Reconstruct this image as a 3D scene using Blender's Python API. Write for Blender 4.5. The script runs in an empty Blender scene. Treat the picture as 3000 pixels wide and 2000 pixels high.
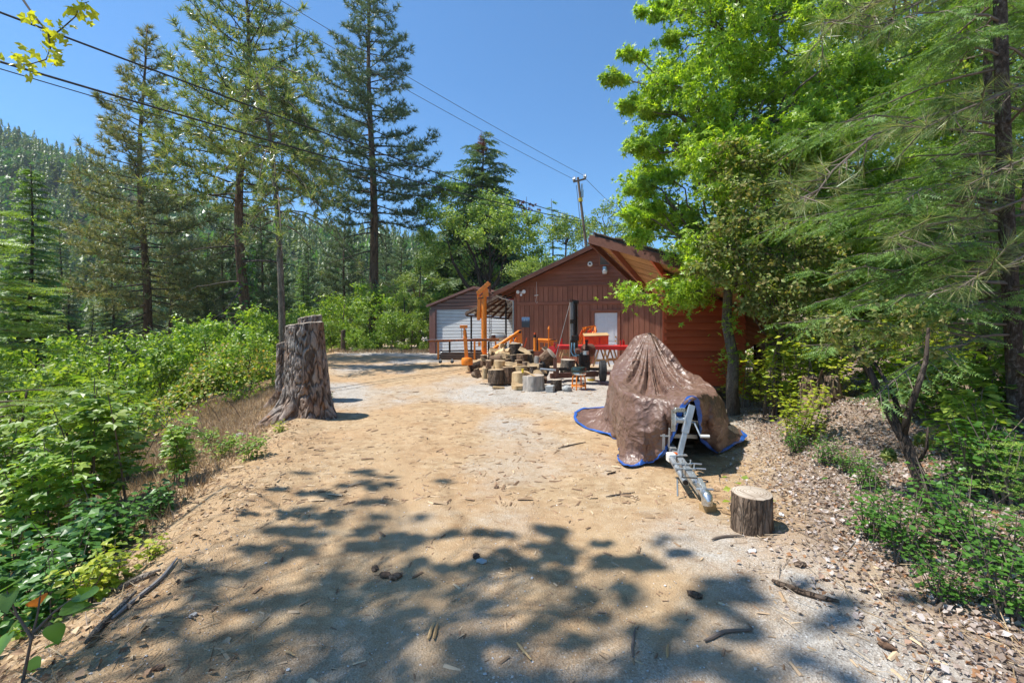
import bpy, math, random
import numpy as np
from mathutils import Vector, Matrix, Euler

# ------------------------------------------------------------------ camera, light, exposure
scene = bpy.context.scene
COL = scene.collection
F, YH, ZC = 1333.3, 960.0, 1.75          # focal length in photo pixels, horizon row, eye height

cam_d = bpy.data.cameras.new('camera')
cam_d.lens = 16.0; cam_d.sensor_width = 36.0; cam_d.sensor_fit = 'HORIZONTAL'
cam_d.shift_y = -40.0 / 3000.0
cam_d.clip_start = 0.05; cam_d.clip_end = 4000
cam = bpy.data.objects.new('camera', cam_d); COL.objects.link(cam)
cam.location = (0, 0, ZC); cam.rotation_euler = (math.pi / 2, 0, 0)
scene.camera = cam

SUN_EL, SUN_AZ = 64.0, 268.0             # azimuth clockwise from +Y
world = bpy.data.worlds.new('World'); scene.world = world; world.use_nodes = True
wn = world.node_tree.nodes; wl = world.node_tree.links
bg = wn['Background']; sky = wn.new('ShaderNodeTexSky'); sky.sky_type = 'NISHITA'
sky.sun_disc = False
sky.sun_elevation = math.radians(SUN_EL); sky.sun_rotation = math.radians(SUN_AZ)
sky.altitude = 300; sky.air_density = 1.0; sky.dust_density = 0.5; sky.ozone_density = 4.5
tint = wn.new('ShaderNodeMix'); tint.data_type = 'RGBA'; tint.blend_type = 'MULTIPLY'; tint.inputs[0].default_value = 1.0
tint.inputs[7].default_value = (.35, .585, .70, 1)      # a clear deep blue summer sky
wl.new(sky.outputs[0], tint.inputs[6]); wl.new(tint.outputs[2], bg.inputs[0]); bg.inputs[1].default_value = 0.15

sun_d = bpy.data.lights.new('sun', 'SUN'); sun_d.energy = 4.1; sun_d.angle = math.radians(0.53)
sun_d.color = (1.0, 0.955, 0.88)
sun = bpy.data.objects.new('sun', sun_d); COL.objects.link(sun)
a = math.radians(SUN_AZ); e = math.radians(SUN_EL)
SDIR = Vector((math.sin(a) * math.cos(e), math.cos(a) * math.cos(e), math.sin(e)))
sun.rotation_euler = SDIR.to_track_quat('Z', 'Y').to_euler(); sun.location = (-8, 0, 20)

vs = scene.view_settings
vs.view_transform = 'Standard'; vs.look = 'None'; vs.gamma = 1.0; vs.use_curve_mapping = False
vs.exposure = 0.92
scene.cycles.max_bounces = 8; scene.cycles.diffuse_bounces = 4; scene.cycles.transmission_bounces = 4
scene.cycles.use_denoising = True

rnd = random.Random(7)
RNG = np.random.default_rng(11)
R_ = math.radians

def at(px, py, Y):
    return Vector(((px - 1500.0) / F * Y, Y, ZC - (py - YH) / F * Y))

# ------------------------------------------------------------------ object helpers
def tag(o, label=None, cat=None, group=None, kind=None):
    if label: o['label'] = label
    if cat: o['category'] = cat
    if group: o['group'] = group
    if kind: o['kind'] = kind
    return o

def empty(name, loc=(0, 0, 0), rz=0.0, label=None, cat=None, group=None):
    o = bpy.data.objects.new(name, None); COL.objects.link(o)
    o.empty_display_size = 0.2
    o.location = loc; o.rotation_euler = (0, 0, rz)
    return tag(o, label, cat, group)

def copy_tree(o, parent=None):
    c = o.copy(); COL.objects.link(c)
    if parent is not None:
        c.parent = parent
    for ch in list(o.children):
        copy_tree(ch, c)
    return c

def new_obj(name, me, mat, parent=None):
    o = bpy.data.objects.new(name, me); COL.objects.link(o)
    if mat is not None and len(me.materials) == 0:
        for m in (mat if isinstance(mat, (list, tuple)) else [mat]):
            me.materials.append(m)
    if parent is not None: o.parent = parent
    if parent is not None and name in ('branches', 'needles', 'leaves', 'stems', 'sprig', 'cones', 'dead_top', 'twig', 'limb'): o['kind'] = 'stuff'
    return o

# big triangle meshes from numpy
class Acc:
    def __init__(s): s.V = []; s.Fc = []; s.n = 0; s.M = []
    def add(s, V, Fc, mi=0):
        V = np.asarray(V, np.float32).reshape(-1, 3); Fc = np.asarray(Fc, np.int64).reshape(-1, 3)
        s.V.append(V); s.Fc.append(Fc + s.n); s.n += len(V); s.M.append(np.full(len(Fc), mi, np.int32))
    def mesh(s, name, smooth=False):
        V = np.concatenate(s.V) if s.V else np.zeros((0, 3), np.float32)
        Fc = np.concatenate(s.Fc) if s.Fc else np.zeros((0, 3), np.int64)
        M = np.concatenate(s.M) if s.M else np.zeros(0, np.int32)
        me = bpy.data.meshes.new(name)
        me.vertices.add(len(V)); me.vertices.foreach_set('co', V.ravel())
        me.loops.add(len(Fc) * 3); me.loops.foreach_set('vertex_index', Fc.ravel().astype(np.int32))
        me.polygons.add(len(Fc))
        me.polygons.foreach_set('loop_start', np.arange(0, len(Fc) * 3, 3, dtype=np.int32))
        me.polygons.foreach_set('loop_total', np.full(len(Fc), 3, np.int32))
        me.polygons.foreach_set('material_index', M)
        me.polygons.foreach_set('use_smooth', np.full(len(Fc), smooth, bool))
        me.update(calc_edges=True)
        return me
    def build(s, name, mat, parent=None, smooth=False):
        return new_obj(name, s.mesh(name, smooth), mat, parent)

def tube_np(acc, pts, rad, n=6, cap=True, mi=0):
    P = np.asarray([tuple(p) for p in pts], float); k = len(P)
    rad = np.broadcast_to(np.asarray(rad, float), (k,))
    T = np.gradient(P, axis=0); T /= (np.linalg.norm(T, axis=1, keepdims=True) + 1e-9)
    ref = np.array([0, 0, 1.0]) if abs(T[0, 2]) < 0.9 else np.array([1.0, 0, 0])
    A = np.cross(T, ref); A /= (np.linalg.norm(A, axis=1, keepdims=True) + 1e-9)
    B = np.cross(T, A)
    th = np.linspace(0, 2 * np.pi, n, endpoint=False)
    V = P[:, None, :] + rad[:, None, None] * (np.cos(th)[None, :, None] * A[:, None, :] + np.sin(th)[None, :, None] * B[:, None, :])
    i = np.arange(k - 1)[:, None] * n; j = np.arange(n)[None, :]; j2 = (j + 1) % n
    a0 = (i + j).ravel(); b0 = (i + j2).ravel(); c0 = (i + n + j2).ravel(); d0 = (i + n + j).ravel()
    Fc = np.concatenate([np.stack([a0, b0, c0], 1), np.stack([a0, c0, d0], 1)])
    V = V.reshape(-1, 3)
    if cap:
        V = np.concatenate([V, P[:1], P[-1:]]); s0 = k * n; jj = np.arange(n); j2 = (jj + 1) % n
        Fc = np.concatenate([Fc, np.stack([np.full(n, s0), j2, jj], 1), np.stack([np.full(n, s0 + 1), (k - 1) * n + jj, (k - 1) * n + j2], 1)])
    acc.add(V, Fc, mi)

def rand_rot(rng, n, up=0.6, d=None):
    """n random frames whose z axis leans to up (or to the directions d)."""
    N = rng.normal(size=(n, 3)); N /= np.linalg.norm(N, axis=1, keepdims=True)
    N = N + (np.array([0, 0, up]) if d is None else d * up)
    N /= np.linalg.norm(N, axis=1, keepdims=True) + 1e-9
    X = np.cross(N, rng.normal(size=(n, 3))); X /= np.linalg.norm(X, axis=1, keepdims=True) + 1e-9
    Y = np.cross(N, X)
    return np.stack([X, Y, N], 2)

def axis_rot(rng, D, flat=None):
    """frames whose y axis runs along the rows of D; z leans up by flat, else random."""
    D = D / (np.linalg.norm(D, axis=1, keepdims=True) + 1e-9)
    N = rng.normal(size=D.shape)
    if flat is not None: N = N * (1 - flat) + np.array([0, 0, 1.0]) * flat
    X = np.cross(D, N); X /= np.linalg.norm(X, axis=1, keepdims=True) + 1e-9
    Z = np.cross(X, D)
    return np.stack([X, D, Z], 2)

def scatter(acc, tv, tf, P, R, S, mi=0):
    n = len(P)
    if n == 0: return
    S = np.broadcast_to(np.asarray(S, float), (n,))
    V = P[:, None, :] + S[:, None, None] * np.einsum('nij,kj->nki', R, tv)
    Fc = tf[None] + (np.arange(n) * len(tv))[:, None, None]
    acc.add(V.reshape(-1, 3), Fc.reshape(-1, 3), mi)

# leaf shapes (base at origin, growing along +y, unit length)
LEAF_V = np.array([[0, 0, 0], [-.3, .45, .07], [0, 1, -.06], [.3, .45, .07], [0, .5, 0]])
LEAF_F = np.array([[0, 4, 1], [1, 4, 2], [0, 3, 4], [4, 3, 2]])
LEAFS_V = np.array([[0, 0, 0], [-.3, .5, .05], [0, 1, -.06], [.3, .5, .05]])
LEAFS_F = np.array([[0, 2, 1], [0, 3, 2]])
def star_leaf(tips, notch, droop=.12):
    V = [(0, .28, 0)]
    for i, (ang, l) in enumerate(tips):
        a2 = R_(ang); V.append((math.sin(a2) * l, .28 + math.cos(a2) * l, -droop * l))
    m = len(tips)
    for i in range(m + 1):
        if i == 0: a2 = tips[0][0] - 34
        elif i == m: a2 = tips[-1][0] + 34
        else: a2 = (tips[i - 1][0] + tips[i][0]) / 2
        a2 = R_(a2); V.append((math.sin(a2) * notch, .28 + math.cos(a2) * notch, 0.02))
    Fc = []
    for i in range(m):
        Fc.append((0, m + 1 + i, 1 + i)); Fc.append((0, 1 + i, m + 2 + i))
    return np.array(V), np.array(Fc)
def star5(tips, w=.15):
    V = []; Fc = []
    for ang, l in tips:
        a2 = R_(ang); c, s = math.cos(a2), math.sin(a2); k = len(V)
        V += [(-c * w - s * .06, .30 + s * w - c * .06, .01), (c * w - s * .06, .30 - s * w - c * .06, .0), (s * l, .30 + c * l, -.16 * l)]; Fc.append((k, k + 1, k + 2))
    return np.array(V), np.array(Fc)
STAR_V, STAR_F = star5([(-122, .52), (-60, .68), (0, .74), (60, .68), (122, .52)])
MAPLE_V, MAPLE_F = star_leaf([(-118, .45), (-55, .62), (0, .72), (55, .62), (118, .45)], .40, .15)

def needle_tuft(n, spread0, spread1, w, seed, base=0.0):
    r = np.random.default_rng(seed); V = []; Fc = []
    for i in range(n):
        az = r.uniform(0, 2 * np.pi); el = R_(r.uniform(spread0, spread1)); l = r.uniform(.75, 1.0)
        d = np.array([math.sin(el) * math.cos(az), math.cos(el), math.sin(el) * math.sin(az)])
        s = np.cross(d, r.normal(size=3)); s /= np.linalg.norm(s)
        b = np.array([0, r.uniform(-base, 0), 0])
        k = len(V); V += [b - s * w, b + s * w, b + d * l]; Fc.append((k, k + 1, k + 2))
    return np.array(V), np.array(Fc)
def frond(n, w, ang=52, side=.5, z=.06, taper=True, seed=3):
    """flat fir spray: needles or twiglets both sides of a stem of length 1 along y."""
    r = np.random.default_rng(seed); V = [(-w * .6, 0, 0), (w * .6, 0, 0), (0, 1.0, 0)]; Fc = [(0, 1, 2)]
    for i in range(n):
        t = (i + .5) / n
        L = side * ((1 - t * .75) if taper else 1.0) * r.uniform(.8, 1.1)
        for s in (-1, 1):
            a2 = R_(ang + r.uniform(-10, 10)); zz = r.uniform(-z, z)
            dx, dy = s * math.sin(a2) * L, math.cos(a2) * L
            k = len(V); V += [(0, t - w, 0), (0, t + w, 0), (dx, t + dy, zz)]; Fc.append((k, k + 1, k + 2))
    return np.array(V), np.array(Fc)

# small hard-surface builder (n-gons)
class MB:
    def __init__(s): s.v = []; s.f = []; s.mi = []; s.cur = 0
    def _add(s, vs_, fs_):
        k = len(s.v); s.v += [tuple(v) for v in vs_]
        s.f += [tuple(i + k for i in f) for f in fs_]; s.mi += [s.cur] * len(fs_)
        return s
    def box(s, c, d, rot=None, ch=0.0):
        hx, hy, hz = d[0] / 2, d[1] / 2, d[2] / 2
        if ch <= 0:
            vs_ = [(x * hx, y * hy, z * hz) for z in (-1, 1) for y in (-1, 1) for x in (-1, 1)]
            fs_ = [(0, 2, 3, 1), (4, 5, 7, 6), (0, 1, 5, 4), (2, 6, 7, 3), (0, 4, 6, 2), (1, 3, 7, 5)]
        else:
            ch = min(ch, hx * .8, hy * .8, hz * .8); vs_ = []; idx = {}
            for sx in (-1, 1):
                for sy in (-1, 1):
                    for sz in (-1, 1):
                        for ax in range(3):
                            p = [sx * (hx - ch), sy * (hy - ch), sz * (hz - ch)]
                            p[ax] += ch * (sx, sy, sz)[ax]
                            idx[(sx, sy, sz, ax)] = len(vs_); vs_.append(tuple(p))
            fs_ = []
            for ax in range(3):
                o1, o2 = [i for i in range(3) if i != ax]
                for sg in (-1, 1):
                    q = []
                    for (p1, p2) in ((-1, -1), (1, -1), (1, 1), (-1, 1)):
                        t = [0, 0, 0]; t[ax] = sg; t[o1] = p1; t[o2] = p2; q.append(idx[(t[0], t[1], t[2], ax)])
                    fs_.append(tuple(q))
                for p1 in (-1, 1):
                    for p2 in (-1, 1):
                        t1 = [0, 0, 0]; t1[o1] = p1; t1[o2] = p2
                        ta = list(t1); ta[ax] = -1; tb = list(t1); tb[ax] = 1
                        fs_.append((idx[(*ta, o1)], idx[(*tb, o1)], idx[(*tb, o2)], idx[(*ta, o2)]))
            for sx in (-1, 1):
                for sy in (-1, 1):
                    for sz in (-1, 1):
                        fs_.append(tuple(idx[(sx, sy, sz, ax)] for ax in range(3)))
        M = rot.to_matrix() if isinstance(rot, Euler) else rot
        out = []
        for v in vs_:
            v = Vector(v)
            if M is not None: v = M @ v
            out.append(v + Vector(c))
        return s._add(out, fs_)
    def bar(s, p0, p1, w, h, ch=0.0, up=(0, 0, 1)):
        """rectangular bar from p0 to p1, w across, h along up."""
        p0, p1 = Vector(p0), Vector(p1); d = p1 - p0; L = d.length; d.normalize()
        up = Vector(up)
        if abs(d.dot(up)) > .98: up = Vector((0, 1, 0))
        x = d.cross(up).normalized(); z = x.cross(d).normalized()
        M = Matrix((x, d, z)).transposed()
        return s.box((p0 + p1) / 2, (w, L, h), M, ch)
    def cyl(s, p0, p1, r0, r1=None, n=16, cap=True):
        r1 = r0 if r1 is None else r1
        return s.tube([p0, p1], [r0, r1], n, cap)
    def tube(s, pts, rad, n=10, cap=True):
        P = [Vector(p) for p in pts]; k = len(P)
        if not isinstance(rad, (list, tuple)): rad = [rad] * k
        vs_ = []; prev = None
        for i in range(k):
            t = (P[min(i + 1, k - 1)] - P[max(i - 1, 0)]).normalized()
            if prev is None:
                ref = Vector((0, 0, 1)) if abs(t.z) < .9 else Vector((1, 0, 0))
                A = t.cross(ref).normalized()
            else:
                A = (prev - t * prev.dot(t)).normalized()
            prev = A; B = t.cross(A)
            for j in range(n):
                th = 2 * math.pi * j / n
                vs_.append(P[i] + rad[i] * (math.cos(th) * A + math.sin(th) * B))
        fs_ = []
        for i in range(k - 1):
            for j in range(n):
                j2 = (j + 1) % n
                fs_.append((i * n + j, i * n + j2, (i + 1) * n + j2, (i + 1) * n + j))
        if cap:
            fs_.append(tuple(range(n - 1, -1, -1))); fs_.append(tuple((k - 1) * n + j for j in range(n)))
        return s._add(vs_, fs_)
    def lathe(s, prof, c=(0, 0, 0), n=20):
        """prof: (r, z) list; about a vertical axis at c."""
        vs_ = []; k = len(prof)
        for (r, z) in prof:
            for j in range(n):
                th = 2 * math.pi * j / n
                vs_.append((c[0] + r * math.cos(th), c[1] + r * math.sin(th), c[2] + z))
        fs_ = []
        for i in range(k - 1):
            for j in range(n):
                j2 = (j + 1) % n
                fs_.append((i * n + j, i * n + j2, (i + 1) * n + j2, (i + 1) * n + j))
        fs_.append(tuple(range(n - 1, -1, -1))); fs_.append(tuple((k - 1) * n + j for j in range(n)))
        return s._add(vs_, fs_)
    def torus(s, c, axis, Rr, r, n=20, m=8, arc=None):
        axis = Vector(axis).normalized(); ref = Vector((0, 0, 1)) if abs(axis.z) < .9 else Vector((1, 0, 0))
        A = axis.cross(ref).normalized(); B = axis.cross(A)
        vs_ = []
        for i in range(n):
            th = 2 * math.pi * i / n; d = math.cos(th) * A + math.sin(th) * B
            for j in range(m):
                ph = 2 * math.pi * j / m
                vs_.append(Vector(c) + d * (Rr + r * math.cos(ph)) + axis * r * math.sin(ph))
        fs_ = [(i * m + j, ((i + 1) % n) * m + j, ((i + 1) % n) * m + (j + 1) % m, i * m + (j + 1) % m) for i in range(n) for j in range(m)]
        return s._add(vs_, fs_)
    def prism(s, poly, off):
        """flat polygon (3D points) extruded by the vector off."""
        n = len(poly); off = Vector(off)
        vs_ = [Vector(p) for p in poly] + [Vector(p) + off for p in poly]
        fs_ = [tuple(range(n - 1, -1, -1)), tuple(range(n, 2 * n))] + [(i, (i + 1) % n, n + (i + 1) % n, n + i) for i in range(n)]
        return s._add(vs_, fs_)
    def mesh(s, name, smooth=35):
        me = bpy.data.meshes.new(name); me.from_pydata(s.v, [], s.f)
        import bmesh
        bm = bmesh.new(); bm.from_mesh(me); bmesh.ops.recalc_face_normals(bm, faces=bm.faces); bm.to_mesh(me); bm.free()
        me.polygons.foreach_set('material_index', s.mi)
        if smooth:
            me.polygons.foreach_set('use_smooth', [True] * len(me.polygons))
            me.set_sharp_from_angle(angle=R_(smooth))
        me.update(); return me
    def build(s, name, mat, parent=None, smooth=35):
        return new_obj(name, s.mesh(name, smooth), mat, parent)

# ------------------------------------------------------------------ materials
class NT:
    def __init__(s, name):
        s.m = bpy.data.materials.new(name); s.m.use_nodes = True
        s.t = s.m.node_tree; s.t.nodes.clear()
        s.out = s.n('ShaderNodeOutputMaterial')
    def n(s, ty, **kw):
        nd = s.t.nodes.new(ty)
        for k, v in kw.items(): setattr(nd, k, v)
        return nd
    def l(s, a, b): s.t.links.new(a, b)
    def coord(s, scale=(1, 1, 1), kind='Object'):
        tc = s.n('ShaderNodeTexCoord'); mp = s.n('ShaderNodeMapping'); oi = s.n('ShaderNodeObjectInfo')
        ad = s.n('ShaderNodeVectorMath'); ad.operation = 'MULTIPLY_ADD'; ad.inputs[1].default_value = (7.3, 3.1, 9.7)
        s.l(oi.outputs['Random'], ad.inputs[0]); s.l(tc.outputs[kind], ad.inputs[2]); s.l(ad.outputs[0], mp.inputs['Vector'])
        mp.inputs['Scale'].default_value = scale; return mp.outputs[0]
    def noise(s, vec, scale, detail=4, rough=.55, dist=0):
        nd = s.n('ShaderNodeTexNoise'); nd.inputs['Scale'].default_value = scale; nd.inputs['Detail'].default_value = detail
        nd.inputs['Roughness'].default_value = rough; nd.inputs['Distortion'].default_value = dist
        if vec is not None: s.l(vec, nd.inputs['Vector'])
        return nd.outputs['Fac']
    def vor(s, vec, scale, feature='F1', out='Distance'):
        nd = s.n('ShaderNodeTexVoronoi'); nd.feature = feature; nd.inputs['Scale'].default_value = scale
        if vec is not None: s.l(vec, nd.inputs['Vector'])
        return nd.outputs[out]
    def ramp(s, fac, stops):
        nd = s.n('ShaderNodeValToRGB'); cr = nd.color_ramp
        while len(cr.elements) < len(stops): cr.elements.new(.5)
        for el, (p, c) in zip(cr.elements, stops):
            el.position = p; el.color = (*c, 1) if len(c) == 3 else c
        s.l(fac, nd.inputs[0]); return nd.outputs[0]
    def mix(s, fac, a, b, mode='MIX'):
        nd = s.n('ShaderNodeMix'); nd.data_type = 'RGBA'; nd.blend_type = mode
        for sock, val in ((nd.inputs[0], fac), (nd.inputs[6], a), (nd.inputs[7], b)):
            if hasattr(val, 'is_linked'): s.l(val, sock)
            elif isinstance(val, (tuple, list)): sock.default_value = (*val, 1)
            else: sock.default_value = val
        return nd.outputs[2]
    def math(s, op, a, b=0.0, c=None):
        nd = s.n('ShaderNodeMath'); nd.operation = op
        for i, val in enumerate((a, b) if c is None else (a, b, c)):
            if hasattr(val, 'is_linked'): s.l(val, nd.inputs[i])
            else: nd.inputs[i].default_value = val
        return nd.outputs[0]
    def bump(s, h, strength=.5, dist=.02):
        nd = s.n('ShaderNodeBump'); nd.inputs['Strength'].default_value = strength; nd.inputs['Distance'].default_value = dist
        s.l(h, nd.inputs['Height']); return nd.outputs[0]
    def bsdf(s, col, rough=.8, metal=0.0, normal=None, spec=.5):
        b = s.n('ShaderNodeBsdfPrincipled')
        for nm, val in (('Base Color', col), ('Roughness', rough), ('Metallic', metal), ('Specular IOR Level', spec)):
            if hasattr(val, 'is_linked'): s.l(val, b.inputs[nm])
            elif isinstance(val, (tuple, list)): b.inputs[nm].default_value = (*val, 1)
            else: b.inputs[nm].default_value = val
        if normal is not None: s.l(normal, b.inputs['Normal'])
        s.l(b.outputs[0], s.out.inputs[0]); return b

def mul(c, k): return tuple(min(1, max(0, x * k)) for x in c)

def m_paint(name, col, rough=.5, metal=0, var=.25, vscale=6, bump=.0, bscale=60, rust=0.0, rustcol=(.16, .07, .03), spec=.5):
    t = NT(name); v = t.coord()
    c = t.ramp(t.noise(v, vscale, 6, .6), [(.3, mul(col, 1 - var)), (.7, mul(col, 1 + var * .6))])
    if rust > 0:
        f = t.ramp(t.noise(v, vscale * 2.3, 8, .65), [(.62 - rust * .3, (0, 0, 0)), (.70 - rust * .3, (1, 1, 1))])
        c = t.mix(f, c, rustcol)
    nb = t.bump(t.noise(v, bscale, 4), bump, .01) if bump else None
    r = t.math('MULTIPLY_ADD', t.noise(v, vscale * 3, 4), .3, rough - .15)
    t.bsdf(c, r, metal, nb, spec); return t.m

def m_leaf(name, cols, trans=.35, rough=.45, spec=.35, tcol=None, objvar=.0):
    """cols: list of colours spread over random leaves."""
    t = NT(name); g = t.n('ShaderNodeNewGeometry')
    stops = [((i + .5) / len(cols), c) for i, c in enumerate(cols)]
    c = t.ramp(g.outputs['Random Per Island'], stops)
    oi = t.n('ShaderNodeObjectInfo')
    v = t.coord()
    big = t.noise(v, .8, 3)
    k = t.math('ADD', t.math('MULTIPLY', big, .6), .95)
    if objvar:
        k = t.math('ADD', k, t.math('MULTIPLY_ADD', oi.outputs['Random'], objvar, -objvar / 2))
    c = t.mix(1.0, c, t_gray(t, k), 'MULTIPLY')
    b = t.bsdf(c, rough, 0, None, spec)
    tr = t.n('ShaderNodeBsdfTranslucent')
    c2 = t.mix(1.0, c, tcol or (1.7, 1.7, .6), 'MULTIPLY'); t.l(c2, tr.inputs[0])
    mx = t.n('ShaderNodeMixShader'); mx.inputs[0].default_value = trans
    t.l(b.outputs[0], mx.inputs[1]); t.l(tr.outputs[0], mx.inputs[2]); t.l(mx.outputs[0], t.out.inputs[0])
    return t.m
def t_gray(t, k):
    cb = t.n('ShaderNodeCombineColor')
    for i in range(3): t.l(k, cb.inputs[i])
    return cb.outputs[0]

def m_bark(name, c0, c1, c2, scale=9, stretch=.25, bump=.9, dist=.03):
    t = NT(name); v = t.coord((1, 1, stretch))
    n1 = t.noise(v, scale, 8, .65, .4); n2 = t.noise(t.coord(), 3, 3)
    dn_ = t.n('ShaderNodeTexNoise'); dn_.inputs['Scale'].default_value = scale * .8; dn_.inputs['Detail'].default_value = 5; t.l(v, dn_.inputs['Vector'])
    dv_ = t.n('ShaderNodeVectorMath'); dv_.operation = 'MULTIPLY_ADD'; dv_.inputs[1].default_value = (.16, .16, .16); t.l(dn_.outputs['Color'], dv_.inputs[0]); t.l(v, dv_.inputs[2])
    vo = t.vor(dv_.outputs[0], scale * 2.3, 'DISTANCE_TO_EDGE')
    c = t.ramp(n1, [(.3, c0), (.52, c1), (.72, c2)])
    crack = t.ramp(vo, [(.0, (.35, .35, .35)), (.12, (1, 1, 1))])
    c = t.mix(.62, c, crack, 'MULTIPLY')
    c = t.mix(.5, c, t.ramp(n2, [(.3, (.6, .6, .6)), (.7, (1.25, 1.2, 1.15))]), 'MULTIPLY')
    h = t.math('ADD', t.math('MULTIPLY', n1, .6), t.math('MINIMUM', t.math('MULTIPLY', vo, 3.0), .6))
    t.bsdf(c, .9, 0, t.bump(h, bump, dist), .2); return t.m

M = {}
M['bark'] = m_bark('bark_grey_brown', (.06, .043, .032), (.165, .115, .08), (.33, .25, .185))
M['bark_red'] = m_bark('bark_pine', (.06, .038, .027), (.19, .115, .072), (.34, .23, .155), 7, .22)
M['bark_dark'] = m_bark('bark_dark', (.035, .027, .021), (.095, .07, .053), (.20, .16, .13))
M['bark_pale'] = m_bark('bark_pale', (.10, .08, .06), (.22, .18, .14), (.36, .31, .25), 11, .3, .7)
M['bark_scaly'] = m_bark('bark_scaly', (.05, .036, .028), (.15, .105, .078), (.36, .31, .27), 26, .6, 1, .012)
M['twig'] = m_paint('twig', (.17, .13, .10), .9, var=.4)
M['twig_grey'] = m_paint('twig_grey', (.27, .25, .23), .9, var=.4)
M['twig_dark'] = m_paint('twig_dark', (.07, .055, .045), .9, var=.4)

M['pine'] = m_leaf('needles_pine', [(.105, .14, .055), (.15, .18, .07), (.22, .22, .09), (.31, .27, .12)], .25, .4, .45, (1.4, 1.4, .6))
M['pine_far'] = m_leaf('needles_pine_bluish', [(.075, .12, .06), (.11, .155, .07), (.165, .19, .09)], .22, .4, .45, (1.3, 1.4, .7))
M['pine_near'] = m_leaf('needles_pine_near', [(.09, .15, .045), (.14, .20, .06), (.23, .27, .10), (.34, .31, .14)], .3, .35, .5, (1.4, 1.5, .6))
M['fir'] = m_leaf('needles_fir', [(.085, .165, .045), (.125, .215, .055), (.175, .275, .07)], .3, .45, .4)
M['fir_dark'] = m_leaf('needles_fir_dark', [(.075, .115, .042), (.10, .145, .05), (.14, .18, .06)], .25, .45, .4, objvar=.3)
M['fir_light'] = m_leaf('needles_fir_light', [(.13, .21, .045), (.19, .29, .06), (.27, .36, .08)], .35, .45, .4)
M['cedar'] = m_leaf('sprays_cedar', [(.055, .10, .036), (.08, .13, .042), (.12, .165, .055)], .22, .5, .3)
M['dead_red'] = m_leaf('needles_dead', [(.16, .07, .05), (.24, .11, .07)], .2, .7, .2, (1.2, 1, .8))
M['gum'] = m_leaf('leaves_sweetgum', [(.14, .24, .028), (.20, .32, .035), (.28, .40, .045), (.38, .48, .07)], .50, .38, .5, (1.6, 1.6, .5))
M['oak'] = m_leaf('leaves_oak', [(.10, .14, .04), (.15, .19, .05), (.20, .235, .07), (.29, .25, .10)], .3, .5, .22)
M['oak_far'] = m_leaf('leaves_oak_far', [(.09, .155, .034), (.14, .215, .045), (.20, .28, .06), (.29, .345, .09)], .35, .4, .5, objvar=.35)
M['bush'] = m_leaf('leaves_bush', [(.085, .16, .024), (.125, .215, .032), (.185, .28, .044), (.27, .34, .06)], .38, .42, .5, objvar=.35)
M['bush_dark'] = m_leaf('leaves_bush_dark', [(.04, .105, .018), (.06, .145, .024), (.085, .19, .03)], .32, .36, .55)
M['bush_yellow'] = m_leaf('leaves_bush_yellow', [(.16, .23, .03), (.25, .31, .035), (.36, .38, .04)], .42, .45, .4)
M['bramble'] = m_leaf('leaves_bramble', [(.09, .165, .026), (.14, .225, .036), (.20, .28, .05), (.31, .33, .08), (.34, .23, .09)], .35, .45, .45)
M['dryleaf'] = m_leaf('leaves_dry', [(.17, .125, .095), (.27, .21, .17), (.37, .315, .28), (.48, .43, .395), (.28, .145, .07)], .12, .7, .3, (1, .9, .8))
M['straw'] = m_leaf('straw', [(.20, .13, .07), (.33, .235, .13), (.42, .33, .21), (.28, .22, .17)], .15, .7, .3, (1, .9, .7))
M['stone'] = m_leaf('gravel_stones', [(.28, .21, .14), (.40, .35, .29), (.48, .45, .41), (.34, .23, .13), (.55, .52, .48), (.26, .25, .24)], 0, .9, .2)
M['chip'] = m_leaf('wood_chips', [(.16, .10, .06), (.32, .22, .13), (.48, .36, .23), (.24, .15, .09)], 0, .85, .2)

# wood, metal and paint
def m_wood(name, c0, c1, scale=(3, 40, 40), rough=.8, bump=.3):
    t = NT(name); v = t.coord(scale); n1 = t.noise(v, 1.0, 6, .6, .6)
    c = t.ramp(n1, [(.3, c0), (.7, c1)]); c = t.mix(.35, c, t.ramp(t.noise(t.coord(), 2.2, 3), [(.3, (.6, .6, .6)), (.7, (1.2, 1.2, 1.2))]), 'MULTIPLY')
    oi = t.n('ShaderNodeObjectInfo'); c = t.mix(1, c, t_gray(t, t.math('MULTIPLY_ADD', oi.outputs['Random'], .30, .85)), 'MULTIPLY')
    t.bsdf(c, rough, 0, t.bump(n1, bump, .006), .3); return t.m
def m_cut(name, c0, c1, dark=(.2, .13, .08)):
    t = NT(name); v = t.coord((1, 1, .2)); wv = t.n('ShaderNodeTexWave'); wv.wave_type = 'RINGS'; wv.rings_direction = 'Z'
    wv.inputs['Scale'].default_value = 14; wv.inputs['Distortion'].default_value = 1.5; wv.inputs['Detail'].default_value = 3; t.l(t.n('ShaderNodeTexCoord').outputs['Object'], wv.inputs['Vector'])
    c = t.ramp(wv.outputs['Fac'], [(.2, c0), (.8, c1)])
    c = t.mix(t.ramp(t.noise(v, 5, 5), [(.45, (0, 0, 0)), (.75, (.8, .8, .8))]), c, dark)
    vo = t.vor(t.coord((1, 1, .1)), 7, 'DISTANCE_TO_EDGE'); c = t.mix(.7, c, t.ramp(vo, [(0, (.3, .25, .2)), (.03, (1, 1, 1))]), 'MULTIPLY')
    t.bsdf(c, .85, 0, t.bump(wv.outputs['Fac'], .15, .004), .25); return t.m
M['cut'] = m_cut('cut_wood', (.42, .29, .16), (.56, .42, .26))
M['cut_grey'] = m_cut('cut_wood_grey', (.36, .29, .22), (.50, .43, .35))
M['split'] = m_wood('split_wood', (.38, .24, .11), (.66, .48, .27), (14, 14, 2.2), .85, .8)
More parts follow.
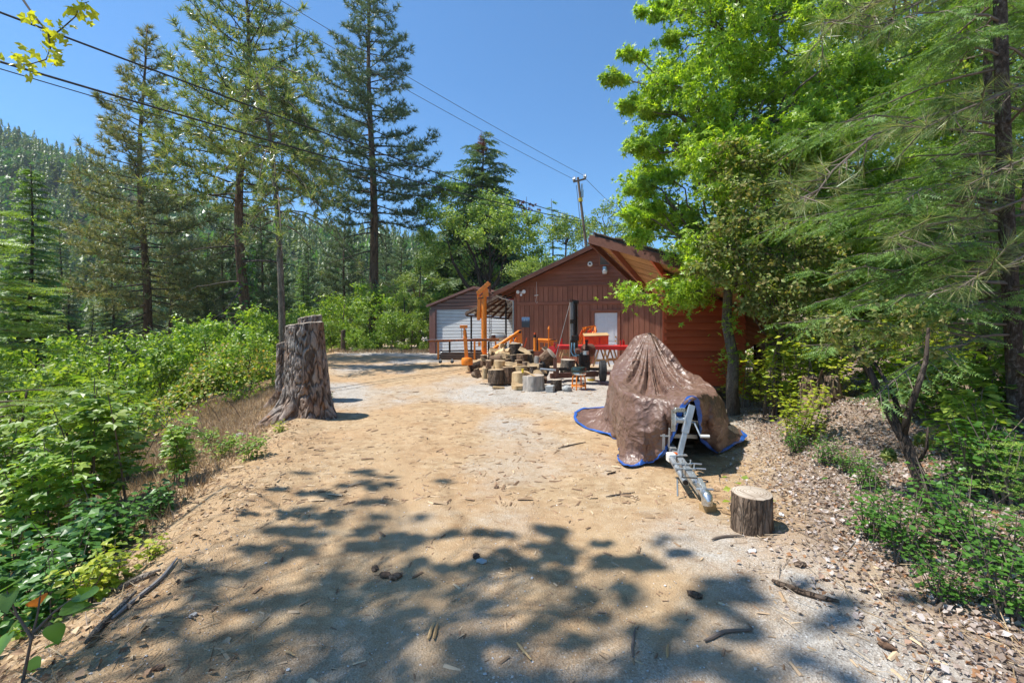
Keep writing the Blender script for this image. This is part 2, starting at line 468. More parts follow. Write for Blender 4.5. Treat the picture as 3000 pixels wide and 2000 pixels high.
M['split_grey'] = m_wood('split_wood_grey', (.24, .21, .18), (.48, .43, .37), (14, 14, 2.0), .9, .8)
M['lumber'] = m_wood('lumber', (.40, .25, .11), (.58, .39, .19))
M['lumber_dark'] = m_wood('lumber_dark', (.10, .065, .045), (.22, .15, .11))
M['plank_soffit'] = m_wood('soffit_plank', (.34, .17, .065), (.52, .29, .12), (2, 30, 30), .7, .3)
M['brown'] = m_wood('brown_siding', (.25, .095, .056), (.35, .145, .088), (26, 26, 1.2), .8, .25)
M['brown_lap'] = m_wood('brown_lap_siding', (.26, .092, .052), (.36, .136, .080), (1.2, 26, 26), .75, .25)
M['brown_trim'] = m_wood('brown_trim', (.22, .082, .048), (.31, .122, .074), (2, 26, 26), .7, .2)
M['fascia_dark'] = m_wood('dark_fascia', (.11, .045, .030), (.165, .07, .046), (2, 26, 26), .75, .3)
M['red_lap'] = m_wood('red_lap_siding', (.50, .088, .030), (.60, .118, .042), (1.2, 26, 26), .6, .2)
M['red_trim'] = m_wood('red_trim', (.50, .105, .034), (.60, .14, .048), (2, 20, 20), .6, .2)
M['roof'] = m_paint('roofing_worn', (.10, .085, .075), .9, var=.5, vscale=9, bump=.6, bscale=40)
M['dark'] = m_paint('dark_steel', (.035, .032, .03), .55, .6, var=.4, vscale=9, rust=.25)
M['grease'] = m_paint('engine_black', (.022, .021, .02), .45, .3, var=.4, vscale=14)
M['rusty'] = m_paint('rusty_steel', (.14, .062, .042), .75, .2, var=.4, vscale=9, bump=.2, rust=.3)
M['orange'] = m_paint('orange_paint', (.82, .235, .016), .42, 0, var=.18, vscale=7, bump=.08, rust=.10)
M['orange_red'] = m_paint('orange_red_paint', (.72, .10, .015), .42, 0, var=.2, vscale=7, rust=.06)
M['red'] = m_paint('red_paint', (.58, .03, .025), .45, 0, var=.2, vscale=6, rust=.08)
M['rust_rail'] = m_paint('orange_rust_rail', (.42, .12, .03), .6, .2, var=.3, vscale=6, rust=.45)
M['galv'] = m_paint('galvanised_steel', (.50, .52, .52), .42, .75, var=.2, vscale=12, bump=.05)
M['zinc'] = m_paint('zinc_bright', (.62, .63, .62), .3, .9, var=.2, vscale=20)
M['rubber'] = m_paint('tyre_rubber', (.03, .03, .031), .8, 0, var=.4, vscale=20, bump=.3)
M['white'] = m_paint('white_paint', (.66, .68, .70), .5, 0, var=.06, vscale=5)
M['white_plastic'] = m_paint('white_plastic', (.74, .72, .67), .4, 0, var=.08)
M['glass'] = m_paint('frosted_glass', (.70, .70, .66), .15, 0, var=.05, spec=.8)
M['blue_hose'] = m_paint('blue_hose', (.22, .42, .55), .4, 0, var=.1)
M['chrome'] = m_paint('chrome', (.75, .75, .74), .15, 1.0, var=.05)
M['yellow'] = m_paint('yellow_plastic', (.75, .52, .03), .4, 0, var=.1)
M['vinyl'] = m_paint('dark_green_vinyl', (.025, .04, .033), .22, 0, var=.3, spec=.7)
M['black'] = m_paint('black_rubber_cable', (.012, .012, .013), .55, 0, var=.2)
M['wire'] = m_paint('aluminium_wire', (.16, .17, .19), .5, .5, var=.1)
M['brass'] = m_paint('brass', (.62, .42, .12), .25, .9, var=.1)
M['concrete'] = m_paint('concrete', (.40, .38, .35), .9, 0, var=.2, vscale=12, bump=.3)
M['rock'] = m_paint('rock_grey', (.36, .37, .36), .9, 0, var=.35, vscale=12, bump=.6, bscale=25)
M['steel_brown'] = m_paint('brown_sheet_metal', (.20, .085, .06), .38, .0, var=.12, vscale=3, spec=.6)
M['door_metal'] = m_paint('galvanised_door', (.84, .86, .86), .35, .10, var=.08, vscale=3, spec=.6)
M['sheet'] = m_paint('roof_sheet_underside', (.78, .75, .70), .55, .2, var=.15, vscale=4)
M['pole'] = m_wood('pole_wood', (.14, .095, .065), (.27, .19, .135), (20, 20, 1), .9, .4)
M['tarp_hem'] = m_paint('blue_hem', (.025, .115, .44), .4, 0, var=.2, vscale=20, bump=.2)
M['orange_glass'] = m_paint('reflector_orange', (.8, .14, .02), .2, 0, var=.05)
# ------------------------------------------------------------------ the ground
def sstep(a, b, x):
    t = np.clip((np.asarray(x, float) - a) / (b - a), 0, 1); return t * t * (3 - 2 * t)
_pr = np.random.default_rng(5).uniform(0, 1, (64, 64))
def vnoise(x, y):
    x = np.asarray(x, float); y = np.asarray(y, float)
    xi = np.floor(x).astype(int); yi = np.floor(y).astype(int); fx = x - xi; fy = y - yi
    fx = fx * fx * (3 - 2 * fx); fy = fy * fy * (3 - 2 * fy)
    g = lambda i, j: _pr[i % 64, j % 64]
    return (g(xi, yi) * (1 - fx) + g(xi + 1, yi) * fx) * (1 - fy) + (g(xi, yi + 1) * (1 - fx) + g(xi + 1, yi + 1) * fx) * fy
def fbm(x, y, o=4):
    s = 0; a = .5
    for i in range(o):
        s = s + a * vnoise(x * 2 ** i + 17.3 * i, y * 2 ** i + 5.1 * i); a *= .5
    return s
def edgeL(y): return np.interp(y, [-10, 0, 2.6, 5.3, 8, 12, 19, 26, 40], [-1.8, -2.0, -2.5, -3.35, -4.15, -5.6, -8.0, -10.5, -15]) + .25 * (fbm(np.asarray(y) * .9, 3.3, 3) - .5)
def edgeR(y): return np.interp(y, [-5, 2.3, 4.3, 6, 9, 11, 16, 22, 30], [2.0, 2.25, 2.55, 3.3, 4.6, 5.8, 8.6, 13, 20])
def gz(x, y):
    x = np.asarray(x, float); y = np.asarray(y, float)
    z = .28 * sstep(8, 19, y) + .06 * (fbm(x * .5, y * .5) - .5) + .03 * (fbm(x * 2.1, y * 2.1, 3) - .5)
    d = edgeL(y) - x
    dd = np.maximum(d + .35, 0); de = (np.sqrt(dd * dd + .2) - .45).clip(0); sk = .24 + .35 * (1 - sstep(2.5, 5.5, y)); lowz = -sk * np.minimum(de, 3.2) - 4.6 * (1 - np.exp(-.11 * np.maximum(de - 3.2, 0)))
    lip = .10 * np.exp(-((d + .45) / .35) ** 2) * (fbm(x, y * 1.2, 3) + .2)
    z = z + lowz + lip + np.where(d > 0, .35 * (fbm(x * .7, y * .7, 3) - .5) * sstep(.3, 2, d), 0)
    d = x - edgeR(y); sp = np.log1p(np.exp(np.clip(d * 3, -30, 30))) / 3
    z = z + .26 * np.minimum(sp, 3.2) + .55 * np.maximum(sp - 3.2, 0) * (1 - .6 * sstep(20, 60, sp))
    mound = .42 * np.exp(-(((x - 4.75) / .75) ** 2 + ((y - 6.3) / 1.0) ** 2))
    z = z + mound + np.where(d > 0, .16 * (fbm(x * 1.3, y * 1.3, 3) - .5) * sstep(0, .8, d), 0)
    rut = .022 * (np.exp(-((x + .95 + .12 * y * .35) / .22) ** 2) + np.exp(-((x - .55 + .12 * y * .2) / .22) ** 2)) * sstep(1.5, 3, y) * (1 - sstep(12, 16, y))
    return z - rut
def g1(x, y): return float(gz(np.array([x]), np.array([y]))[0])
def gat(px, py):
    """the ground point seen at a photo position."""
    Y = 1.5
    dx = (px - 1500) / F; dz = -(py - YH) / F
    prev = None
    while Y < 80:
        zr = ZC + dz * Y; h = g1(dx * Y, Y)
        if zr <= h: return Vector((dx * Y, Y, h))
        Y += .02 + .002 * Y
    return Vector((dx * Y, Y, g1(dx * Y, Y)))

def axis(breaks):
    out = []
    for (a_, b_, st) in breaks: out += list(np.arange(a_, b_ - 1e-6, st))
    return np.array(out + [breaks[-1][1]])
xs = axis([(-420, -60, 30), (-60, -14, 2.5), (-14, -6, .35), (-6, -4, .11), (-4, 4, .055), (4, 7, .1), (7, 16, .4), (16, 60, 3), (60, 420, 30)])
ys = axis([(-40, -4, 3), (-4, 1.4, .4), (1.4, 7, .05), (7, 12, .1), (12, 30, .35), (30, 60, 2), (60, 900, 40)])
GX, GY = np.meshgrid(xs, ys); GZ = gz(GX, GY)
GZ = GZ + .012 * (fbm(GX * 7, GY * 7, 3) - .5) * (GY < 13)
def grid_mesh(name, X, Y, Z):
    ny, nx = X.shape; V = np.stack([X, Y, Z], -1).reshape(-1, 3)
    i = (np.arange(ny - 1)[:, None] * nx + np.arange(nx - 1)[None]).ravel()
    Fc = np.concatenate([np.stack([i, i + 1, i + nx + 1], 1), np.stack([i, i + nx + 1, i + nx], 1)])
    ac = Acc(); ac.add(V, Fc); return ac.mesh(name, True)
gme = grid_mesh('ground', GX, GY, GZ)
fx_, fy_ = GX.ravel(), GY.ravel()
dL = edgeL(fy_) - fx_; dR = fx_ - edgeR(fy_)
grav = np.clip(.25 + 1.5 * (fbm(fx_ * .45 + 3, fy_ * .35, 4) - .47) * 2 + .55 * sstep(5.5, 11, fy_) * (.55 + .45 * sstep(-4, 0, fx_)) + .15 * sstep(-1, 1.5, fx_) + .40 * np.exp(-((fx_ - 1.5) / .6) ** 2 - ((fy_ - 4.0) / .7) ** 2) + .35 * np.exp(-((fx_ - .3) / .9) ** 2 - ((fy_ - 8.2) / 1.5) ** 2) - .6 * np.exp(-((fx_ + .1) / .9) ** 2 - ((fy_ - 5.5) / 1.3) ** 2) + .3 * (1 - sstep(2.2, 3.4, fy_)), 0, 1) * (1 - sstep(-1.0, 0, dL))
litter = np.clip(sstep(-.55, .5, dR + 1.1 * (fbm(fx_ * 1.1, fy_ * 1.1, 3) - .5)), 0, 1) * (1 - .5 * sstep(3.5, 6, dR))
slope = sstep(.2, 1.6, dL + .8 * (fbm(fx_ * .8, fy_ * .8, 3) - .5))
colat = gme.color_attributes.new('zone', 'FLOAT_COLOR', 'POINT')
colat.data.foreach_set('color', np.stack([grav, litter, slope, np.ones_like(grav)], 1).astype(np.float32).ravel())

trk = np.interp(fy_, [0, 3.4, 6.8, 14, 30], [0, -.66, -1.8, -4.4, -10]); tw_ = .25 * (fbm(fx_ * 1.7, fy_ * .8, 3) - .5)
track = (np.exp(-((fx_ - trk + tw_) / .26) ** 2) + .8 * np.exp(-((fx_ - trk - 1.55 + tw_) / .26) ** 2)) * (.35 + 1.1 * fbm(fx_ * .9 + 7, fy_ * .6, 3)) * (1 - sstep(13, 18, fy_))
tc2 = gme.color_attributes.new('track', 'FLOAT_COLOR', 'POINT'); tc2.data.foreach_set('color', np.stack([track, track, track, np.ones_like(track)], 1).clip(0, 1).astype(np.float32).ravel())
def ground_mat():
    t = NT('dirt_and_gravel'); v = t.coord(kind='Object')
    at_ = t.n('ShaderNodeAttribute'); at_.attribute_name = 'zone'
    sp = t.n('ShaderNodeSeparateColor'); t.l(at_.outputs['Color'], sp.inputs[0])
    n_big = t.noise(v, .9, 5, .6); n_mid = t.noise(v, 7, 6, .65); n_fine = t.noise(v, 90, 5, .7)
    soil = t.ramp(n_mid, [(.28, (.32, .21, .12)), (.5, (.44, .315, .185)), (.72, (.53, .41, .27))])
    soil = t.mix(t.ramp(n_big, [(.4, (0, 0, 0)), (.65, (.7, .7, .7))]), soil, (.44, .28, .15))
    vo = t.n('ShaderNodeTexVoronoi'); vo.inputs['Scale'].default_value = 75; t.l(v, vo.inputs['Vector'])
    stc = t.ramp(vo.outputs['Color'], [(.0, (.22, .20, .18)), (.35, (.39, .36, .32)), (.7, (.47, .45, .41)), (1, (.56, .54, .50))])
    gf = t.math('MULTIPLY', sp.outputs[0], t.math('ADD', .35, t.math('MULTIPLY', n_mid, 1.1)))
    gf = t.ramp(t.math('ADD', gf, t.math('MULTIPLY_ADD', n_fine, .5, -.25)), [(.25, (0, 0, 0)), (.75, (.9, .9, .9))])
    c = t.mix(gf, soil, stc)
    a2_ = t.n('ShaderNodeAttribute'); a2_.attribute_name = 'track'; c0_ = c
    mott = t.noise(v, 2.6, 12, .72, .6)
    c = t.mix(.9, c, t.ramp(mott, [(.30, (.62, .56, .50)), (.47, (.98, .97, .96)), (.56, (1.05, 1.05, 1.05)), (.70, (1.22, 1.24, 1.27))]), 'MULTIPLY')
    spk = t.ramp(t.noise(v, 130, 3, .8), [(.32, (.45, .42, .40)), (.5, (1, 1, 1)), (.68, (1.35, 1.33, 1.3))])
    c = t.mix(.75, c, spk, 'MULTIPLY')
    c = t.mix(t.math('MULTIPLY', a2_.outputs['Fac'], .8), c, t.mix(.5, c0_, (.47, .33, .19)))
    lit = t.ramp(t.noise(v, 26, 5, .75), [(.3, (.10, .065, .045)), (.5, (.27, .20, .15)), (.68, (.42, .35, .30))])
    c = t.mix(sp.outputs[1], c, lit)
    slo = t.ramp(t.noise(v, 14, 6, .7), [(.3, (.13, .09, .045)), (.5, (.28, .19, .10)), (.7, (.40, .29, .17))])
    c = t.mix(sp.outputs[2], c, slo)
    dry = t.ramp(n_fine, [(.2, (.8, .8, .8)), (.8, (1.15, 1.15, 1.15))]); c = t.mix(1, c, dry, 'MULTIPLY')
    h = t.math('ADD', t.math('MULTIPLY', n_mid, .6), t.math('ADD', t.math('MULTIPLY', n_fine, .35), t.math('MULTIPLY', vo.outputs['Distance'], .25)))
    t.bsdf(c, .95, 0, t.bump(h, .9, .035), .15); return t.m
ground = new_obj('ground', gme, ground_mat()); tag(ground, kind='structure')

# far hillside with its wood
def hill_z(x, y):
    px = 1500 + x / 260 * F
    ry = np.interp(px, [-2500, -400, 0, 130, 240, 450, 700, 1210, 1600, 2200, 4500], [60, 255, 300, 368, 385, 475, 560, 640, 720, 800, 860])
    top = (YH - ry) / F * 260 - 20
    return -6 + (top + 6) * sstep(75, 270, y) * (1 + .12 * (fbm(x * .02, y * .02, 3) - .5)) - .12 * np.maximum(y - 275, 0)
hx = np.arange(-620, 520, 9.0); hy = np.arange(62, 520, 9.0); HX, HY = np.meshgrid(hx, hy)
tH = NT('hill_soil'); tH.bsdf(tH.ramp(tH.noise(tH.coord(), .08, 6), [(.3, (.035, .05, .02)), (.7, (.09, .085, .045))]), 1, 0, None, .1)
hill = new_obj('hillside', grid_mesh('hillside', HX, HY, hill_z(HX, HY)), tH.m); tag(hill, kind='structure')

def mini_conifer(seed, n=72):
    r = np.random.default_rng(seed); V = []; Fc = []
    for i in range(n):
        t = r.uniform(.08, 1) ** .8; az = r.uniform(0, 2 * np.pi); L = .19 * (1.06 - t) ** .8 * r.uniform(.55, 1.2) + .010
        d = np.array([math.cos(az), math.sin(az), 0]); s = np.array([-d[1], d[0], 0]) * L * .26
        z = np.array([0, 0, t]); k = len(V)
        V += [z + np.array([0, 0, .05]), z + d * L * .7 + s + [0, 0, -.01], z + d * L * .7 - s + [0, 0, -.01], z + d * L * 1.15 + [0, 0, -.05 + .03 * r.uniform()]]
        Fc += [(k, k + 1, k + 2), (k + 1, k + 3, k + 2)]
    return np.array(V), np.array(Fc)
def mini_round(seed, n=60):
    r = np.random.default_rng(seed); V = []; Fc = []
    for i in range(n):
        d = r.normal(size=3); d /= np.linalg.norm(d); p = np.array([0, 0, .55]) + d * np.array([.33, .33, .42]) * r.uniform(.75, 1.05)
        a_, b_ = r.normal(size=3), r.normal(size=3); k = len(V)
        V += [p + a_ * .07, p + b_ * .07, p - (a_ + b_) * .06]; Fc.append((k, k + 1, k + 2))
    return np.array(V), np.array(Fc)
def wood_on_hill():
    ac = Acc(); r = np.random.default_rng(21); n = 3900
    x = r.uniform(-400, 75, n * 2); y = 80 + 215 * r.uniform(0, 1, n * 2) ** .8
    k = (x / y > -1.35) & (x / y < .25); x = x[k][:n]; y = y[k][:n]; z = hill_z(x, y) - .5; n = len(x)
    az = r.uniform(0, 6.28, n); R = np.zeros((n, 3, 3)); R[:, 0, 0] = R[:, 1, 1] = np.cos(az); R[:, 0, 1] = -np.sin(az); R[:, 1, 0] = np.sin(az); R[:, 2, 2] = 1
    S = r.uniform(8, 17, n); P = np.stack([x, y, z], 1); kind = r.uniform(0, 1, n)
    for j in range(4):
        v, f = mini_conifer(40 + j); q = (kind > .2 * j) & (kind <= .2 * (j + 1)); scatter(ac, v, f, P[q], R[q], S[q], 0)
    v, f = mini_round(9); q = kind > .8; scatter(ac, v, f, P[q], R[q], S[q] * .75, 1)
    o = ac.build('hillside_wood', [M['fir_dark'], M['bush_dark']]); tag(o, 'conifer forest covering the far hillside', 'forest', kind='stuff')
wood_on_hill()

# ------------------------------------------------------------------ brown workshop
BR = R_(-16); BU = Vector((math.cos(BR), math.sin(BR), 0)); BO = Vector((3.65, 18.35, 0))
barn = empty('workshop', BO, BR, 'long brown wooden workshop with a gable end, white door and board siding', 'building')
RZ, SL, Z0 = 5.25, .436, .27
def bp(name, mb, mat, **k): return mb.build(name, M[mat], barn, **k)
def roofz(u): return RZ - SL * abs(u)
core = MB(); core.prism([(-3.65, .06, Z0 - .5), (3.65, .06, Z0 - .5), (3.65, .06, roofz(3.65) - .14), (0, .06, RZ - .14), (-3.65, .06, roofz(3.65) - .14)], (0, 8.0, 0))
bp('wall', core, 'brown')
DU0, DU1, DZ = -.33, .585, 2.36
# vertical boards
def shared(name, me, mat, loc, parent, sc=None):
    o = new_obj(name, me, mat, parent); o.location = loc
    if sc: o.scale = sc
    return o
BW = 7.3 / 36
m_low = MB().box((0, 0, 1.215), (BW - .020, .024, 2.43), ch=.003).mesh('siding_board_low', 0)
m_up = MB().box((0, 0, .30), (BW - .020, .024, .60), ch=.003).mesh('siding_board_up', 0)
m_door = MB().box((0, 0, .14), (BW - .020, .024, .28), ch=.003).mesh('siding_board_door', 0)
for i in range(36):
    u = -3.65 + (i + .5) * BW; y = .045 + rnd.uniform(-.0025, .0025)
    if u > DU0 - .13 - BW * .4 and u < DU1 + .13 + BW * .4:
        if DU0 - .10 < u < DU1 + .10: shared('siding_board', m_door, M['brown'], (u, y, 2.435), barn)
        elif u < DU0: shared('siding_board', m_low, M['brown'], (u - .06, y, Z0), barn, (.55, 1, 1))
        else: shared('siding_board', m_low, M['brown'], (u + .06, y, Z0), barn, (.55, 1, 1))
    else: shared('siding_board', m_low, M['brown'], (u, y, Z0), barn)
    shared('siding_board', m_up, M['brown'], (u, y, 2.845), barn)
bp('band_board', MB().box((0, .03, 2.773), (7.3, .05, .135), ch=.006), 'brown_trim')
bp('band_board', MB().box((0, .028, 3.475), (7.3, .045, .06), ch=.006), 'brown_trim')
z = 3.51
while z < RZ - .35:
    h1 = (RZ - .16 - z) / SL; h2 = (RZ - .16 - z - .146) / SL; h1 = min(h1, 3.64); h2 = min(h2, 3.64)
    mb = MB()
    vs_ = [(-h1, .018, z), (h1, .018, z), (h2, .05, z + .146), (-h2, .05, z + .146)]
    mb.prism(vs_, (0, .02, 0)); bp('lap_board', mb, 'brown_lap', smooth=0); z += .15
# corner boards
for u in (-3.66, 3.66): bp('corner_board', MB().box((u, .022, 1.62), (.09, .07, 2.9), ch=.005), 'brown_trim')
# roof
for s in (-1, 1):
    sl = MB(); e = 4.5
    sl.prism([(0, -.38, RZ), (s * e, -.38, roofz(e)), (s * e, -.38, roofz(e) - .035), (0, -.38, RZ - .035)], (0, 8.7, 0)); bp('roof', sl, 'roof')
    dk = MB(); dk.prism([(0, -.36, RZ - .04), (s * (e - .03), -.36, roofz(e - .03) - .04), (s * (e - .03), -.36, roofz(e - .03) - .062), (0, -.36, RZ - .062)], (0, 8.6, 0)); bp('roof_deck', dk, 'lumber_dark')
    rk = MB(); rk.prism([(0, -.40, RZ - .038), (s * e, -.40, roofz(e) - .038), (s * e, -.40, roofz(e) - .20), (0, -.40, RZ - .20)], (0, .035, 0)); bp('rake_board', rk, 'fascia_dark')
for k in range(11):
    y = -.2 + k * .8
    rf = MB(); rf.prism([(-3.7, y, roofz(3.7) - .066), (-4.44, y, roofz(4.44) - .066), (-4.44, y, roofz(4.44) - .17), (-3.7, y, roofz(3.7) - .2)], (0, .045, 0)); bp('rafter_tail', rf, 'brown_trim')
bp('gutter', MB().box((-4.54, 3.9, roofz(4.5) - .06), (.10, 8.6, .10), ch=.01), 'dark')
bp('downpipe', MB().tube([(-4.5, -.2, roofz(4.5) - .1), (-4.2, -.1, roofz(4.5) - .28), (-3.75, .0, roofz(4.5) - .40), (-3.73, .0, Z0)], .035, 8), 'galv')
# door
dr = bp('door', MB().box(((DU0 + DU1) / 2, .075, (Z0 + DZ) / 2), (DU1 - DU0 - .02, .04, DZ - Z0 - .01), ch=.004), 'white')
for cx in (-.2, .2):
    for (z0, z1) in ((.18, .85), (.97, 1.58), (1.68, 1.92)):
        fr = MB(); zc = Z0 + (z0 + z1) / 2; xc = (DU0 + DU1) / 2 + cx
        for (dx, dz, w, h) in ((-.13, 0, .018, z1 - z0), (.13, 0, .018, z1 - z0), (0, (z1 - z0) / 2, .278, .018), (0, -(z1 - z0) / 2, .278, .018)):
            fr.box((xc + dx, .053, zc + dz), (w, .012, h), ch=.004)
        fr.box((xc, .054, zc), (.20, .010, z1 - z0 - .07), ch=.004); fr.build('door_panel', M['white'], dr)
MB().lathe([(.012, 0), (.012, .02), (.03, .03), (.033, .05), (.02, .07)], n=12).build('handle', M['brass'], dr).matrix_local = Matrix.Translation((DU1 - .07, .055, Z0 + .95)) @ Matrix.Rotation(R_(90), 4, 'X')
MB().cyl((DU1 - .07, .055, Z0 + 1.12), (DU1 - .07, .03, Z0 + 1.12), .028).build('deadbolt', M['brass'], dr)
for (u, w) in ((DU0 - .055, .11), (DU1 + .055, .11)): bp('door_trim', MB().box((u, .022, (Z0 + DZ) / 2 + .04), (w, .05, DZ - Z0 + .06), ch=.006), 'brown_trim')
bp('door_trim', MB().box(((DU0 + DU1) / 2, .02, DZ + .075), (DU1 - DU0 + .30, .06, .10), ch=.006), 'brown_trim')
bp('threshold', MB().box(((DU0 + DU1) / 2, 0, Z0 - .02), (1.0, .16, .06)), 'concrete')
# louvred gable vent
vt = bp('vent_frame', MB().box((-.12, .0, 4.52), (.05, .06, .52)).box((.34, .0, 4.52), (.05, .06, .52)).box((.11, 0, 4.77), (.51, .06, .05)).box((.11, 0, 4.27), (.51, .06, .05)), 'brown_trim')
lm = MB().box((0, 0, 0), (.41, .05, .006), Euler((R_(-38), 0, 0))).mesh('slat', 0)
for k in range(9): shared('slat', lm, M['galv'], (.11, .005, 4.315 + k * .05), vt)
# things fixed on the front wall (their own objects)
def fix(u, y, z): return BO + BU * u + Vector((-math.sin(BR), math.cos(BR), 0)) * y + Vector((0, 0, z))
w = empty('wall_lamp', fix(.10, .0, 3.98), BR, 'jar-shaped wall lamp under the louvred gable vent', 'lamp')
MB().box((0, -.03, .16), (.14, .06, .12), ch=.01).build('bracket', M['galv'], w)
MB().lathe([(.04, .22), (.09, .20), (.10, .10), (.115, .06)], (0, -.17, 0), 18).build('cap', M['galv'], w)
MB().lathe([(.105, .06), (.10, 0), (.085, -.07), (.075, -.08)], (0, -.17, 0), 18).build('globe', M['glass'], w)
w = empty('alarm_bell', fix(-.5, .0, 4.34), BR, 'small round white siren left of the gable vent', 'siren')
MB().cyl((0, 0.02, 0), (0, -.05, 0), .11, .09, 20).build('housing', M['white_plastic'], w); MB().cyl((0, -.05, 0), (0, -.07, 0), .04, .03, 12).build('horn', M['dark'], w)
w = empty('floodlight', fix(-3.36, .0, 3.22), BR, 'white security floodlight with three heads under the left eave', 'floodlight')
MB().box((0, 0, .02), (.12, .06, .1), ch=.01).build('base', M['white_plastic'], w)
for (dx, dz, s) in ((-.13, .04, 1), (.13, .05, 1.1), (.01, -.08, .7)):
    MB().tube([(0, -.02, .02), (dx * .6, -.06, dz), (dx, -.1, dz), (dx * 1.02, -.17, dz - .01), (dx * 1.03, -.19, dz - .01)], [.012, .012, .045 * s, .075 * s, .07 * s], 14).build('lamp_head', M['white_plastic'], w)
w = empty('wire_hook', fix(-2.72, -.03, 3.05), BR, 'thin wire hanging from the eave with a bent hook', 'hook')
MB().tube([(0, 0, .62), (0, 0, .1), (.01, 0, 0)], .006, 5).tube([(-.09, 0, .05), (.08, 0, .07)], .018, 6).tube([(.0, 0, 0), (-.04, 0, -.2), (.02, 0, -.28), (.05, 0, -.2)], .006, 5).build('wire', M['white_plastic'], w)
# poster: pale animal head on a dark ground under a blue strip
w = empty('poster', fix(-3.20, .018, 2.02), BR, 'small blue poster of a pale animal head beside the left wall corner', 'poster')
t = NT('poster_print'); v = t.coord((1, 1, 1)); t0 = t.noise(v, 9, 5)
nd = t.n('ShaderNodeSeparateXYZ'); tcn = t.n('ShaderNodeTexCoord'); t.l(tcn.outputs['Object'], nd.inputs[0])
c = t.ramp(t.math('ADD', nd.outputs[2], t.math('MULTIPLY', t0, .05)), [(0, (.05, .055, .06)), (.08, (.08, .10, .14)), (.10, (.16, .24, .36)), (.20, (.24, .40, .62))])
t.bsdf(c, .5)
MB().box((0, 0, 0), (.35, .008, .42)).build('sheet', t.m, w)
MB().lathe([(.02, -.12), (.05, -.10), (.065, -.04), (.09, .0), (.085, .05), (.05, .09)], n=16).build('printed_head', M['white'], w).scale = (1, .04, 1)
w.children[-1].location = (0.0, -.005, -.04)
MB().box((-.055, -.008, .06), (.04, .003, .06), Euler((0, .3, 0))).box((.055, -.008, .06), (.04, .003, .06), Euler((0, -.3, 0))).build('printed_ear', M['galv'], w)
pl = MB()
for k in range(7): pl.box((-.13 + k * .043, -.006, .165 + .006 * (k % 2)), (.026, .002, .03))
for k in range(9): pl.box((-.13 + k * .032, -.006, .115), (.018, .002, .014))
pl.build('printed_text', M['white'], w)

# ------------------------------------------------------------------ red addition with its prow roof
RB = Vector((3.40, 10.2, 0))
red = empty('red_shed', RB, 0, 'red lap sided addition with an overhanging roof behind the tarp', 'shed')
def rp(name, mb, mat, **k): return mb.build(name, M[mat], red, **k)
Cw, B2, Dw = at(1728, 703, 10.6), at(1951, 765, 9.44), at(1946, 908, 14.0)
pn = (B2 - Cw).cross(Dw - Cw).normalized()
if pn.z < 0: pn = -pn
def rz(x, y): return Cw.z - (pn.x * (x - Cw.x) + pn.y * (y - Cw.y)) / pn.z
L3 = lambda p: Vector(p) - RB
Bend = Cw + (B2 - Cw) * 1.62
Ee = Vector((6.05, 10.2, 0)); Ee.z = rz(6.05, 10.2); Ge = Vector((8.0, 16.4, 0)); Ge.z = rz(8.0, 16.4); De = Dw + (Dw - Cw) * .55; De.z = rz(De.x, De.y)
poly = [Cw, Bend, Ee, Ge, De]
top = MB(); top.prism([L3(p) + pn * .10 for p in poly], pn * .05); rp('roof', top, 'roof')
# soffit planks along the front edge direction
bd = (B2 - Cw).normalized(); ad = pn.cross(bd).normalized()
if ad.y < 0: ad = -ad
def clip(poly, p, nrm):
    out = []
    for i in range(len(poly)):
        a_, b_ = poly[i], poly[(i + 1) % len(poly)]; da = (a_ - p).dot(nrm); db = (b_ - p).dot(nrm)
        if da >= 0: out.append(a_)
        if da * db < 0: out.append(a_ + (b_ - a_) * (da / (da - db)))
    return out
pw = .145
for k in range(44):
    q = clip(clip(poly, Cw + ad * (k * pw - .01), ad), Cw + ad * ((k + 1) * pw - .02), -ad)
    if len(q) >= 3: m_ = MB(); m_.prism([L3(p) + pn * (.062 + .004 * (k % 3)) for p in q], pn * .025); rp('soffit_plank', m_, 'plank_soffit', smooth=0)
for k in range(4):
    s0 = Cw + bd * (.02 + k * .62) + ad * .05; s1 = s0 + ad * 6.5
    q = clip(clip(poly, Cw + bd * (1.05 * k + .5), bd), Cw + bd * (1.05 * k + .56), -bd)
    if len(q) >= 3: m_ = MB(); m_.prism([L3(p) - pn * .06 for p in q], pn * .119); rp('rafter', m_, 'brown_trim' if k != 1 else 'red_trim', smooth=0)
def fascia(a_, b_, mat, h=.22, out=.03, dz=.12):
    d = (b_ - a_).normalized(); o_ = d.cross(Vector((0, 0, 1))).normalized()
    if (a_ + o_ - Vector((5.5, 12, 0))).xy.length < (a_ - Vector((5.5, 12, 0))).xy.length: o_ = -o_
    m_ = MB(); m_.prism([L3(a_) + Vector((0, 0, dz)), L3(b_) + Vector((0, 0, dz)), L3(b_) + Vector((0, 0, dz - h)), L3(a_) + Vector((0, 0, dz - h))], o_ * out); rp('fascia', m_, mat, smooth=0)
fascia(Cw, Bend, 'fascia_dark', .20); fascia(Cw, De, 'fascia_dark', .15, .04, .06); fascia(Bend, Ee, 'brown_trim', .2)
edge = MB()
for k in range(34):
    p = Cw + bd * (.1 + k * .1) + pn * .16; s = rnd.uniform(.8, 1.2)
    edge.box(L3(p) + ad * .04, (.095, .3 * s, .018), Matrix((bd, ad, pn)).transposed() @ Euler((R_(rnd.uniform(-6, 4)), 0, 0)).to_matrix())
rp('shingle_edge', edge, 'roof', smooth=0); red.children[-1]['kind'] = 'stuff'
W0, W1, WB = 0.0, 1.84, .45
bk = MB(); hL, hR = rz(3.4, 10.22) - .02, rz(5.24, 10.22) - .02
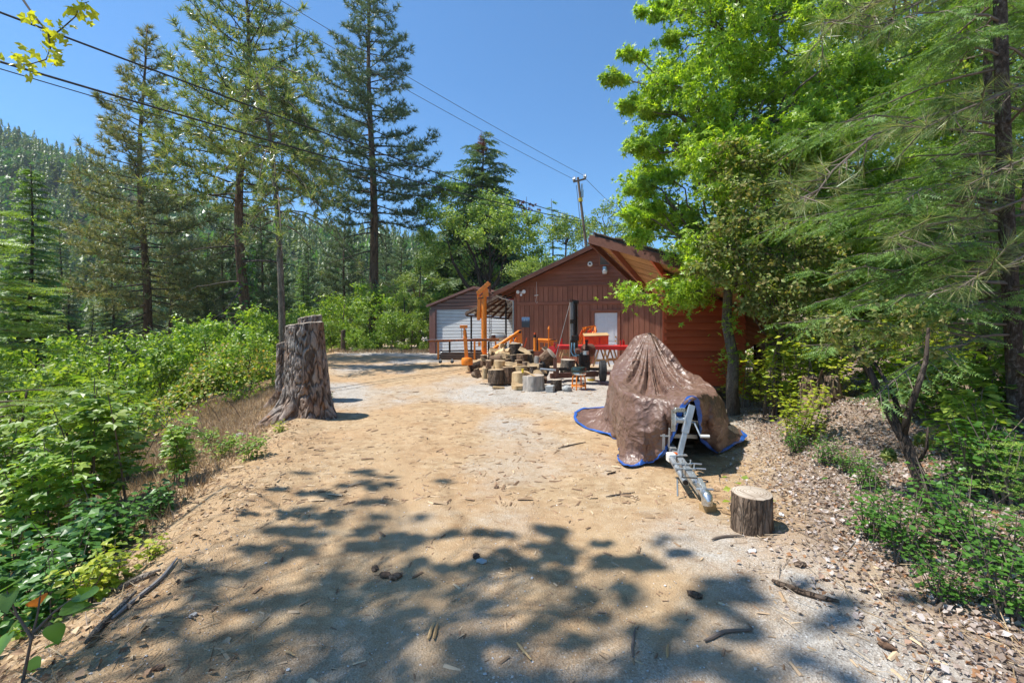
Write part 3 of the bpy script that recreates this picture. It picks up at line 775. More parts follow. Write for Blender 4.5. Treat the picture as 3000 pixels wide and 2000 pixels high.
bk.prism([(W0 + .01, .05, WB + .01), (W1 - .01, .05, WB + .01), (W1 - .01, .05, hR), (W0 + .01, .05, hL)], (0, .06, 0)); rp('wall', bk, 'red_lap')
z = WB
while z < hL - .02:
    def topx(zz): return W0 + (W1 - W0) * min(1, max(0, (hL - zz) / (hL - hR)))
    x0, x1 = topx(z), topx(z + .152)
    m_ = MB(); zt = min(z + .152, hL - .004)
    m_.prism([(W0, -.012, z), (x0, -.012, z), (max(x1, .02), .042, zt), (W0, .042, zt)], (0, .012, 0)); rp('lap_board', m_, 'red_lap', smooth=0); z += .157
sidew = MB(); sidew.prism([(0, .03, WB), (2.3, 6.1, WB), (2.3, 6.1, rz(5.7, 16.3) - .05), (0, .03, hL)], (.07, -.02, 0)); rp('side_wall', sidew, 'red_lap')
sidew = MB(); sidew.prism([(W1, .03, WB), (W1 + 2.2, 6.1, WB), (W1 + 2.2, 6.1, max(WB + .5, rz(7.44, 16.3) - .05)), (W1, .03, hR)], (-.07, .02, 0)); rp('side_wall', sidew, 'red_lap')
fl = MB(); fl.prism([(0, .06, WB), (W1, .06, WB), (W1 + 2.2, 6.0, WB), (2.3, 6.0, WB)], (0, 0, -.14)); rp('floor_frame', fl, 'lumber_dark')
rp('corner_post', MB().box((W1 - .06, .05, .22), (.13, .1, .5), ch=.006), 'red_trim')
for (x, y) in ((.12, .12), (W1 - .06, .1), (1.2, 2.6), (2.5, 5.0)): rp('pier', MB().box((x, y, .1), (.26, .26, .34), ch=.02), 'concrete')
rp('skirt_board', MB().box((.95, .02, WB - .05), (1.3, .03, .07)), 'lumber_dark')

# ------------------------------------------------------------------ sheet-metal garage
gar = empty('metal_garage', (-2.08, 25.3, .26), R_(-19), 'brown sheet metal garage with a grey roll-up door and low gable', 'garage')
def gp(name, mb, mat, **k): return mb.build(name, M[mat], gar, **k)
GW, GE, GR = 2.85, 2.82, 3.78
gs = (GR - GE) / GW
cw = MB(); cw.prism([(-GW + .02, .14, 0), (GW - .02, .14, 0), (GW - .02, .14, GE - .03), (0, .14, GR - .03), (-GW + .02, .14, GE - .03)], (0, 7, 0)); gp('wall', cw, 'steel_brown')
DW, DH = 2.44, 2.52
for s in (-1, 1):
    for k in range(2): gp('jamb_panel', MB().box((s * (DW + .11 + k * .2), .06, DH / 2), (.19, .16 - .03 * k, DH), ch=.01), 'steel_brown')
z = DH + .02; k = 0
while z < GR - .12:
    zt = min(z + .195, GR - .06)
    def hw(zz): return GW - .02 if zz < GE - .02 else max(.02, (GR - .04 - zz) / gs)
    m_ = MB(); x0 = hw(zt) - .02; pr = [(.10, z), (.085, z + .01), (.085, z + .10), (.03, z + .115), (.03, z + .15), (.10, zt)]
    vs_ = [(-x0, y, zz) for (y, zz) in pr] + [(x0, y, zz) for (y, zz) in pr]; n = len(pr)
    m_._add(vs_, [(i, i + 1, n + i + 1, n + i) for i in range(n - 1)]); gp('siding_panel', m_, 'steel_brown', smooth=0); z += .2; k += 1
for s in (-1, 1):
    m_ = MB(); m_.prism([(0, -.06, GR + .02), (s * (GW + .14), -.06, GE - .03), (s * (GW + .14), -.06, GE - .07), (0, -.06, GR - .03)], (0, 7.3, 0)); gp('roof', m_, 'steel_brown', smooth=0)
    m_ = MB(); m_.prism([(0, -.09, GR + .025), (s * (GW + .15), -.09, GE - .025), (s * (GW + .15), -.09, GE - .15), (0, -.09, GR - .11)], (0, .03, 0)); gp('rake_trim', m_, 'steel_brown', smooth=0)
cur = MB(); ns = 31; pts = []
for k in range(ns):
    z0 = k * DH / ns; dz = DH / ns
    pts += [(.16, z0), (.135, z0 + dz * .25), (.130, z0 + dz * .5), (.140, z0 + dz * .78), (.16, z0 + dz * .9)]
pts.append((.16, DH)); n = len(pts)
cur._add([(-DW, y, z) for (y, z) in pts] + [(DW, y, z) for (y, z) in pts], [(i, i + 1, n + i + 1, n + i) for i in range(n - 1)])
cu = gp('rollup_door', cur, 'door_metal', smooth=25)
MB().box((0, .12, .05), (2 * DW, .05, .1), ch=.01).build('bottom_bar', M['galv'], cu)
MB().box((.2, .11, .75), (.14, .03, .05), ch=.01).build('handle', M['dark'], cu)

# ------------------------------------------------------------------ lean-to carport between the two
A1, B1 = at(1462, 867, 20.6), at(1364, 918, 21.6)
A2, Bb = at(1512, 878, 25.0) + Vector((.6, 0, .3)), at(1508, 934, 25.4); Bb.z = B1.z - .1
car = empty('lean_to', (A1.x, A1.y, .28), 0, 'open lean-to with a sheet roof on rafters beside the workshop', 'carport')
O_ = Vector((A1.x, A1.y, .28)); L4 = lambda p: Vector(p) - O_
up = Vector((0, 0, 1))
def lerp(a_, b_, t): return a_ + (b_ - a_) * t
for k in range(8):
    t0, t1 = k / 8, (k + 1) / 8 - .004
    m_ = MB(); m_.prism([L4(lerp(A1, A2, t0)), L4(lerp(B1, Bb, t0)), L4(lerp(B1, Bb, t1)), L4(lerp(A1, A2, t1))], (0, 0, .02)); m_.build('roof_sheet', M['sheet'], car, smooth=0)
for k in range(7):
    t0 = k / 6; MB().bar(L4(lerp(A1, A2, t0)) - up * .06, L4(lerp(B1, Bb, t0)) - up * .06, .05, .11).build('rafter', M['rusty'], car)
for t0 in (.02, .36, .70, .97): MB().bar(L4(lerp(A1, B1, t0)) - up * .14, L4(lerp(A2, Bb, t0)) - up * .14, .05, .07).build('purlin', M['lumber_dark'], car)
MB().bar(L4(A1) + Vector((0, -.06, 0)), L4(B1) + Vector((0, -.06, 0)), .03, .12).build('fascia', M['lumber_dark'], car)
for p in (lerp(lerp(A1, B1, .04), lerp(A2, Bb, .04), .25), lerp(B1, Bb, .1), lerp(B1, Bb, .95), lerp(A2, Bb, .1)):
    q = Vector((p.x, p.y, .28)); MB().cyl(L4(q), L4(p) - up * .12, .045, n=10).build('post', M['dark'], car)
hoop = empty('basketball_hoop', at(1497, 877, 20.2), R_(-16), 'red basketball hoop with a white net under the workshop eave', 'hoop')
MB().torus((0, 0, 0), (0, 0, 1), .225, .013, 24, 8).build('rim', M['red'], hoop)
MB().bar((.2, .05, 0), (.55, .2, -.02), .10, .05).build('bracket', M['dark'], hoop)
net = MB()
for k in range(12):
    for s in (1, -1):
        pts = []
        for j in range(6):
            th = 2 * math.pi * (k + s * j * .5) / 12; rr = .22 * (1 - .09 * j); pts.append((rr * math.cos(th), rr * math.sin(th), -.01 - .07 * j))
        net.tube(pts, .006, 4)
net.build('net', M['white_plastic'], hoop)
# ------------------------------------------------------------------ utility pole and lines
PB, PT = at(1722, 760, 31), at(1693, 520, 31)
pole = empty('utility_pole', (PB.x, PB.y, .2), 0, 'leaning wooden utility pole with a short crossarm behind the workshop roof', 'utility pole')
LP = lambda p: Vector(p) - Vector((PB.x, PB.y, .2))
base = PB + (PB - PT) * ((PB.z - .2) / (PT.z - PB.z))
MB().tube([LP(base), LP(lerp(base, PT, .5)), LP(PT)], [.115, .10, .08], 12).build('pole', M['pole'], pole)
cA, cB = at(1680, 533, 30.8), at(1716, 524, 31.0)
MB().bar(LP(cA), LP(cB), .09, .11).build('crossarm', M['pole'], pole)
for p in (cA, lerp(cA, cB, .12), cB, lerp(cA, cB, .88)):
    MB().lathe([(.03, 0), (.07, .05), (.04, .09), (.075, .14), (.04, .2), (.02, .34)], tuple(LP(p) + Vector((0, 0, .04))), 10).build('insulator', M['galv'], pole)
MB().cyl(LP(lerp(base, PT, .93)) + Vector((.16, -.1, -.2)), LP(lerp(base, PT, .93)) + Vector((.16, -.1, .35)), .06).cyl(LP(lerp(base, PT, .90)) + Vector((.14, -.12, -.2)), LP(lerp(base, PT, .90)) + Vector((.14, -.12, .3)), .09).build('fuse_cutout', M['galv'], pole)
MB().cyl(LP(lerp(base, PT, .86)), LP(lerp(base, PT, .88)), .145).build('marker_band', M['yellow'], pole)
MB().tube([LP(lerp(base, PT, .95)) + Vector((-.2, -.2, 0)), LP(lerp(base, PT, .5)) + Vector((-.3, -.2, 0)), LP(at(1694, 740, 31))], .02, 5).build('ground_wire', M['wire'], pole)
def wire(label, p0, p1, r, sag, mat, name='power_line', group=None):
    pts = []
    for i in range(25):
        t_ = i / 24; p = lerp(Vector(p0), Vector(p1), t_); p.z -= sag * 4 * t_ * (1 - t_); pts.append(p)
    o = MB().tube(pts, r, 6).build(name, M[mat]); tag(o, label, 'cable', group); return o
wire('upper thick black cable sloping from the pole to the upper left corner', at(1697, 640, 31), at(-400, -115, 8), .022, .25, 'black')
wire('lower thick black cable passing through the left pines', at(1699, 648, 31), at(-400, 62, 8), .024, .25, 'black')
wire('thin black cable just under the lower thick cable', at(1700, 655, 31), at(-400, 82, 8), .011, .35, 'black')
wire('thin bare wire from the crossarm to the top edge, farther from the camera', at(1680, 525, 30.8), at(560, -102, 16), .012, .2, 'wire')
wire('thin bare wire from the crossarm to the top edge, ending at the right insulator', at(1713, 516, 31), at(640, -110, 16), .012, .2, 'wire')
wire('bare wire running from the crossarm down behind the green tree crown', at(1718, 526, 31), at(1860, 660, 50), .016, .1, 'wire')
wire('short dark service line from the pole to the workshop ridge', at(1709, 655, 31), at(1790, 718, 22), .02, .15, 'black')

# ------------------------------------------------------------------ big cut trunk beside the road
def big_stump(name, base, top, r0, r1, H, roots, label, mat, seed, nth=300, nz=130, furrow=.045, cutm='cut_grey', tilt=(0, 0), jag=0.0):
    r = np.random.default_rng(seed)
    th = np.linspace(0, 2 * np.pi, nth, endpoint=False); zz = np.linspace(-.55, H, nz)
    TH, ZZ = np.meshgrid(th, zz); t_ = np.clip(ZZ / H, 0, 1)
    rad = r0 + (r1 - r0) * t_ ** .7
    flare = np.clip(1 - ZZ / (.34 * H), 0, 1.2)
    for (a_, w_, amt) in roots:
        dd = np.angle(np.exp(1j * (TH - R_(a_)))); rad = rad + amt * flare ** 2 * np.exp(-(dd / w_) ** 2)
    cx, cy = np.cos(TH), np.sin(TH)
    # bark plates: warped cells stretched along the trunk
    u = TH / (2 * np.pi) * 25 + 1.5 * (fbm(TH * 3.3, ZZ * 2.6, 4) - .5) * 2; v = ZZ * 3.4 + 9 + 1.6 * (fbm(TH * 5, ZZ * 1.3, 3) - .5)
    iu, iv = np.floor(u), np.floor(v); d1 = np.full_like(u, 9.); d2 = np.full_like(u, 9.)
    for du in (-1, 0, 1):
        for dv in (-1, 0, 1):
            a1, b1 = (iu + du), (iv + dv); h1 = _pr[(a1 % 25).astype(int), (b1.astype(int) * 7 + seed) % 64]; h2 = _pr[(a1 % 25).astype(int) + 20, (b1.astype(int) * 5 + seed) % 64]
            d = np.hypot(u - a1 - h1, (v - b1 - h2) * .8); m_ = d < d1; d2 = np.where(m_, d1, np.minimum(d2, d)); d1 = np.where(m_, d, d1)
    plate = np.clip((d2 - d1 - .04 + .5 * (fbm(u * 2.3, v * 2.3, 4) - .5)) * 4.5, 0, 1)
    rad = rad + furrow * (plate - 1) * (1 - .6 * np.clip(ZZ / H * 8 - 7, 0, 1)) + .03 * (fbm(u * 1.1, ZZ * 5, 4) - .5) + .034 * (fbm(TH * 14, ZZ * 11, 4) - .5)
    X = rad * cx + tilt[0] * ZZ; Y = rad * cy + tilt[1] * ZZ
    Zt = ZZ + (ZZ > H * .97) * (.03 * (fbm(TH * 4, 0 * TH, 3) - .5) + .05 * cx) + jag * np.clip(ZZ / H - .45, 0, 1) * (fbm(np.abs(TH) * 3.1 + seed, 0 * TH, 3) - .45)
    V = np.stack([X, Y, Zt], -1).reshape(-1, 3)
    i = np.arange(nz - 1)[:, None] * nth; j = np.arange(nth)[None]; j2 = (j + 1) % nth
    a0, b0, c0, d0 = (i + j).ravel(), (i + j2).ravel(), (i + nth + j2).ravel(), (i + nth + j).ravel()
    ac = Acc(); ac.add(V, np.concatenate([np.stack([a0, b0, c0], 1), np.stack([a0, c0, d0], 1)]))
    o = ac.build(name, mat, None, True); o.location = base; tag(o, label, 'tree stump')
    ca = o.data.color_attributes.new('plate', 'FLOAT_COLOR', 'POINT'); pv = plate.ravel().astype(np.float32)
    ca.data.foreach_set('color', np.stack([pv, pv, pv, np.ones_like(pv)], 1).ravel())
    ring = V[-nth:]; ac = Acc(); cen = ring.mean(0)
    inner = cen + (ring - cen) * .93 + np.array([0, 0, .015])
    Vc = np.concatenate([ring, inner, [cen + [0, 0, .02]]]); q = np.arange(nth); q2 = (q + 1) % nth
    ac.add(Vc, np.concatenate([np.stack([q, q2, nth + q2], 1), np.stack([q, nth + q2, nth + q], 1), np.stack([nth + q, nth + q2, np.full(nth, 2 * nth)], 1)]))
    ac.build('cut_top', M[cutm], o); return o
def m_bigbark():
    t = NT('old_pine_bark'); v = t.coord((1, 1, .3)); v1 = t.coord()
    g = t.n('ShaderNodeNewGeometry')
    n1 = t.noise(v, 11, 8, .68, .5); n2 = t.noise(v1, 1.6, 4)
    c = t.ramp(n1, [(.28, (.10, .065, .047)), (.5, (.27, .17, .115)), (.72, (.44, .32, .235))])
    c = t.mix(t.ramp(n2, [(.34, (0, 0, 0)), (.54, (.85, .85, .85))]), c, t.ramp(n1, [(.3, (.15, .12, .10)), (.6, (.38, .34, .30)), (.75, (.52, .48, .44))]))
    c = t.mix(t.ramp(t.noise(v1, 6, 5), [(.62, (0, 0, 0)), (.7, (.8, .8, .8))]), c, (.40, .19, .08))
    pa = t.n('ShaderNodeAttribute'); pa.attribute_name = 'plate'
    fis = t.math('ADD', pa.outputs['Fac'], t.math('MULTIPLY_ADD', t.noise(v, 22, 5, .7), .7, -.35))
    c = t.mix(.92, c, t.ramp(fis, [(.05, (.38, .34, .31)), (.42, (.88, .86, .84)), (.85, (1.15, 1.15, 1.15))]), 'MULTIPLY')
    h2 = t.math('ADD', t.math('MULTIPLY', n1, .7), t.math('ADD', t.math('MULTIPLY', t.noise(v1, 38, 6, .7), .5), t.math('MULTIPLY', fis, .5)))
    t.bsdf(c, .92, 0, t.bump(h2, 1.0, .05), .15); return t.m
M['bigbark'] = m_bigbark()
sp_ = gat(890, 1216); 
big_stump('tree_stump', (sp_.x - .02, sp_.y + .25, sp_.z), None, .48, .345, 1.74, [(215, .30, .30), (250, .2, .20), (-15, .35, .13), (170, .3, .15), (290, .2, .08)], 'tall thick pine stump with furrowed bark at the road edge', M['bigbark'], 3, furrow=.020, tilt=(-.045, 0))
s2 = Vector((-4.75, 10.7, g1(-4.75, 10.7)))
big_stump('tree_stump', s2, None, .34, .26, 1.90, [(200, .3, .2)], 'thinner dark stump standing right behind the tall thick one', M['bigbark'], 8, 80, 60)
s3 = Vector((-5.40, 10.8, g1(-5.40, 10.8)))
big_stump('tree_stump', s3, None, .20, .17, 1.42, [(200, .3, .2)], 'low weathered stump peeking out left of the tall thick one', M['bigbark'], 12, 60, 50)
M['rotten'] = m_wood('rotten_wood', (.15, .095, .055), (.36, .25, .15), (14, 14, 2.0), .95, .9)
# rotten stump on the right bank
s4 = Vector((4.62, 6.75, g1(4.62, 6.75) - .05))
big_stump('rotten_stump', s4, None,   .30, .25, .46, [(200, .3, .12), (300, .3, .14), (250, .15, .1)], 'rotten splintered stump covered with needles on the right bank', M['rotten'], 17, 120, 50, .10, 'bark', (-.12, .05), 1.1)
g_p = at(985, 0, 26); gp2 = Vector((-10.2, 27.5, g1(-10.2, 27.5)))
big_stump('post_stump', gp2, None, .15, .13, 1.3, [], 'slim weathered stump among the bushes at the far road end', M['bark'], 19, 24, 14, .01)

# ------------------------------------------------------------------ covered watercraft on its trailer
def cr(P, n, closed=True):
    P = np.array(P, float); k = len(P); out = []
    seg = np.linalg.norm(np.roll(P, -1, 0) - P, axis=1); tot = seg.sum()
    for i in range(k):
        p0, p1, p2, p3 = P[(i - 1) % k], P[i], P[(i + 1) % k], P[(i + 2) % k]
        for s in np.arange(n) / n:
            out.append(.5 * ((2 * p1) + (p2 - p0) * s + (2 * p0 - 5 * p1 + 4 * p2 - p3) * s * s + (3 * p1 - p0 - 3 * p2 + p3) * s ** 3))
    return np.array(out)
hem = [(1.27, 9.15, .03), (1.20, 8.28, .02), (1.50, 7.35, .02), (1.72, 7.0, .02), (1.40, 6.02, .02), (1.47, 5.70, .02), (1.77, 5.86, .03),
       (1.91, 5.74, .17), (1.985, 5.66, .34), (2.02, 5.56, .58), (2.05, 5.47, .78), (2.17, 5.42, .895), (2.31, 5.62, .55), (2.52, 6.0, .25), (2.83, 6.28, .05), (3.17, 6.48, .12), (3.46, 6.72, .17),
       (3.32, 7.5, .16), (3.2, 8.6, .06), (2.85, 9.5, .04), (2.2, 9.8, .03), (1.6, 9.7, .03)]
tope = [(1.94, 8.6, 1.09), (1.73, 8.0, 1.03), (1.60, 7.3, .96), (1.53, 6.8, .935), (1.49, 6.3, .92), (1.57, 6.0, .89), (1.71, 5.85, .855),
        (1.855, 5.75, .845), (1.92, 5.7, .84), (2.01, 5.63, .865), (2.10, 5.57, .905), (2.23, 5.53, .93), (2.36, 5.65, .925), (2.5, 5.8, .90), (2.71, 6.08, .85), (2.88, 6.4, .84), (3.03, 6.8, .85),
        (3.03, 7.4, .97), (2.93, 8.3, 1.07), (2.7, 8.8, 1.12), (2.35, 9.0, 1.12), (2.08, 8.9, 1.11)]
NS = 18
HR_, TR_ = cr(hem, NS), cr(tope, NS); NI = len(HR_); PK = np.array([2.42, 8.05, 1.66])
ii = np.arange(NI)
per = lambda f, ph: np.sin(2 * np.pi * f * ii / NI + ph)
ph_ = ii / NI * 40
rows = []
NA, NB = 34, 30
nz_ = lambda k, s: vnoise(np.abs(((ii / NI) * k)) % 64, np.full(NI, s)) - .5
for a_ in range(NA):
    s = a_ / (NA - 1); dirn = TR_ - PK; off = .30 / np.linalg.norm(dirn[:, :2], axis=1) * .6; se = (np.sqrt(s * s + off ** 2) - off) / (np.sqrt(1 + off ** 2) - off); front = np.clip(-(dirn[:, 1]) / 2.0, 0, 1)
    g_ = (1 - se) ** (1.08 + 2.2 * front)
    p = PK + (TR_ - PK) * s
    z = TR_[:, 2] + (PK[2] - TR_[:, 2]) * g_
    dirn = TR_ - PK; front = np.clip(-(dirn[:, 1]) / 2.5, 0, 1)
    z = z - .05 * front * math.sin(math.pi * s) ** 2
    cre = .055 * (per(17, .4) * .5 + per(9, 1.9) + per(29, .3) * .4) * math.sin(math.pi * min(1, s * 1.05)) ** 1.6 * min(1, s / .35) * (1 - .55 * s)
    p[:, 2] = z + cre * (.35 + (1 - front * .3))
    rows.append(p)
for b_ in range(1, NB):
    q = b_ / (NB - 1)
    onground = np.clip(1 - HR_[:, 2] / .25, 0, 1)
    hq = q ** (1 + 2.2 * onground); vq = 1 - (1 - q) ** (1 + 1.0 * onground)
    p = TR_ + (HR_ - TR_) * hq[:, None]; p[:, 2] = TR_[:, 2] + (HR_[:, 2] - TR_[:, 2]) * vq
    c_ = np.array([2.35, 7.3]); o_ = p[:, :2] - c_; o_ /= np.linalg.norm(o_, axis=1, keepdims=True)
    fold = (.20 * nz_(21, 3.4) + .15 * nz_(43, 8.6) + .022 * per(19, .7) + .012 * per(33, 2.0)) * (q ** .7) * (1 - .5 * q) * (1 - np.exp(-((ii / NI * len(hem) - 11.3) / 1.2) ** 2))
    bul = .07 * math.sin(math.pi * min(1, q * 1.6)) * (q < .63)
    p[:, :2] += o_ * (fold + bul)[:, None]
    gzv = gz(p[:, 0], p[:, 1]) + .012
    p[:, 2] = np.maximum(p[:, 2], gzv + .015 * (per(23, 1) + 1) * q)
    rows.append(p)
TV = np.array(rows)
cr_n = (fbm(TV[:, :, 0] * 9 + TV[:, :, 2] * 5, TV[:, :, 1] * 9 - TV[:, :, 2] * 7, 4) - .5)
TV[:, :, 2] += .014 * cr_n; TV[:, :, 0] += .03 * (fbm(TV[:, :, 1] * 6, TV[:, :, 2] * 8, 4) - .5) * (np.arange(NA + NB - 1)[:, None] > NA)
TV[:, :, 1] += .04 * (fbm(TV[:, :, 0] * 6, TV[:, :, 2] * 8 + 9, 4) - .5) * (np.arange(NA + NB - 1)[:, None] > NA - 2)
nr = NA + NB - 1
# crumples pushed along the surface normal
Nn = np.cross(np.roll(TV, -1, 1) - np.roll(TV, 1, 1), np.gradient(TV, axis=0)); Nn /= np.linalg.norm(Nn, axis=2, keepdims=True) + 1e-9
cellr = np.random.default_rng(88)
def facets(P, pts):
    out = np.full(P.shape[:2], 9.0)
    for c in pts: out = np.minimum(out, np.sqrt(((P - c) ** 2).sum(-1)))
    return out
k_s = TV.reshape(-1, 3)[cellr.integers(0, TV.shape[0] * TV.shape[1], 150)]; k_f = TV.reshape(-1, 3)[cellr.integers(0, TV.shape[0] * TV.shape[1], 420)]
st_ = np.array([1.5, 1.5, .75])
rid = .16 * facets(TV * st_, k_s * st_) + .10 * facets(TV, k_f)
rid = rid - rid.mean()
amp = np.concatenate([np.linspace(.1, .55, NA), np.linspace(.7, 1.1, NB - 1)])
TV = TV + Nn * rid[:, :, None] * amp[:, None, None] * (1 - (np.arange(NA + NB - 1) == NA + NB - 2))[:, None, None]
TV[:, :, 2] = np.maximum(TV[:, :, 2], gz(TV[:, :, 0], TV[:, :, 1]) + .01)
i = np.arange(1, nr - 1)[:, None] * NI; j = np.arange(NI)[None]; j2 = (j + 1) % NI
a0, b0, c0, d0 = (i + j).ravel(), (i + j2).ravel(), (i + NI + j2).ravel(), (i + NI + j).ravel()
tf = np.concatenate([np.stack([a0, b0, c0], 1), np.stack([a0, c0, d0], 1), np.stack([np.zeros(NI, int), NI + np.arange(NI), NI + (np.arange(NI) + 1) % NI], 1)])
def m_tarp():
    t = NT('brown_tarpaulin'); v = t.coord(); n1 = t.noise(v, 5, 6, .6, .8); n2 = t.noise(t.coord((1, 1, .6)), 16, 5, .65, 1.2)
    c = t.ramp(t.noise(v, 1.7, 5), [(.3, (.145, .079, .056)), (.7, (.205, .12, .088))])
    c = t.mix(t.ramp(t.noise(v, 4, 6), [(.55, (0, 0, 0)), (.75, (.45, .45, .45))]), c, (.30, .22, .17))
    rd = lambda nn: t.math('SUBTRACT', 1.0, t.math('ABSOLUTE', t.math('MULTIPLY_ADD', nn, 2.0, -1.0)))
    wv_ = t.n('ShaderNodeTexNoise'); wv_.inputs['Scale'].default_value = 3; wv_.inputs['Detail'].default_value = 3; t.l(v, wv_.inputs['Vector'])
    wd_ = t.n('ShaderNodeVectorMath'); wd_.operation = 'MULTIPLY_ADD'; wd_.inputs[1].default_value = (.25, .25, .25); t.l(wv_.outputs['Color'], wd_.inputs[0]); t.l(v, wd_.inputs[2])
    h = t.math('ADD', t.math('MULTIPLY', t.vor(wd_.outputs[0], 6.5), 1.0), t.math('ADD', t.math('MULTIPLY', t.vor(wd_.outputs[0], 17), .40), t.math('MULTIPLY', n2, .15)))
    r = t.math('MULTIPLY_ADD', n2, .30, .28)
    b = t.bsdf(c, r, 0, t.bump(h, .7, .06), .5); b.inputs['Coat Weight'].default_value = .15; b.inputs['Coat Roughness'].default_value = .22; return t.m
tarp_root = empty('tarp', (2.35, 7.3, 0), 0, 'glossy brown tarp with blue hem draped over a watercraft', 'tarp')
ac = Acc(); ac.add(TV.reshape(-1, 3) - np.array([2.35, 7.3, 0]), tf); tp = ac.build('sheet', m_tarp(), tarp_root, True)
last, prev_ = TV[-1], TV[-3]
d_ = prev_ - last; d_ /= np.linalg.norm(d_, axis=1, keepdims=True) + 1e-9
tang = np.roll(last, -1, 0) - np.roll(last, 1, 0); tang /= np.linalg.norm(tang, axis=1, keepdims=True)
nrm = np.cross(tang, d_); nrm /= np.linalg.norm(nrm, axis=1, keepdims=True)
wv = .045 + .006 * per(40, 0)
ring = [last + nrm * .008 - d_ * .01, last + nrm * .008 + d_ * wv[:, None], last - nrm * .008 + d_ * wv[:, None], last - nrm * .008 - d_ * .01]
Vh = np.concatenate(ring) - np.array([2.35, 7.3, 0]); Fh = []
for k in range(4):
    k2 = (k + 1) % 4; q = np.arange(NI); q2 = (q + 1) % NI
    Fh += [np.stack([k * NI + q, k2 * NI + q, k2 * NI + q2], 1), np.stack([k * NI + q, k2 * NI + q2, k * NI + q2], 1)]
ac = Acc(); ac.add(Vh, np.concatenate(Fh)); ac.build('hem', M['tarp_hem'], tarp_root, False)
for k in range(0, NI, 36):
    p = last[k] + d_[k] * .022; gm = MB(); gm.torus(tuple(p - np.array([2.35, 7.3, 0])), tuple(nrm[k]), .014, .005, 10, 5); gm.build('grommet', M['zinc'], tarp_root)
lv = Acc(); r = np.random.default_rng(4); n = 34
P = np.stack([r.normal(2.28, .16, n), r.normal(6.35, .10, n), np.zeros(n)], 1)
from mathutils.bvhtree import BVHTree
bvh = BVHTree.FromPolygons([tuple(v) for v in TV.reshape(-1, 3)], [tuple(int(q) for q in f) for f in tf])
P[:, 2] = [((bvh.ray_cast(Vector((x, y, 3)), Vector((0, 0, -1)))[0] or Vector((0, 0, .9))).z + .008) for x, y, _ in P]
scatter(lv, LEAF_V, LEAF_F, P, rand_rot(r, n, 4), r.uniform(.02, .045, n)); tag(lv.build('dry_leaves', M['dryleaf']), 'few dry leaves lying in the hollow of the brown tarp', 'leaves', kind='stuff')

C0, C1 = Vector((1.84, 4.30, .135)), Vector((2.27, 8.2, .46))
tr = empty('boat_trailer', (C0.x, C0.y, g1(C0.x, C0.y)), 0, 'galvanised trailer with winch post, its coupler resting near the ground', 'trailer')
TO = Vector(tr.location); T3 = lambda p: Vector(p) - TO
ax = (C1 - C0).normalized(); sx = Vector((ax.y, -ax.x, 0)).normalized(); ux = sx.cross(ax)
tq = lambda s, x=0, z=0: C0 + ax * s + sx * x + ux * z
MB().bar(T3(tq(.16)), T3(tq(3.9)), .075, .075, .006).build('tongue', M['galv'], tr)
for s in (1.9, 3.2): MB().bar(T3(tq(s, -.45)), T3(tq(s, .45)), .06, .06, .005).build('cross_member', M['galv'], tr)
MB().bar(T3(tq(3.2, -.40, -.05)), T3(tq(3.2, .40, -.05)), .06, .06).build('axle', M['galv'], tr)
for s in (-.40, .40):
    c = tq(3.2, s, -.12); wh = MB(); wh.tube([T3(c - sx * .07), T3(c - sx * .06), T3(c + sx * .06), T3(c + sx * .07)], [.17, .21, .21, .17], 22); wo = wh.build('wheel', M['rubber'], tr); MB().cyl(T3(c - sx * .075), T3(c + sx * .075), .11).build('rim', M['galv'], wo)
# coupler
cp = MB(); cp.tube([T3(tq(-.08, 0, .0)), T3(tq(-.04, 0, .02)), T3(tq(.02, 0, .025)), T3(tq(.08, 0, .02)), T3(tq(.18, 0, .015)), T3(tq(.32, 0, .012))], [.018, .045, .052, .046, .042, .046], 14)
cp.lathe([(.05, -.05), (.052, .02), (.045, .05), (.025, .07), (.005, .076)], tuple(T3(tq(-.01, 0, .0))), 16)
cpo = cp.build('coupler', M['zinc'], tr)
MB().bar(T3(tq(.06, 0, .07)), T3(tq(.24, 0, .10)), .04, .02, .004).tube([T3(tq(.10, -.07, .05)), T3(tq(.10, .09, .05))], .011, 8).box(T3(tq(.17, 0, .06)), (.06, .08, .06), None, .008).build('latch', M['galv'], cpo)
MB().tube([T3(tq(.30, .05, .03)), T3(tq(.27, .09, .05)), T3(tq(.20, .07, .09)), T3(tq(.24, -.02, .10)), T3(tq(.32, -.08, .07)), T3(tq(.42, -.12, .03)), T3(tq(.5, -.10, .09))], .007, 6).build('safety_cable', M['black'], tr)
# swivel jack folded along the tongue
MB().tube([T3(tq(.36, -.10, .0)), T3(tq(.98, -.105, .03))], .033, 14).build('jack_tube', M['galv'], tr)
MB().tube([T3(tq(.352, -.10, .0)), T3(tq(.365, -.10, .0))], .027, 12).build('jack_bore_shade', M['grease'], tr)  # solid black disc standing in for the shade inside the open tube end
MB().tube([T3(tq(.40, -.16, -.02)), T3(tq(.37, -.18, .02)), T3(tq(.36, -.18, -.04)), T3(tq(.32, -.185, -.13))], .009, 8).build('jack_handle', M['galv'], tr)
MB().box(T3(tq(.99, -.10, .03)), (.09, .10, .10), None, .01).build('jack_mount', M['white_plastic'], tr)
br = MB()
for s in (.60, .74):
    br.bar(T3(tq(s, -.15, .052)), T3(tq(s, .06, .052)), .035, .010)
    for x in (.05, -.04): br.tube([T3(tq(s, x, -.07)), T3(tq(s, x, .10))], .007, 6)
    br.tube([T3(tq(s, .04, .06)), T3(tq(s, .17, .055))], .008, 6)
br.build('clamp', M['galv'], tr)
MB().box(T3(tq(1.02, -.045, .06)), (.04, .05, .03), None, .004).build('reflector', M['orange_glass'], tr)
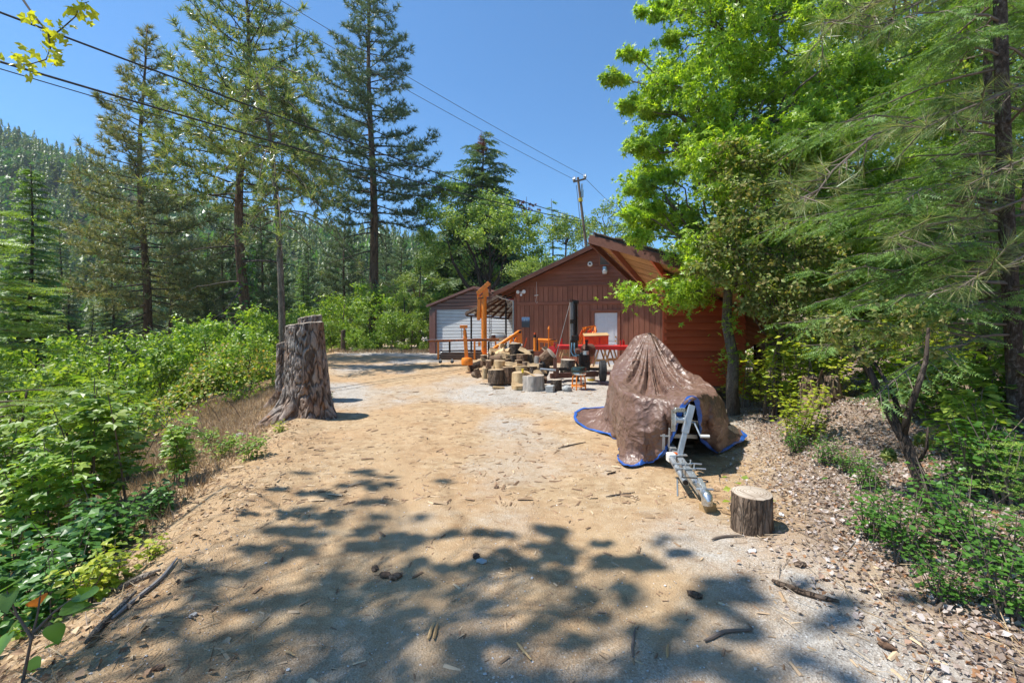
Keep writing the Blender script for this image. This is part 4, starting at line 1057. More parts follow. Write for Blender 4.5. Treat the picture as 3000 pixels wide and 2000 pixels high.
# winch post
w0, w1 = tq(1.04, 0, .02), at(2026, 1186, 5.42)
MB().bar(T3(w0), T3(lerp(w0, w1, .58)), .06, .045, .004, up=ax).build('post_lower', M['galv'], tr)
MB().bar(T3(lerp(w0, w1, .46)), T3(w1), .078, .06, .005, up=ax).build('post_upper', M['galv'], tr)
MB().box(T3(w0 + ux * .03), (.16, .12, .012)).build('post_plate', M['galv'], tr)
wc = lerp(w0, w1, .70) - sx * .085 + Vector((0, .03, 0))
MB().cyl(T3(wc - sx * .05), T3(wc + sx * .05), .04).cyl(T3(wc - sx * .06), T3(wc - sx * .05), .075).cyl(T3(wc + sx * .05), T3(wc + sx * .06), .075).build('winch_drum', M['galv'], tr)
MB().bar(T3(wc - sx * .07 + up * .12), T3(wc - sx * .07 - up * .14), .05, .012).bar(T3(wc + sx * .07 + up * .10), T3(wc + sx * .07 - up * .12), .05, .012).box(T3(wc + up * .12), (.12, .07, .05), None, .006).build('winch_frame', M['zinc'], tr)
k1, k2 = lerp(w0, w1, .66) + sx * .05, at(2052, 1277, 5.28)
MB().tube([T3(k1), T3(k1 + sx * .03), T3(k2)], .010, 8).build('crank_arm', M['galv'], tr)
MB().tube([T3(k2), T3(k2 + sx * .1)], .018, 10).build('crank_grip', M['white_plastic'], tr)
MB().bar(T3(tq(1.25, -.13, .03)), T3(tq(1.25, -.13, .22)), .03, .012).bar(T3(tq(1.25, -.07, .06)), T3(tq(1.22, -.07, .30)), .012, .05).bar(T3(tq(1.25, -.17, .2)), T3(tq(1.25, -.05, .2)), .02, .012).build('bracket', M['galv'], tr)
blk = MB().box((C0.x + .03, C0.y + .05, g1(C0.x, C0.y) + .03), (.13, .10, .09), Euler((0, 0, .3)), .008).build('wood_block', M['lumber']); tag(blk, 'small wooden block under the trailer coupler', 'wood block')

# ------------------------------------------------------------------ rounds, logs and splitting blocks
def log_mesh(r0, h, seed, irr=.06, n=26, bark=True):
    r = np.random.default_rng(seed); n = 40 if irr > .1 else n; th = np.linspace(0, 2 * np.pi, n, endpoint=False)
    prof = 1 + irr * sum(r.uniform(-1, 1) * np.sin(k * th + r.uniform(0, 6)) / k ** .5 for k in (1, 2, 3, 5)) * .6
    if irr > .1: prof = prof + .055 * r.normal(size=n) * (r.uniform(size=n) < .6)
    nzr = 8; V = []
    for k in range(nzr):
        z = h * k / (nzr - 1); rr = r0 * prof * (1 + .02 * r.normal(size=n)) * (1 + .05 * (1 - k / (nzr - 1)))
        V.append(np.stack([rr * np.cos(th), rr * np.sin(th), np.full(n, z) + (.02 * h * np.sin(th + seed) if k == nzr - 1 else 0)], 1))
    i = np.arange(nzr - 1)[:, None] * n; j = np.arange(n)[None]; j2 = (j + 1) % n
    a0, b0, c0, d0 = (i + j).ravel(), (i + j2).ravel(), (i + n + j2).ravel(), (i + n + j).ravel()
    ac = Acc(); ac.add(np.concatenate(V), np.concatenate([np.stack([a0, b0, c0], 1), np.stack([a0, c0, d0], 1)]))
    caps = []
    for (ring, s) in ((V[-1], 1), (V[0], -1)):
        c2 = Acc(); cen = ring.mean(0); q = np.arange(n); q2 = (q + 1) % n
        inn = cen + (ring - cen) * .94 + np.array([0, 0, s * .006])
        Vc = np.concatenate([ring, inn, [cen + [0, 0, s * .008]]])
        c2.add(Vc, np.concatenate([np.stack([q, q2, n + q2], 1), np.stack([q, n + q2, n + q], 1), np.stack([n + q, n + q2, np.full(n, 2 * n)], 1)])); caps.append(c2.mesh('cut_face', True))
    return ac.mesh('log_round', True), caps
LOGN = [0]
def log(name, loc, r0, h, rot, label, bark='bark', cut='cut', irr=.06, cat='log', group='firewood rounds in the heap'):
    LOGN[0] += 1; me, caps = log_mesh(r0, h, LOGN[0] * 13, irr)
    o = new_obj(name, me, M[bark]); o.location = loc; o.rotation_euler = rot; tag(o, label, cat, group)
    for c in caps: new_obj('cut_face', c, M[cut], o)
    return o
Zx = lambda zx: 1220 + zx / 3.92
Zy = lambda zy: 800 + zy / 3.92
def zlog(x0, x1, y0, y1, Y, label, rot=(0, 0, 0), **k):
    """upright log from its extent in the enlarged photo (region 1220,800, 3.92x) at depth Y."""
    p = at((Zx(x0) + Zx(x1)) / 2, Zy(y1), Y); q = at((Zx(x0) + Zx(x1)) / 2, Zy(y0), Y); r0 = (x1 - x0) / 3.92 / F * Y / 2
    return log('log_round', (p.x, p.y + r0 * .5, p.z), r0, q.z - p.z, rot, label, **k)
log('log_stump', Vector(gat(2212, 1556)) + Vector((0, .05, -.02)), .160, .325, (0, 0, .4), 'foreground upright log round with a tiny sapling on its cut top', 'bark', 'cut_grey', .03, 'log', None)
g0 = gat(Zx(1260), Zy(1352)).y; base_z = g1(.2, g0)
zlog(1108, 1290, 1140, 1350, g0 + .20, 'pale split chopping block, left one of the pair with an axe', bark='split', cut='cut', irr=.14)
zlog(1220, 1478, 1178, 1358, g0, 'grey split chopping block, right one of the pair, axe blade on it', bark='split_grey', cut='cut_grey', irr=.13)
zlog(1545, 1672, 1225, 1370, g0 - .05, 'small dark upright round between grey block and orange stool', bark='bark_dark', cut='cut_grey')
zlog(822, 1005, 1110, 1262, g0 + .75, 'dark barked upright round at the left front of the heap')
zlog(985, 1135, 1082, 1255, g0 + .85, 'reddish upright round between dark round and chopping block', bark='bark_red')
zlog(1105, 1278, 1068, 1240, g0 + .95, 'wide flat round with pale cut top behind the chopping blocks', bark='split', cut='cut')
zlog(752, 815, 1095, 1212, g0 + 1.0, 'narrow upright round left of the dark barked one', bark='split')
zlog(690, 752, 1095, 1200, g0 + 1.1, 'small tilted round at the left end of the heap', (0, -.35, 0), bark='bark_red')
p = gat(Zx(600), Zy(1130)); p.z += .10; log('log_round', p, .125, .50, (R_(72), 0, R_(118)), 'dark rough log lying at the far left of the heap', 'bark_dark')
zlog(735, 812, 942, 1060, g0 + 1.6, 'brown upright round behind the lying dark log', bark='bark_red')
zlog(805, 880, 905, 1060, g0 + 1.7, 'rough grey round with its bark towards the camera', (0, .15, 0), bark='bark')
zlog(795, 862, 1002, 1150, g0 + 1.1, 'short brown round in front of the rough grey one', bark='bark_red')
zlog(890, 1025, 1005, 1150, g0 + 1.15, 'pale stripped round in the middle of the heap', (0, 0, 1), bark='split', cut='cut')
zlog(880, 1062, 950, 1120, g0 + 1.6, 'wide pale topped round in the second row', bark='split', cut='cut')
p = at(Zx(930), Zy(945), g0 + 1.9); log('log_round', p, .13, .28, (R_(60), .2, R_(70)), 'pale split chunk lying on the middle of the heap', 'split', 'cut', .2)
zlog(1060, 1200, 808, 940, g0 + 2.0, 'dark upright round on the very top of the heap', bark='bark_dark')
p = at(Zx(960), Zy(885), g0 + 2.1); log('log_round', p, .12, .30, (R_(80), .3, R_(110)), 'weathered split wedge lying left of the topmost round', 'split_grey', 'cut_grey', .22)
p = at(Zx(1210), Zy(850), g0 + 2.1); log('log_round', p, .09, .34, (R_(75), .4, R_(-100)), 'grey split wedge sticking out right of the topmost round', 'split_grey', 'cut_grey', .25)
zlog(1075, 1155, 938, 1100, g0 + 1.55, 'dark narrow round under the topmost one', bark='bark_dark')
zlog(1145, 1290, 932, 1100, g0 + 1.45, 'thick dark barked round right of the heap middle', bark='bark_red')
zlog(1272, 1347, 935, 1100, g0 + 1.5, 'dark round next to the leaning one', bark='bark')
zlog(1245, 1345, 888, 945, g0 + 1.8, 'short rough bark chunk on the dark round', bark='bark', cut='cut_grey')
p = at(Zx(1460), Zy(1000), g0 + 1.5); log('log_round', p, .185, .34, (R_(50), 0, R_(62)), 'leaning round showing its grey cut face', 'bark_red', 'cut_grey')
zlog(1345, 1400, 955, 1110, g0 + 1.3, 'grey split wedge standing under the leaning round', (0, .1, 0), bark='split_grey', cut='cut_grey', irr=.2)
zlog(1300, 1388, 1068, 1190, g0 + .8, 'dark round right behind the chopping blocks', bark='bark_dark')
zlog(1500, 1575, 958, 1060, g0 + 1.9, 'pale topped round behind the left tyre', bark='bark_red')
p = at(Zx(1490), Zy(1225), g0 + .4); log('log_round', p, .09, .30, (R_(88), 0, R_(-80)), 'log lying right of the chopping blocks', 'bark_red')
p = at(2137, 1320, 6.55); p.z = g1(p.x, p.y) + .16; log('log_round', p, .165, .45, (R_(82), 0, R_(200)), 'log round under the right flap of the tarp', 'bark_red', 'cut_grey', group=None)
zlog(1655, 1818, 995, 1160, g0 + 1.5, 'lichen grey upright round on the log splitter bed', (0, .05, 0), bark='bark_pale', cut='cut_grey', group=None)
zlog(930, 1010, 880, 1000, g0 + 2.3, 'pale round half hidden behind the split chunk', bark='split')
zlog(1010, 1090, 880, 1000, g0 + 2.2, 'brown round half hidden below the topmost one', bark='bark_red')
zlog(1195, 1260, 900, 1010, g0 + 2.2, 'narrow brown round behind the dark barked one', bark='bark')
zlog(1020, 1085, 985, 1110, g0 + 1.35, 'thin dark round beside the pale stripped one', bark='bark')
zlog(1130, 1215, 1000, 1120, g0 + 1.25, 'low brown round behind the wide flat one', bark='bark_red')
zlog(1215, 1300, 1020, 1150, g0 + 1.15, 'squat brown round left of the darkest one', bark='bark')
zlog(1385, 1450, 1040, 1150, g0 + 1.2, 'grey round at the left tyre', bark='bark_pale', cut='cut_grey')
p = at(Zx(860), Zy(985), g0 + 1.6); log('log_round', p, .10, .36, (R_(84), 0, R_(60)), 'brown log lying across the left part of the heap', 'bark_red')
p = gat(Zx(660), Zy(1190)); p.z += .08; log('log_round', p, .09, .30, (R_(86), 0, R_(25)), 'short log lying at the left foot of the heap', 'bark')
p = at(Zx(1050), Zy(960), g0 + 1.75); log('log_round', p, .11, .34, (R_(80), .1, R_(-50)), 'split log lying in the heap below the topmost round', 'split', 'cut', .2)
def wedge(zx, zy, Y, L, w, rot, label):
    LOGN[0] += 1; q = np.random.default_rng(LOGN[0]); n = 5; m_ = MB(); vs_ = []
    for k in range(n):
        x = -L / 2 + L * k / (n - 1); j = lambda: q.uniform(-.12, .12) * w
        vs_ += [(x, -w * .5 + j(), j() * .4), (x, w * .5 + j(), j() * .4), (x, w * .12 + j(), w * .75 + j())]
    fs_ = [(0, 2, 1), (3 * n - 3, 3 * n - 2, 3 * n - 1)]
    for k in range(n - 1):
        for a_ in range(3): b_ = (a_ + 1) % 3; fs_.append((3 * k + a_, 3 * k + b_, 3 * k + 3 + b_, 3 * k + 3 + a_))
    m_._add(vs_, fs_); o = m_.build('split_log', M['split_x'], None, smooth=20); o.location = zp0(zx, zy, Y); o.rotation_euler = rot
    tag(o, label, 'split log', 'split firewood in the heap')
M['split_x'] = m_wood('split_wood_long', (.36, .23, .11), (.66, .49, .29), (2.2, 16, 16), .85, .7)
zp0 = lambda zx, zy, Y: at(Zx(zx), Zy(zy), Y)
for (zx, zy, dY, L, w, rot, lb) in ((905, 905, 1.95, .38, .15, (.3, .15, .4), 'pale split log slanting on the upper left of the heap'), (1010, 905, 1.9, .34, .16, (-.4, -.1, -.5), 'pale split log beside the topmost round'), (985, 850, 2.05, .32, .14, (.8, .3, .9), 'split log tilted against the topmost round'),
    (1235, 905, 1.75, .36, .13, (.2, .45, -.3), 'grey-tan split log sliding down the right of the heap'), (860, 925, 1.75, .30, .13, (.9, .1, 1.2), 'short split log on the left shoulder of the heap'), (1330, 985, 1.55, .34, .15, (1.2, .9, .2), 'split log leaning on the round with the grey face'),
    (1085, 1060, 1.05, .34, .14, (.2, .05, .3), 'split log lying behind the wide flat round'), (1340, 1070, .9, .33, .13, (.4, .1, -.2), 'split log behind the chopping blocks'), (1420, 1150, .65, .40, .14, (.1, .0, .5), 'split log between the chopping blocks and the tyre'),
    (960, 965, 1.5, .34, .15, (.5, -.1, .1), 'split log in the middle of the heap front'), (770, 1010, 1.45, .30, .12, (.3, .2, 1.0), 'split log on the low left rounds'), (1180, 1290, .1, .42, .10, (.0, .0, .15), 'thin split log on the ground before the dark barked round')):
    wedge(zx, zy, g0 + dY, L, w, rot, lb)
# loose split pieces around the blocks
for k, (x, y, L, w, a_, lb) in enumerate(((940, 1330, .34, .09, 8, 'thin slab of bark on the ground left of the chopping blocks'), (1180, 1085, .2, .1, 30, 'pale split piece lying on the wide flat round'))):
    p = gat(Zx(x), Zy(y)) if k == 0 else at(Zx(x), Zy(1068), g0 + 1.0)
    o = MB().prism([(-L / 2, -w / 2, 0), (L / 2, -w * .3, 0), (L * .45, w / 2, 0), (-L * .4, w * .6, 0)], (0, 0, .05)).build('wood_piece', M['split'], None, smooth=0); o.location = p + Vector((0, 0, .01)); o.rotation_euler = (0.05, .06, R_(a_)); tag(o, lb, 'wood piece')
# axe
pa, pb = at(Zx(1222), Zy(1128), g0 + .12), at(Zx(1375), Zy(1205), g0 - .12)
ax_ = empty('axe', pa, 0, 'axe with a pale wooden handle lying on the chopping blocks', 'axe')
MB().tube([(0, 0, .02), ((pb - pa) * .4 + Vector((0, 0, .035))), (pb - pa) * .95 + Vector((0, 0, .035))], [.02, .016, .018], 8).build('handle', M['lumber'], ax_)
MB().prism([Vector((-.025, 0, -.02)), Vector((.025, 0, -.02)), Vector((.05, 0, -.16)), Vector((-.06, 0, -.15))], (0, .03, 0)).build('head', M['galv'], ax_).location = (pb - pa) + Vector((0, 0, .07))
MB().cyl(Vector((0, 0, -.03)), Vector((0, 0, .07)), .035).build('grip_band', M['yellow'], ax_)
p = gat(Zx(1537), Zy(1362)); o = MB().box(p + Vector((0, 0, .08)), (.2, .24, .17), Euler((0, 0, -.3)), .01).build('concrete_block', M['rock']); tag(o, 'squared grey block beside the small dark round', 'block')
def rock(name, loc, s, seed, label, mat='rock', cat='rock', group=None):
    import bmesh
    bm = bmesh.new(); bmesh.ops.create_icosphere(bm, subdivisions=1 if s[0] < .08 else 2, radius=1)
    r = np.random.default_rng(seed)
    for v in bm.verts:
        f = .8 + .45 * float(fbm(v.co.x * 1.3 + seed, v.co.y * 1.3 + v.co.z * 1.7, 3)); v.co = Vector((v.co.x * s[0], v.co.y * s[1], v.co.z * s[2])) * f
    me = bpy.data.meshes.new(name); bm.to_mesh(me); bm.free()
    o = new_obj(name, me, M[mat]); o.location = loc; o.rotation_euler = (0, 0, seed); tag(o, label, cat, group); return o
rock('rock', gat(Zx(1730), Zy(1355)) + Vector((0, 0, .06)), (.14, .12, .10), 3, 'pale grey stone left of the orange stool')

# ------------------------------------------------------------------ stool and bucket
p = gat(Zx(1865), Zy(1335)); S_ = p.y / F; hs = (1335 - 1075) / 3.92 * S_
st = empty('stool', p, .3, 'round shop stool with orange legs and a dark green padded seat', 'stool')
rs = .20
for k in range(4):
    a_ = math.pi / 4 + k * math.pi / 2; c_, s_ = math.cos(a_), math.sin(a_)
    MB().tube([(c_ * rs * .95, s_ * rs * .95, 0), (c_ * rs * .88, s_ * rs * .88, hs * .45), (c_ * rs * .8, s_ * rs * .8, hs * .58), (c_ * rs * .55, s_ * rs * .55, hs * .65)], .019, 10).build('leg', M['orange'], st)
MB().torus((0, 0, hs * .16), (0, 0, 1), rs * .93, .018, 28, 8).build('foot_ring', M['orange'], st)
MB().lathe([(rs * .7, hs * .63), (rs * .98, hs * .66), (rs * 1.02, hs * .70), (rs * 1.0, hs * .74)], n=28).build('seat_pan', M['chrome'], st)
MB().lathe([(rs * .98, hs * .735), (rs * 1.06, hs * .80), (rs * 1.06, hs * .90), (rs * .98, hs * .97), (rs * .7, hs * 1.0)], n=28).build('seat_pad', M['vinyl'], st)
p = gat(Zx(2005), Zy(1232)); bk_ = empty('bucket', p + Vector((0, 0, 0)), 0, 'white plastic bucket with a yellow band behind the stool', 'bucket')
MB().lathe([(.115, 0), (.125, .06)], n=20).build('base', M['yellow'], bk_); MB().lathe([(.125, .06), (.14, .28), (.146, .30)], n=20).build('wall', M['white_plastic'], bk_)

# ------------------------------------------------------------------ log splitter
Ys = 13.3
def zp(zx, zy, Y): return at(Zx(zx), Zy(zy), Y)
sp0 = zp(1850, 1175, Ys)
spl = empty('log_splitter', (sp0.x, sp0.y, g1(sp0.x, sp0.y)), 0, 'vertical hydraulic log splitter on wheels with a tall dark mast', 'log splitter')
SO = Vector(spl.location); Q = lambda zx, zy, Y=Ys: zp(zx, zy, Y) - SO
M['rust_dark'] = m_paint('rusty_dark_steel', (.19, .125, .09), .7, .1, var=.4, vscale=7, rust=.3)
def sb(name, mb, mat): return mb.build(name, M[mat], spl)
m0, m1 = Q(1808, 960), Q(1808, 308)
mast = MB(); xw = .135
mast.box(lerp(m0, m1, .5) + Vector((-.115, 0, 0)), (.015, .17, (m1 - m0).length)).box(lerp(m0, m1, .5) + Vector((.10, 0, 0)), (.03, .17, (m1 - m0).length)).box(lerp(m0, m1, .5) + Vector((0, .08, 0)), (.23, .015, (m1 - m0).length)); sb('mast', mast, 'rust_dark')
sb('mast_cap', MB().prism([m1 + Vector((-.13, -.1, .02)), m1 + Vector((.13, -.1, -.03)), m1 + Vector((.13, -.1, -.12)), m1 + Vector((-.13, -.1, -.05))], (0, .2, 0)), 'dark')
sb('cylinder', MB().cyl(lerp(m0, m1, .42) + Vector((.02, -.06, 0)), lerp(m0, m1, .93) + Vector((.02, -.06, 0)), .040), 'dark')
for dx in (-.10, -.07, -.04): sb('guide_rod', MB().cyl(lerp(m0, m1, .30) + Vector((dx, -.1, 0)), lerp(m0, m1, .97) + Vector((dx, -.1, 0)), .009, n=8), 'galv')
sb('wedge_carriage', MB().box(lerp(m0, m1, .62) + Vector((-.07, -.1, 0)), (.11, .08, .12), None, .008).box(lerp(m0, m1, .33) + Vector((.02, -.09, 0)), (.22, .12, .16), None, .01), 'dark')
sb('pulley', MB().cyl(m1 + Vector((-.1, -.14, -.03)), m1 + Vector((-.1, -.10, -.03)), .045), 'rusty')
sb('winch_cable', MB().tube([m1 + Vector((-.11, -.12, -.03)), Q(1600, 965, Ys - .3)], .010, 6), 'twig_grey')
sb('spike', MB().cyl(Q(1590, 1080), Q(1600, 960, Ys - .3), .03, .012, 8), 'rusty')
for k, (pts) in enumerate(([(1785, 800), (1775, 900), (1800, 945), (1845, 955)], [(1815, 800), (1812, 880), (1830, 935), (1870, 940)])):
    sb('hose', MB().tube([Q(x, y, Ys - .2) for x, y in pts], .018, 8), 'blue_hose')
sb('engine', MB().box(Q(1925, 960), (.30, .34, .26), None, .03).box(Q(1900, 1040), (.16, .3, .3), None, .02).box(Q(1960, 1060), (.14, .26, .3), None, .02), 'grease')
sb('air_filter', MB().cyl(Q(1945, 935, Ys - .25), Q(1945, 895, Ys - .25), .085, n=20), 'galv')
sb('exhaust', MB().cyl(Q(1950, 870, Ys), Q(1955, 780, Ys), .035).cyl(Q(1955, 790, Ys), Q(1955, 765, Ys), .05), 'dark')
sb('fuel_tank', MB().tube([Q(1930, 890, Ys + .2), Q(1938, 885, Ys + .2), Q(2010, 885, Ys + .35), Q(2020, 890, Ys + .35)], [.10, .19, .19, .12], 20), 'rusty')
sb('flywheel', MB().cyl(Q(1825, 890, Ys - .25), Q(1870, 890, Ys - .22), .07, n=18), 'rusty')
ex = MB()
for k in range(9): ex.bar(Q(1830 + k * 18, 1010 + 25 * (k % 3), Ys - .2), Q(1850 + k * 16, 1090 + 20 * (k % 2), Ys - .18), .03, .03)
for k in range(6): ex.tube([Q(1840 + k * 25, 940 + 10 * (k % 3), Ys - .25), Q(1850 + k * 22, 990, Ys - .28), Q(1835 + k * 28, 1040, Ys - .2)], .008, 5)
sb('engine_fittings', ex, 'dark')
sb('beam', MB().bar(Q(1540, 1180, Ys - .4), Q(2080, 1155, Ys), .12, .14), 'rusty').location.z -= 0
sb('axle', MB().bar(Q(1430, 1100, Ys + .35), Q(2150, 1100, Ys), .08, .08), 'dark')
sb('standard', MB().bar(Q(1592, 1190, Ys - .4), Q(1592, 975, Ys - .35), .10, .08).bar(Q(1625, 1190, Ys - .4), Q(1625, 1100, Ys - .4), .06, .1), 'rusty')
sb('drawbar', MB().cyl(Q(1420, 1100, Ys - .5), Q(1600, 1115, Ys - .5), .03).cyl(Q(1425, 1105, Ys - .5), Q(1425, 1150, Ys - .5), .025), 'galv')
sb('foot', MB().cyl(Q(1600, 1180, Ys - .4), Q(1600, 1245, Ys - .4), .05), 'rusty'); sb('foot', MB().cyl(Q(1850, 1160), Q(1850, 1240), .04), 'dark')
def wheel(c, r0, w, az, par):
    d = Vector((math.cos(az), math.sin(az), 0)); m_ = MB()
    m_.tube([c - d * w * .5, c - d * w * .45, c - d * w * .25, c + d * w * .25, c + d * w * .45, c + d * w * .5], [r0 * .72, r0 * .93, r0, r0, r0 * .93, r0 * .72], 28)
    wo = m_.build('tyre', M['rubber'], par)
    z_ = Vector((0, 0, 1)); e_ = d.cross(z_)
    tr_ = MB()
    for k in range(34):
        a_ = 2 * math.pi * k / 34; rad = e_ * math.cos(a_) + z_ * math.sin(a_)
        for s in (-.24, 0, .24): tr_.box(c + rad * (r0 + .002) + d * w * s, (w * .18, r0 * .12, .014), Matrix((d, d.cross(rad), rad)).transposed())
    tr_.build('tread', M['rubber'], wo); MB().cyl(c - d * w * .52, c + d * w * .52, r0 * .55, n=20).build('rim', M['dark'], wo)
wheel(Q(1470, 1085, Ys + .35), .27, .17, R_(-25), spl)
wheel(Q(2140, 1120, Ys - .1), .30, .20, R_(-6), spl)

# ------------------------------------------------------------------ red table, saw horses, tool chest
Yt = 15.2
tb = empty('red_flatbed', (zp(1960, 960, Yt).x, Yt, .25), 0, 'long red steel tabletop with upright stakes and a drooping left end', 'table')
TBo = Vector(tb.location); Qt = lambda zx, zy, Y=Yt: zp(zx, zy, Y) - TBo
top_ = MB(); zt = Qt(1900, 838).z
x0, x1 = Qt(1640, 840).x, Qt(2480, 855).x
top_.box(((x0 + x1) / 2, .25, zt), (x1 - x0, .9, .05), Euler((0, R_(.6), 0)), .006); top_.build('top', M['red'], tb)
MB().box(((x0 + x1) / 2, -.21, zt - .05), (x1 - x0, .03, .12), Euler((0, R_(.6), 0)), .004).build('apron', M['red'], tb)
MB().bar(Qt(1640, 838), Qt(1560, 960), .06, .09).bar(Qt(1640, 838, Yt + .8), Qt(1570, 940, Yt + .8), .06, .09).bar(Qt(1580, 925, Yt), Qt(1585, 925, Yt + .8), .06, .05).build('sloping_end', M['red'], tb)
for (x, y0, y1, Y) in ((1668, 835, 750, Yt + .5), (1655, 835, 785, Yt + .5), (2345, 850, 770, Yt), (2375, 850, 760, Yt + .6), (2385, 850, 780, Yt + .6)): MB().bar(Qt(x, y0, Y), Qt(x, y1, Y), .045, .03).build('stake', M['red'], tb)
def sawhorse(zx, zw, zt_, zb, Y, label):
    o = empty('sawhorse', (zp(zx, zb, Y).x, Y, zp(zx, zb, Y).z), 0, label, 'sawhorse', 'wooden sawhorses under the red table')
    Hh = zp(zx, zt_, Y).z - zp(zx, zb, Y).z; w_ = zw / 3.92 / F * Y
    for s in (-1, 1):
        for d in (0, .62): MB().bar((s * w_ / 2, d, 0), (s * w_ * .12, d, Hh), .04, .085, .004, up=(0, 1, 0)).build('leg', M['lumber'], o)
    MB().bar((0, -.05, Hh - .02), (0, .72, Hh - .02), .09, .06, .004).build('top_beam', M['lumber'], o)
    MB().bar((-w_ * .36, -.03, Hh * .32), (w_ * .36, -.03, Hh * .32), .03, .085, .004).build('brace', M['lumber'], o)
sawhorse(1715, 95, 842, 975, Yt - .05, 'wooden sawhorse under the left end of the red table')
sawhorse(2125, 190, 850, 1070, Yt - .1, 'front wooden sawhorse with a cross brace behind the right tyre')
sawhorse(2245, 150, 858, 1050, Yt + .25, 'wooden sawhorse nearest to the brown tarp')
tc_ = empty('tool_chest', zp(2060, 822, Yt + .3), R_(-4), 'orange-red tool chest with a tan lid on the red table', 'tool chest')
k_ = Yt / F / 3.92
MB().box((0, 0, .16), (.80, .42, .30), None, .012).build('body', M['orange_red'], tc_)
MB().box((0, -.02, .345), (.84, .50, .035), Euler((R_(9), R_(-2), 0)), .008).build('lid', M['lumber'], tc_)
MB().box((.1, -.22, .14), (.05, .02, .22)).build('latch', M['red'], tc_)
gr = empty('log_grapple', zp(1930, 820, Yt + .9), 0, 'bundle of folded orange steel arms standing behind the dark mast', 'grapple')
for k in range(8):
    x = -.25 + k * .075; MB().bar((x - .08, 0.03 * k, -.05), (x + .18, .03 * k, .52 + .05 * (k % 3)), .055, .045, .004).build('arm', M['orange'] if k % 3 else M['orange_red'], gr)
MB().bar((-.05, .1, .58), (.42, .2, .66), .05, .05).bar((.25, .0, .30), (.42, .15, .50), .12, .06).bar((.36, .0, .35), (.40, .1, .62), .07, .04).build('head', M['orange'], gr)
for k in range(3): MB().cyl((.02 + k * .09, -.03, .05), (.16 + k * .09, -.03, .5), .018, n=8).build('rod', M['red'], gr)

# ------------------------------------------------------------------ sawmill gear
Ym = 19.5
def zt_thing(name, zx, zb, Y, label, cat):
    p = zp(zx, zb, Y); o = empty(name, p, 0, label, cat); return o, (lambda x, y, dY=0: zp(x, y, Y + dY) - p)
hoist, H_ = zt_thing('orange_hoist', 778, 945, 19.0, 'tall orange steel hoist column with a folded square arm and chain', 'hoist')
MB().cyl(H_(779, 945), H_(775, 250), .115, n=20).build('column', M['orange'], hoist)
MB().bar(H_(722, 270), H_(712, 540), .13, .12, .006, up=(0, 1, 0)).build('square_tube', M['orange'], hoist)
MB().bar(H_(706, 230, .2), H_(745, 520, .2), .10, .10, .006, up=(0, 1, 0)).build('square_tube', M['orange'], hoist)
MB().bar(H_(702, 235, -.1), H_(838, 110, -.1), .10, .17, .006).bar(H_(702, 245, .15), H_(820, 135, .15), .08, .14).build('boom', M['orange'], hoist)
MB().bar(H_(790, 180), H_(800, 270), .24, .2, .01, up=(0, 1, 0)).bar(H_(735, 275), H_(800, 240), .06, .05).build('knee', M['orange'], hoist)
MB().bar(H_(710, 292, -.2), H_(770, 282, -.2), .04, .04).build('pin', M['dark'], hoist)
MB().bar(H_(838, 110), H_(848, 215), .09, .07, .01, up=(0, 1, 0)).cyl(H_(842, 120, -.1), H_(842, 120, .1), .05).bar(H_(835, 225), H_(850, 265), .1, .09, .01, up=(0, 1, 0)).build('trolley', M['rusty'], hoist)
for (xx, y0, y1) in ((838, 270, 900), (858, 270, 880)):
    ch = MB(); n = 44
    for k in range(n):
        z0 = H_(xx, y0 + (y1 - y0) * (k + .5) / n); ch.torus(z0, (1, 0, 0) if k % 2 else (0, 1, 0), .026, .008, 8, 4)
    ch.build('chain', M['rusty'], hoist); hoist.children[-1]['kind'] = 'stuff'
MB().box(H_(790, 925), (.5, .5, .03)).build('base_plate', M['orange'], hoist)
jack, J_ = zt_thing('pedestal_jack', 582, 1052, 15.8, 'orange pedestal stand on a round drum base with a two-screw head', 'stand')
MB().lathe([(.19, 0), (.20, .03), (.20, .14), (.195, .19), (.17, .24), (.07, .26)], n=24).build('base', M['orange'], jack)
MB().bar(J_(578, 985), J_(560, 745), .12, .10, .008, up=(0, 1, 0)).build('column', M['orange'], jack)
MB().cyl(J_(560, 745), J_(552, 655), .055).cyl(J_(553, 660), J_(548, 628), .03).build('inner_tube', M['orange'], jack)
MB().box(J_(543, 612), (.26, .10, .10), None, .006).build('head', M['orange'], jack)
for x in (-1, 1): MB().tube([J_(543 + x * 24, 630), J_(552 + x * 30, 750)], .010, 8).build('screw', M['rusty'], jack)
MB().box(J_(560, 746), (.19, .12, .025)).build('collar', M['orange'], jack)
rail, L_ = zt_thing('saw_table', 250, 990, 17.6, 'long rusty orange saw rail on legs with lumber underneath', 'saw table')
MB().bar(L_(130, 778), L_(945, 762, .5), .25, .085, .006).build('rail', M['rust_rail'], rail)
MB().bar(L_(95, 766, .1), L_(945, 753, .6), .3, .02).build('track', M['galv'], rail)
for (x, m_, d) in ((250, 'orange', 0), (668, 'orange', 0), (910, 'orange', .5), (382, 'dark', .7), (830, 'dark', .9)): MB().bar(L_(x, 785, d), L_(x, 988, d), .07, .07, .005, up=(0, 1, 0)).build('leg', M[m_], rail)
MB().bar(L_(240, 985, .3), L_(700, 985, .3), .5, .04).build('shelf', M['lumber_dark'], rail)
MB().bar(L_(270, 893, .4), L_(745, 893, .4), .06, .05).build('crossbar', M['rusty'], rail)
MB().bar(L_(690, 985), L_(755, 910), .03, .06).build('brace', M['lumber_dark'], rail)
MB().box(L_(722, 815), (.09, .05, .17)).build('control_box', M['orange'], rail)
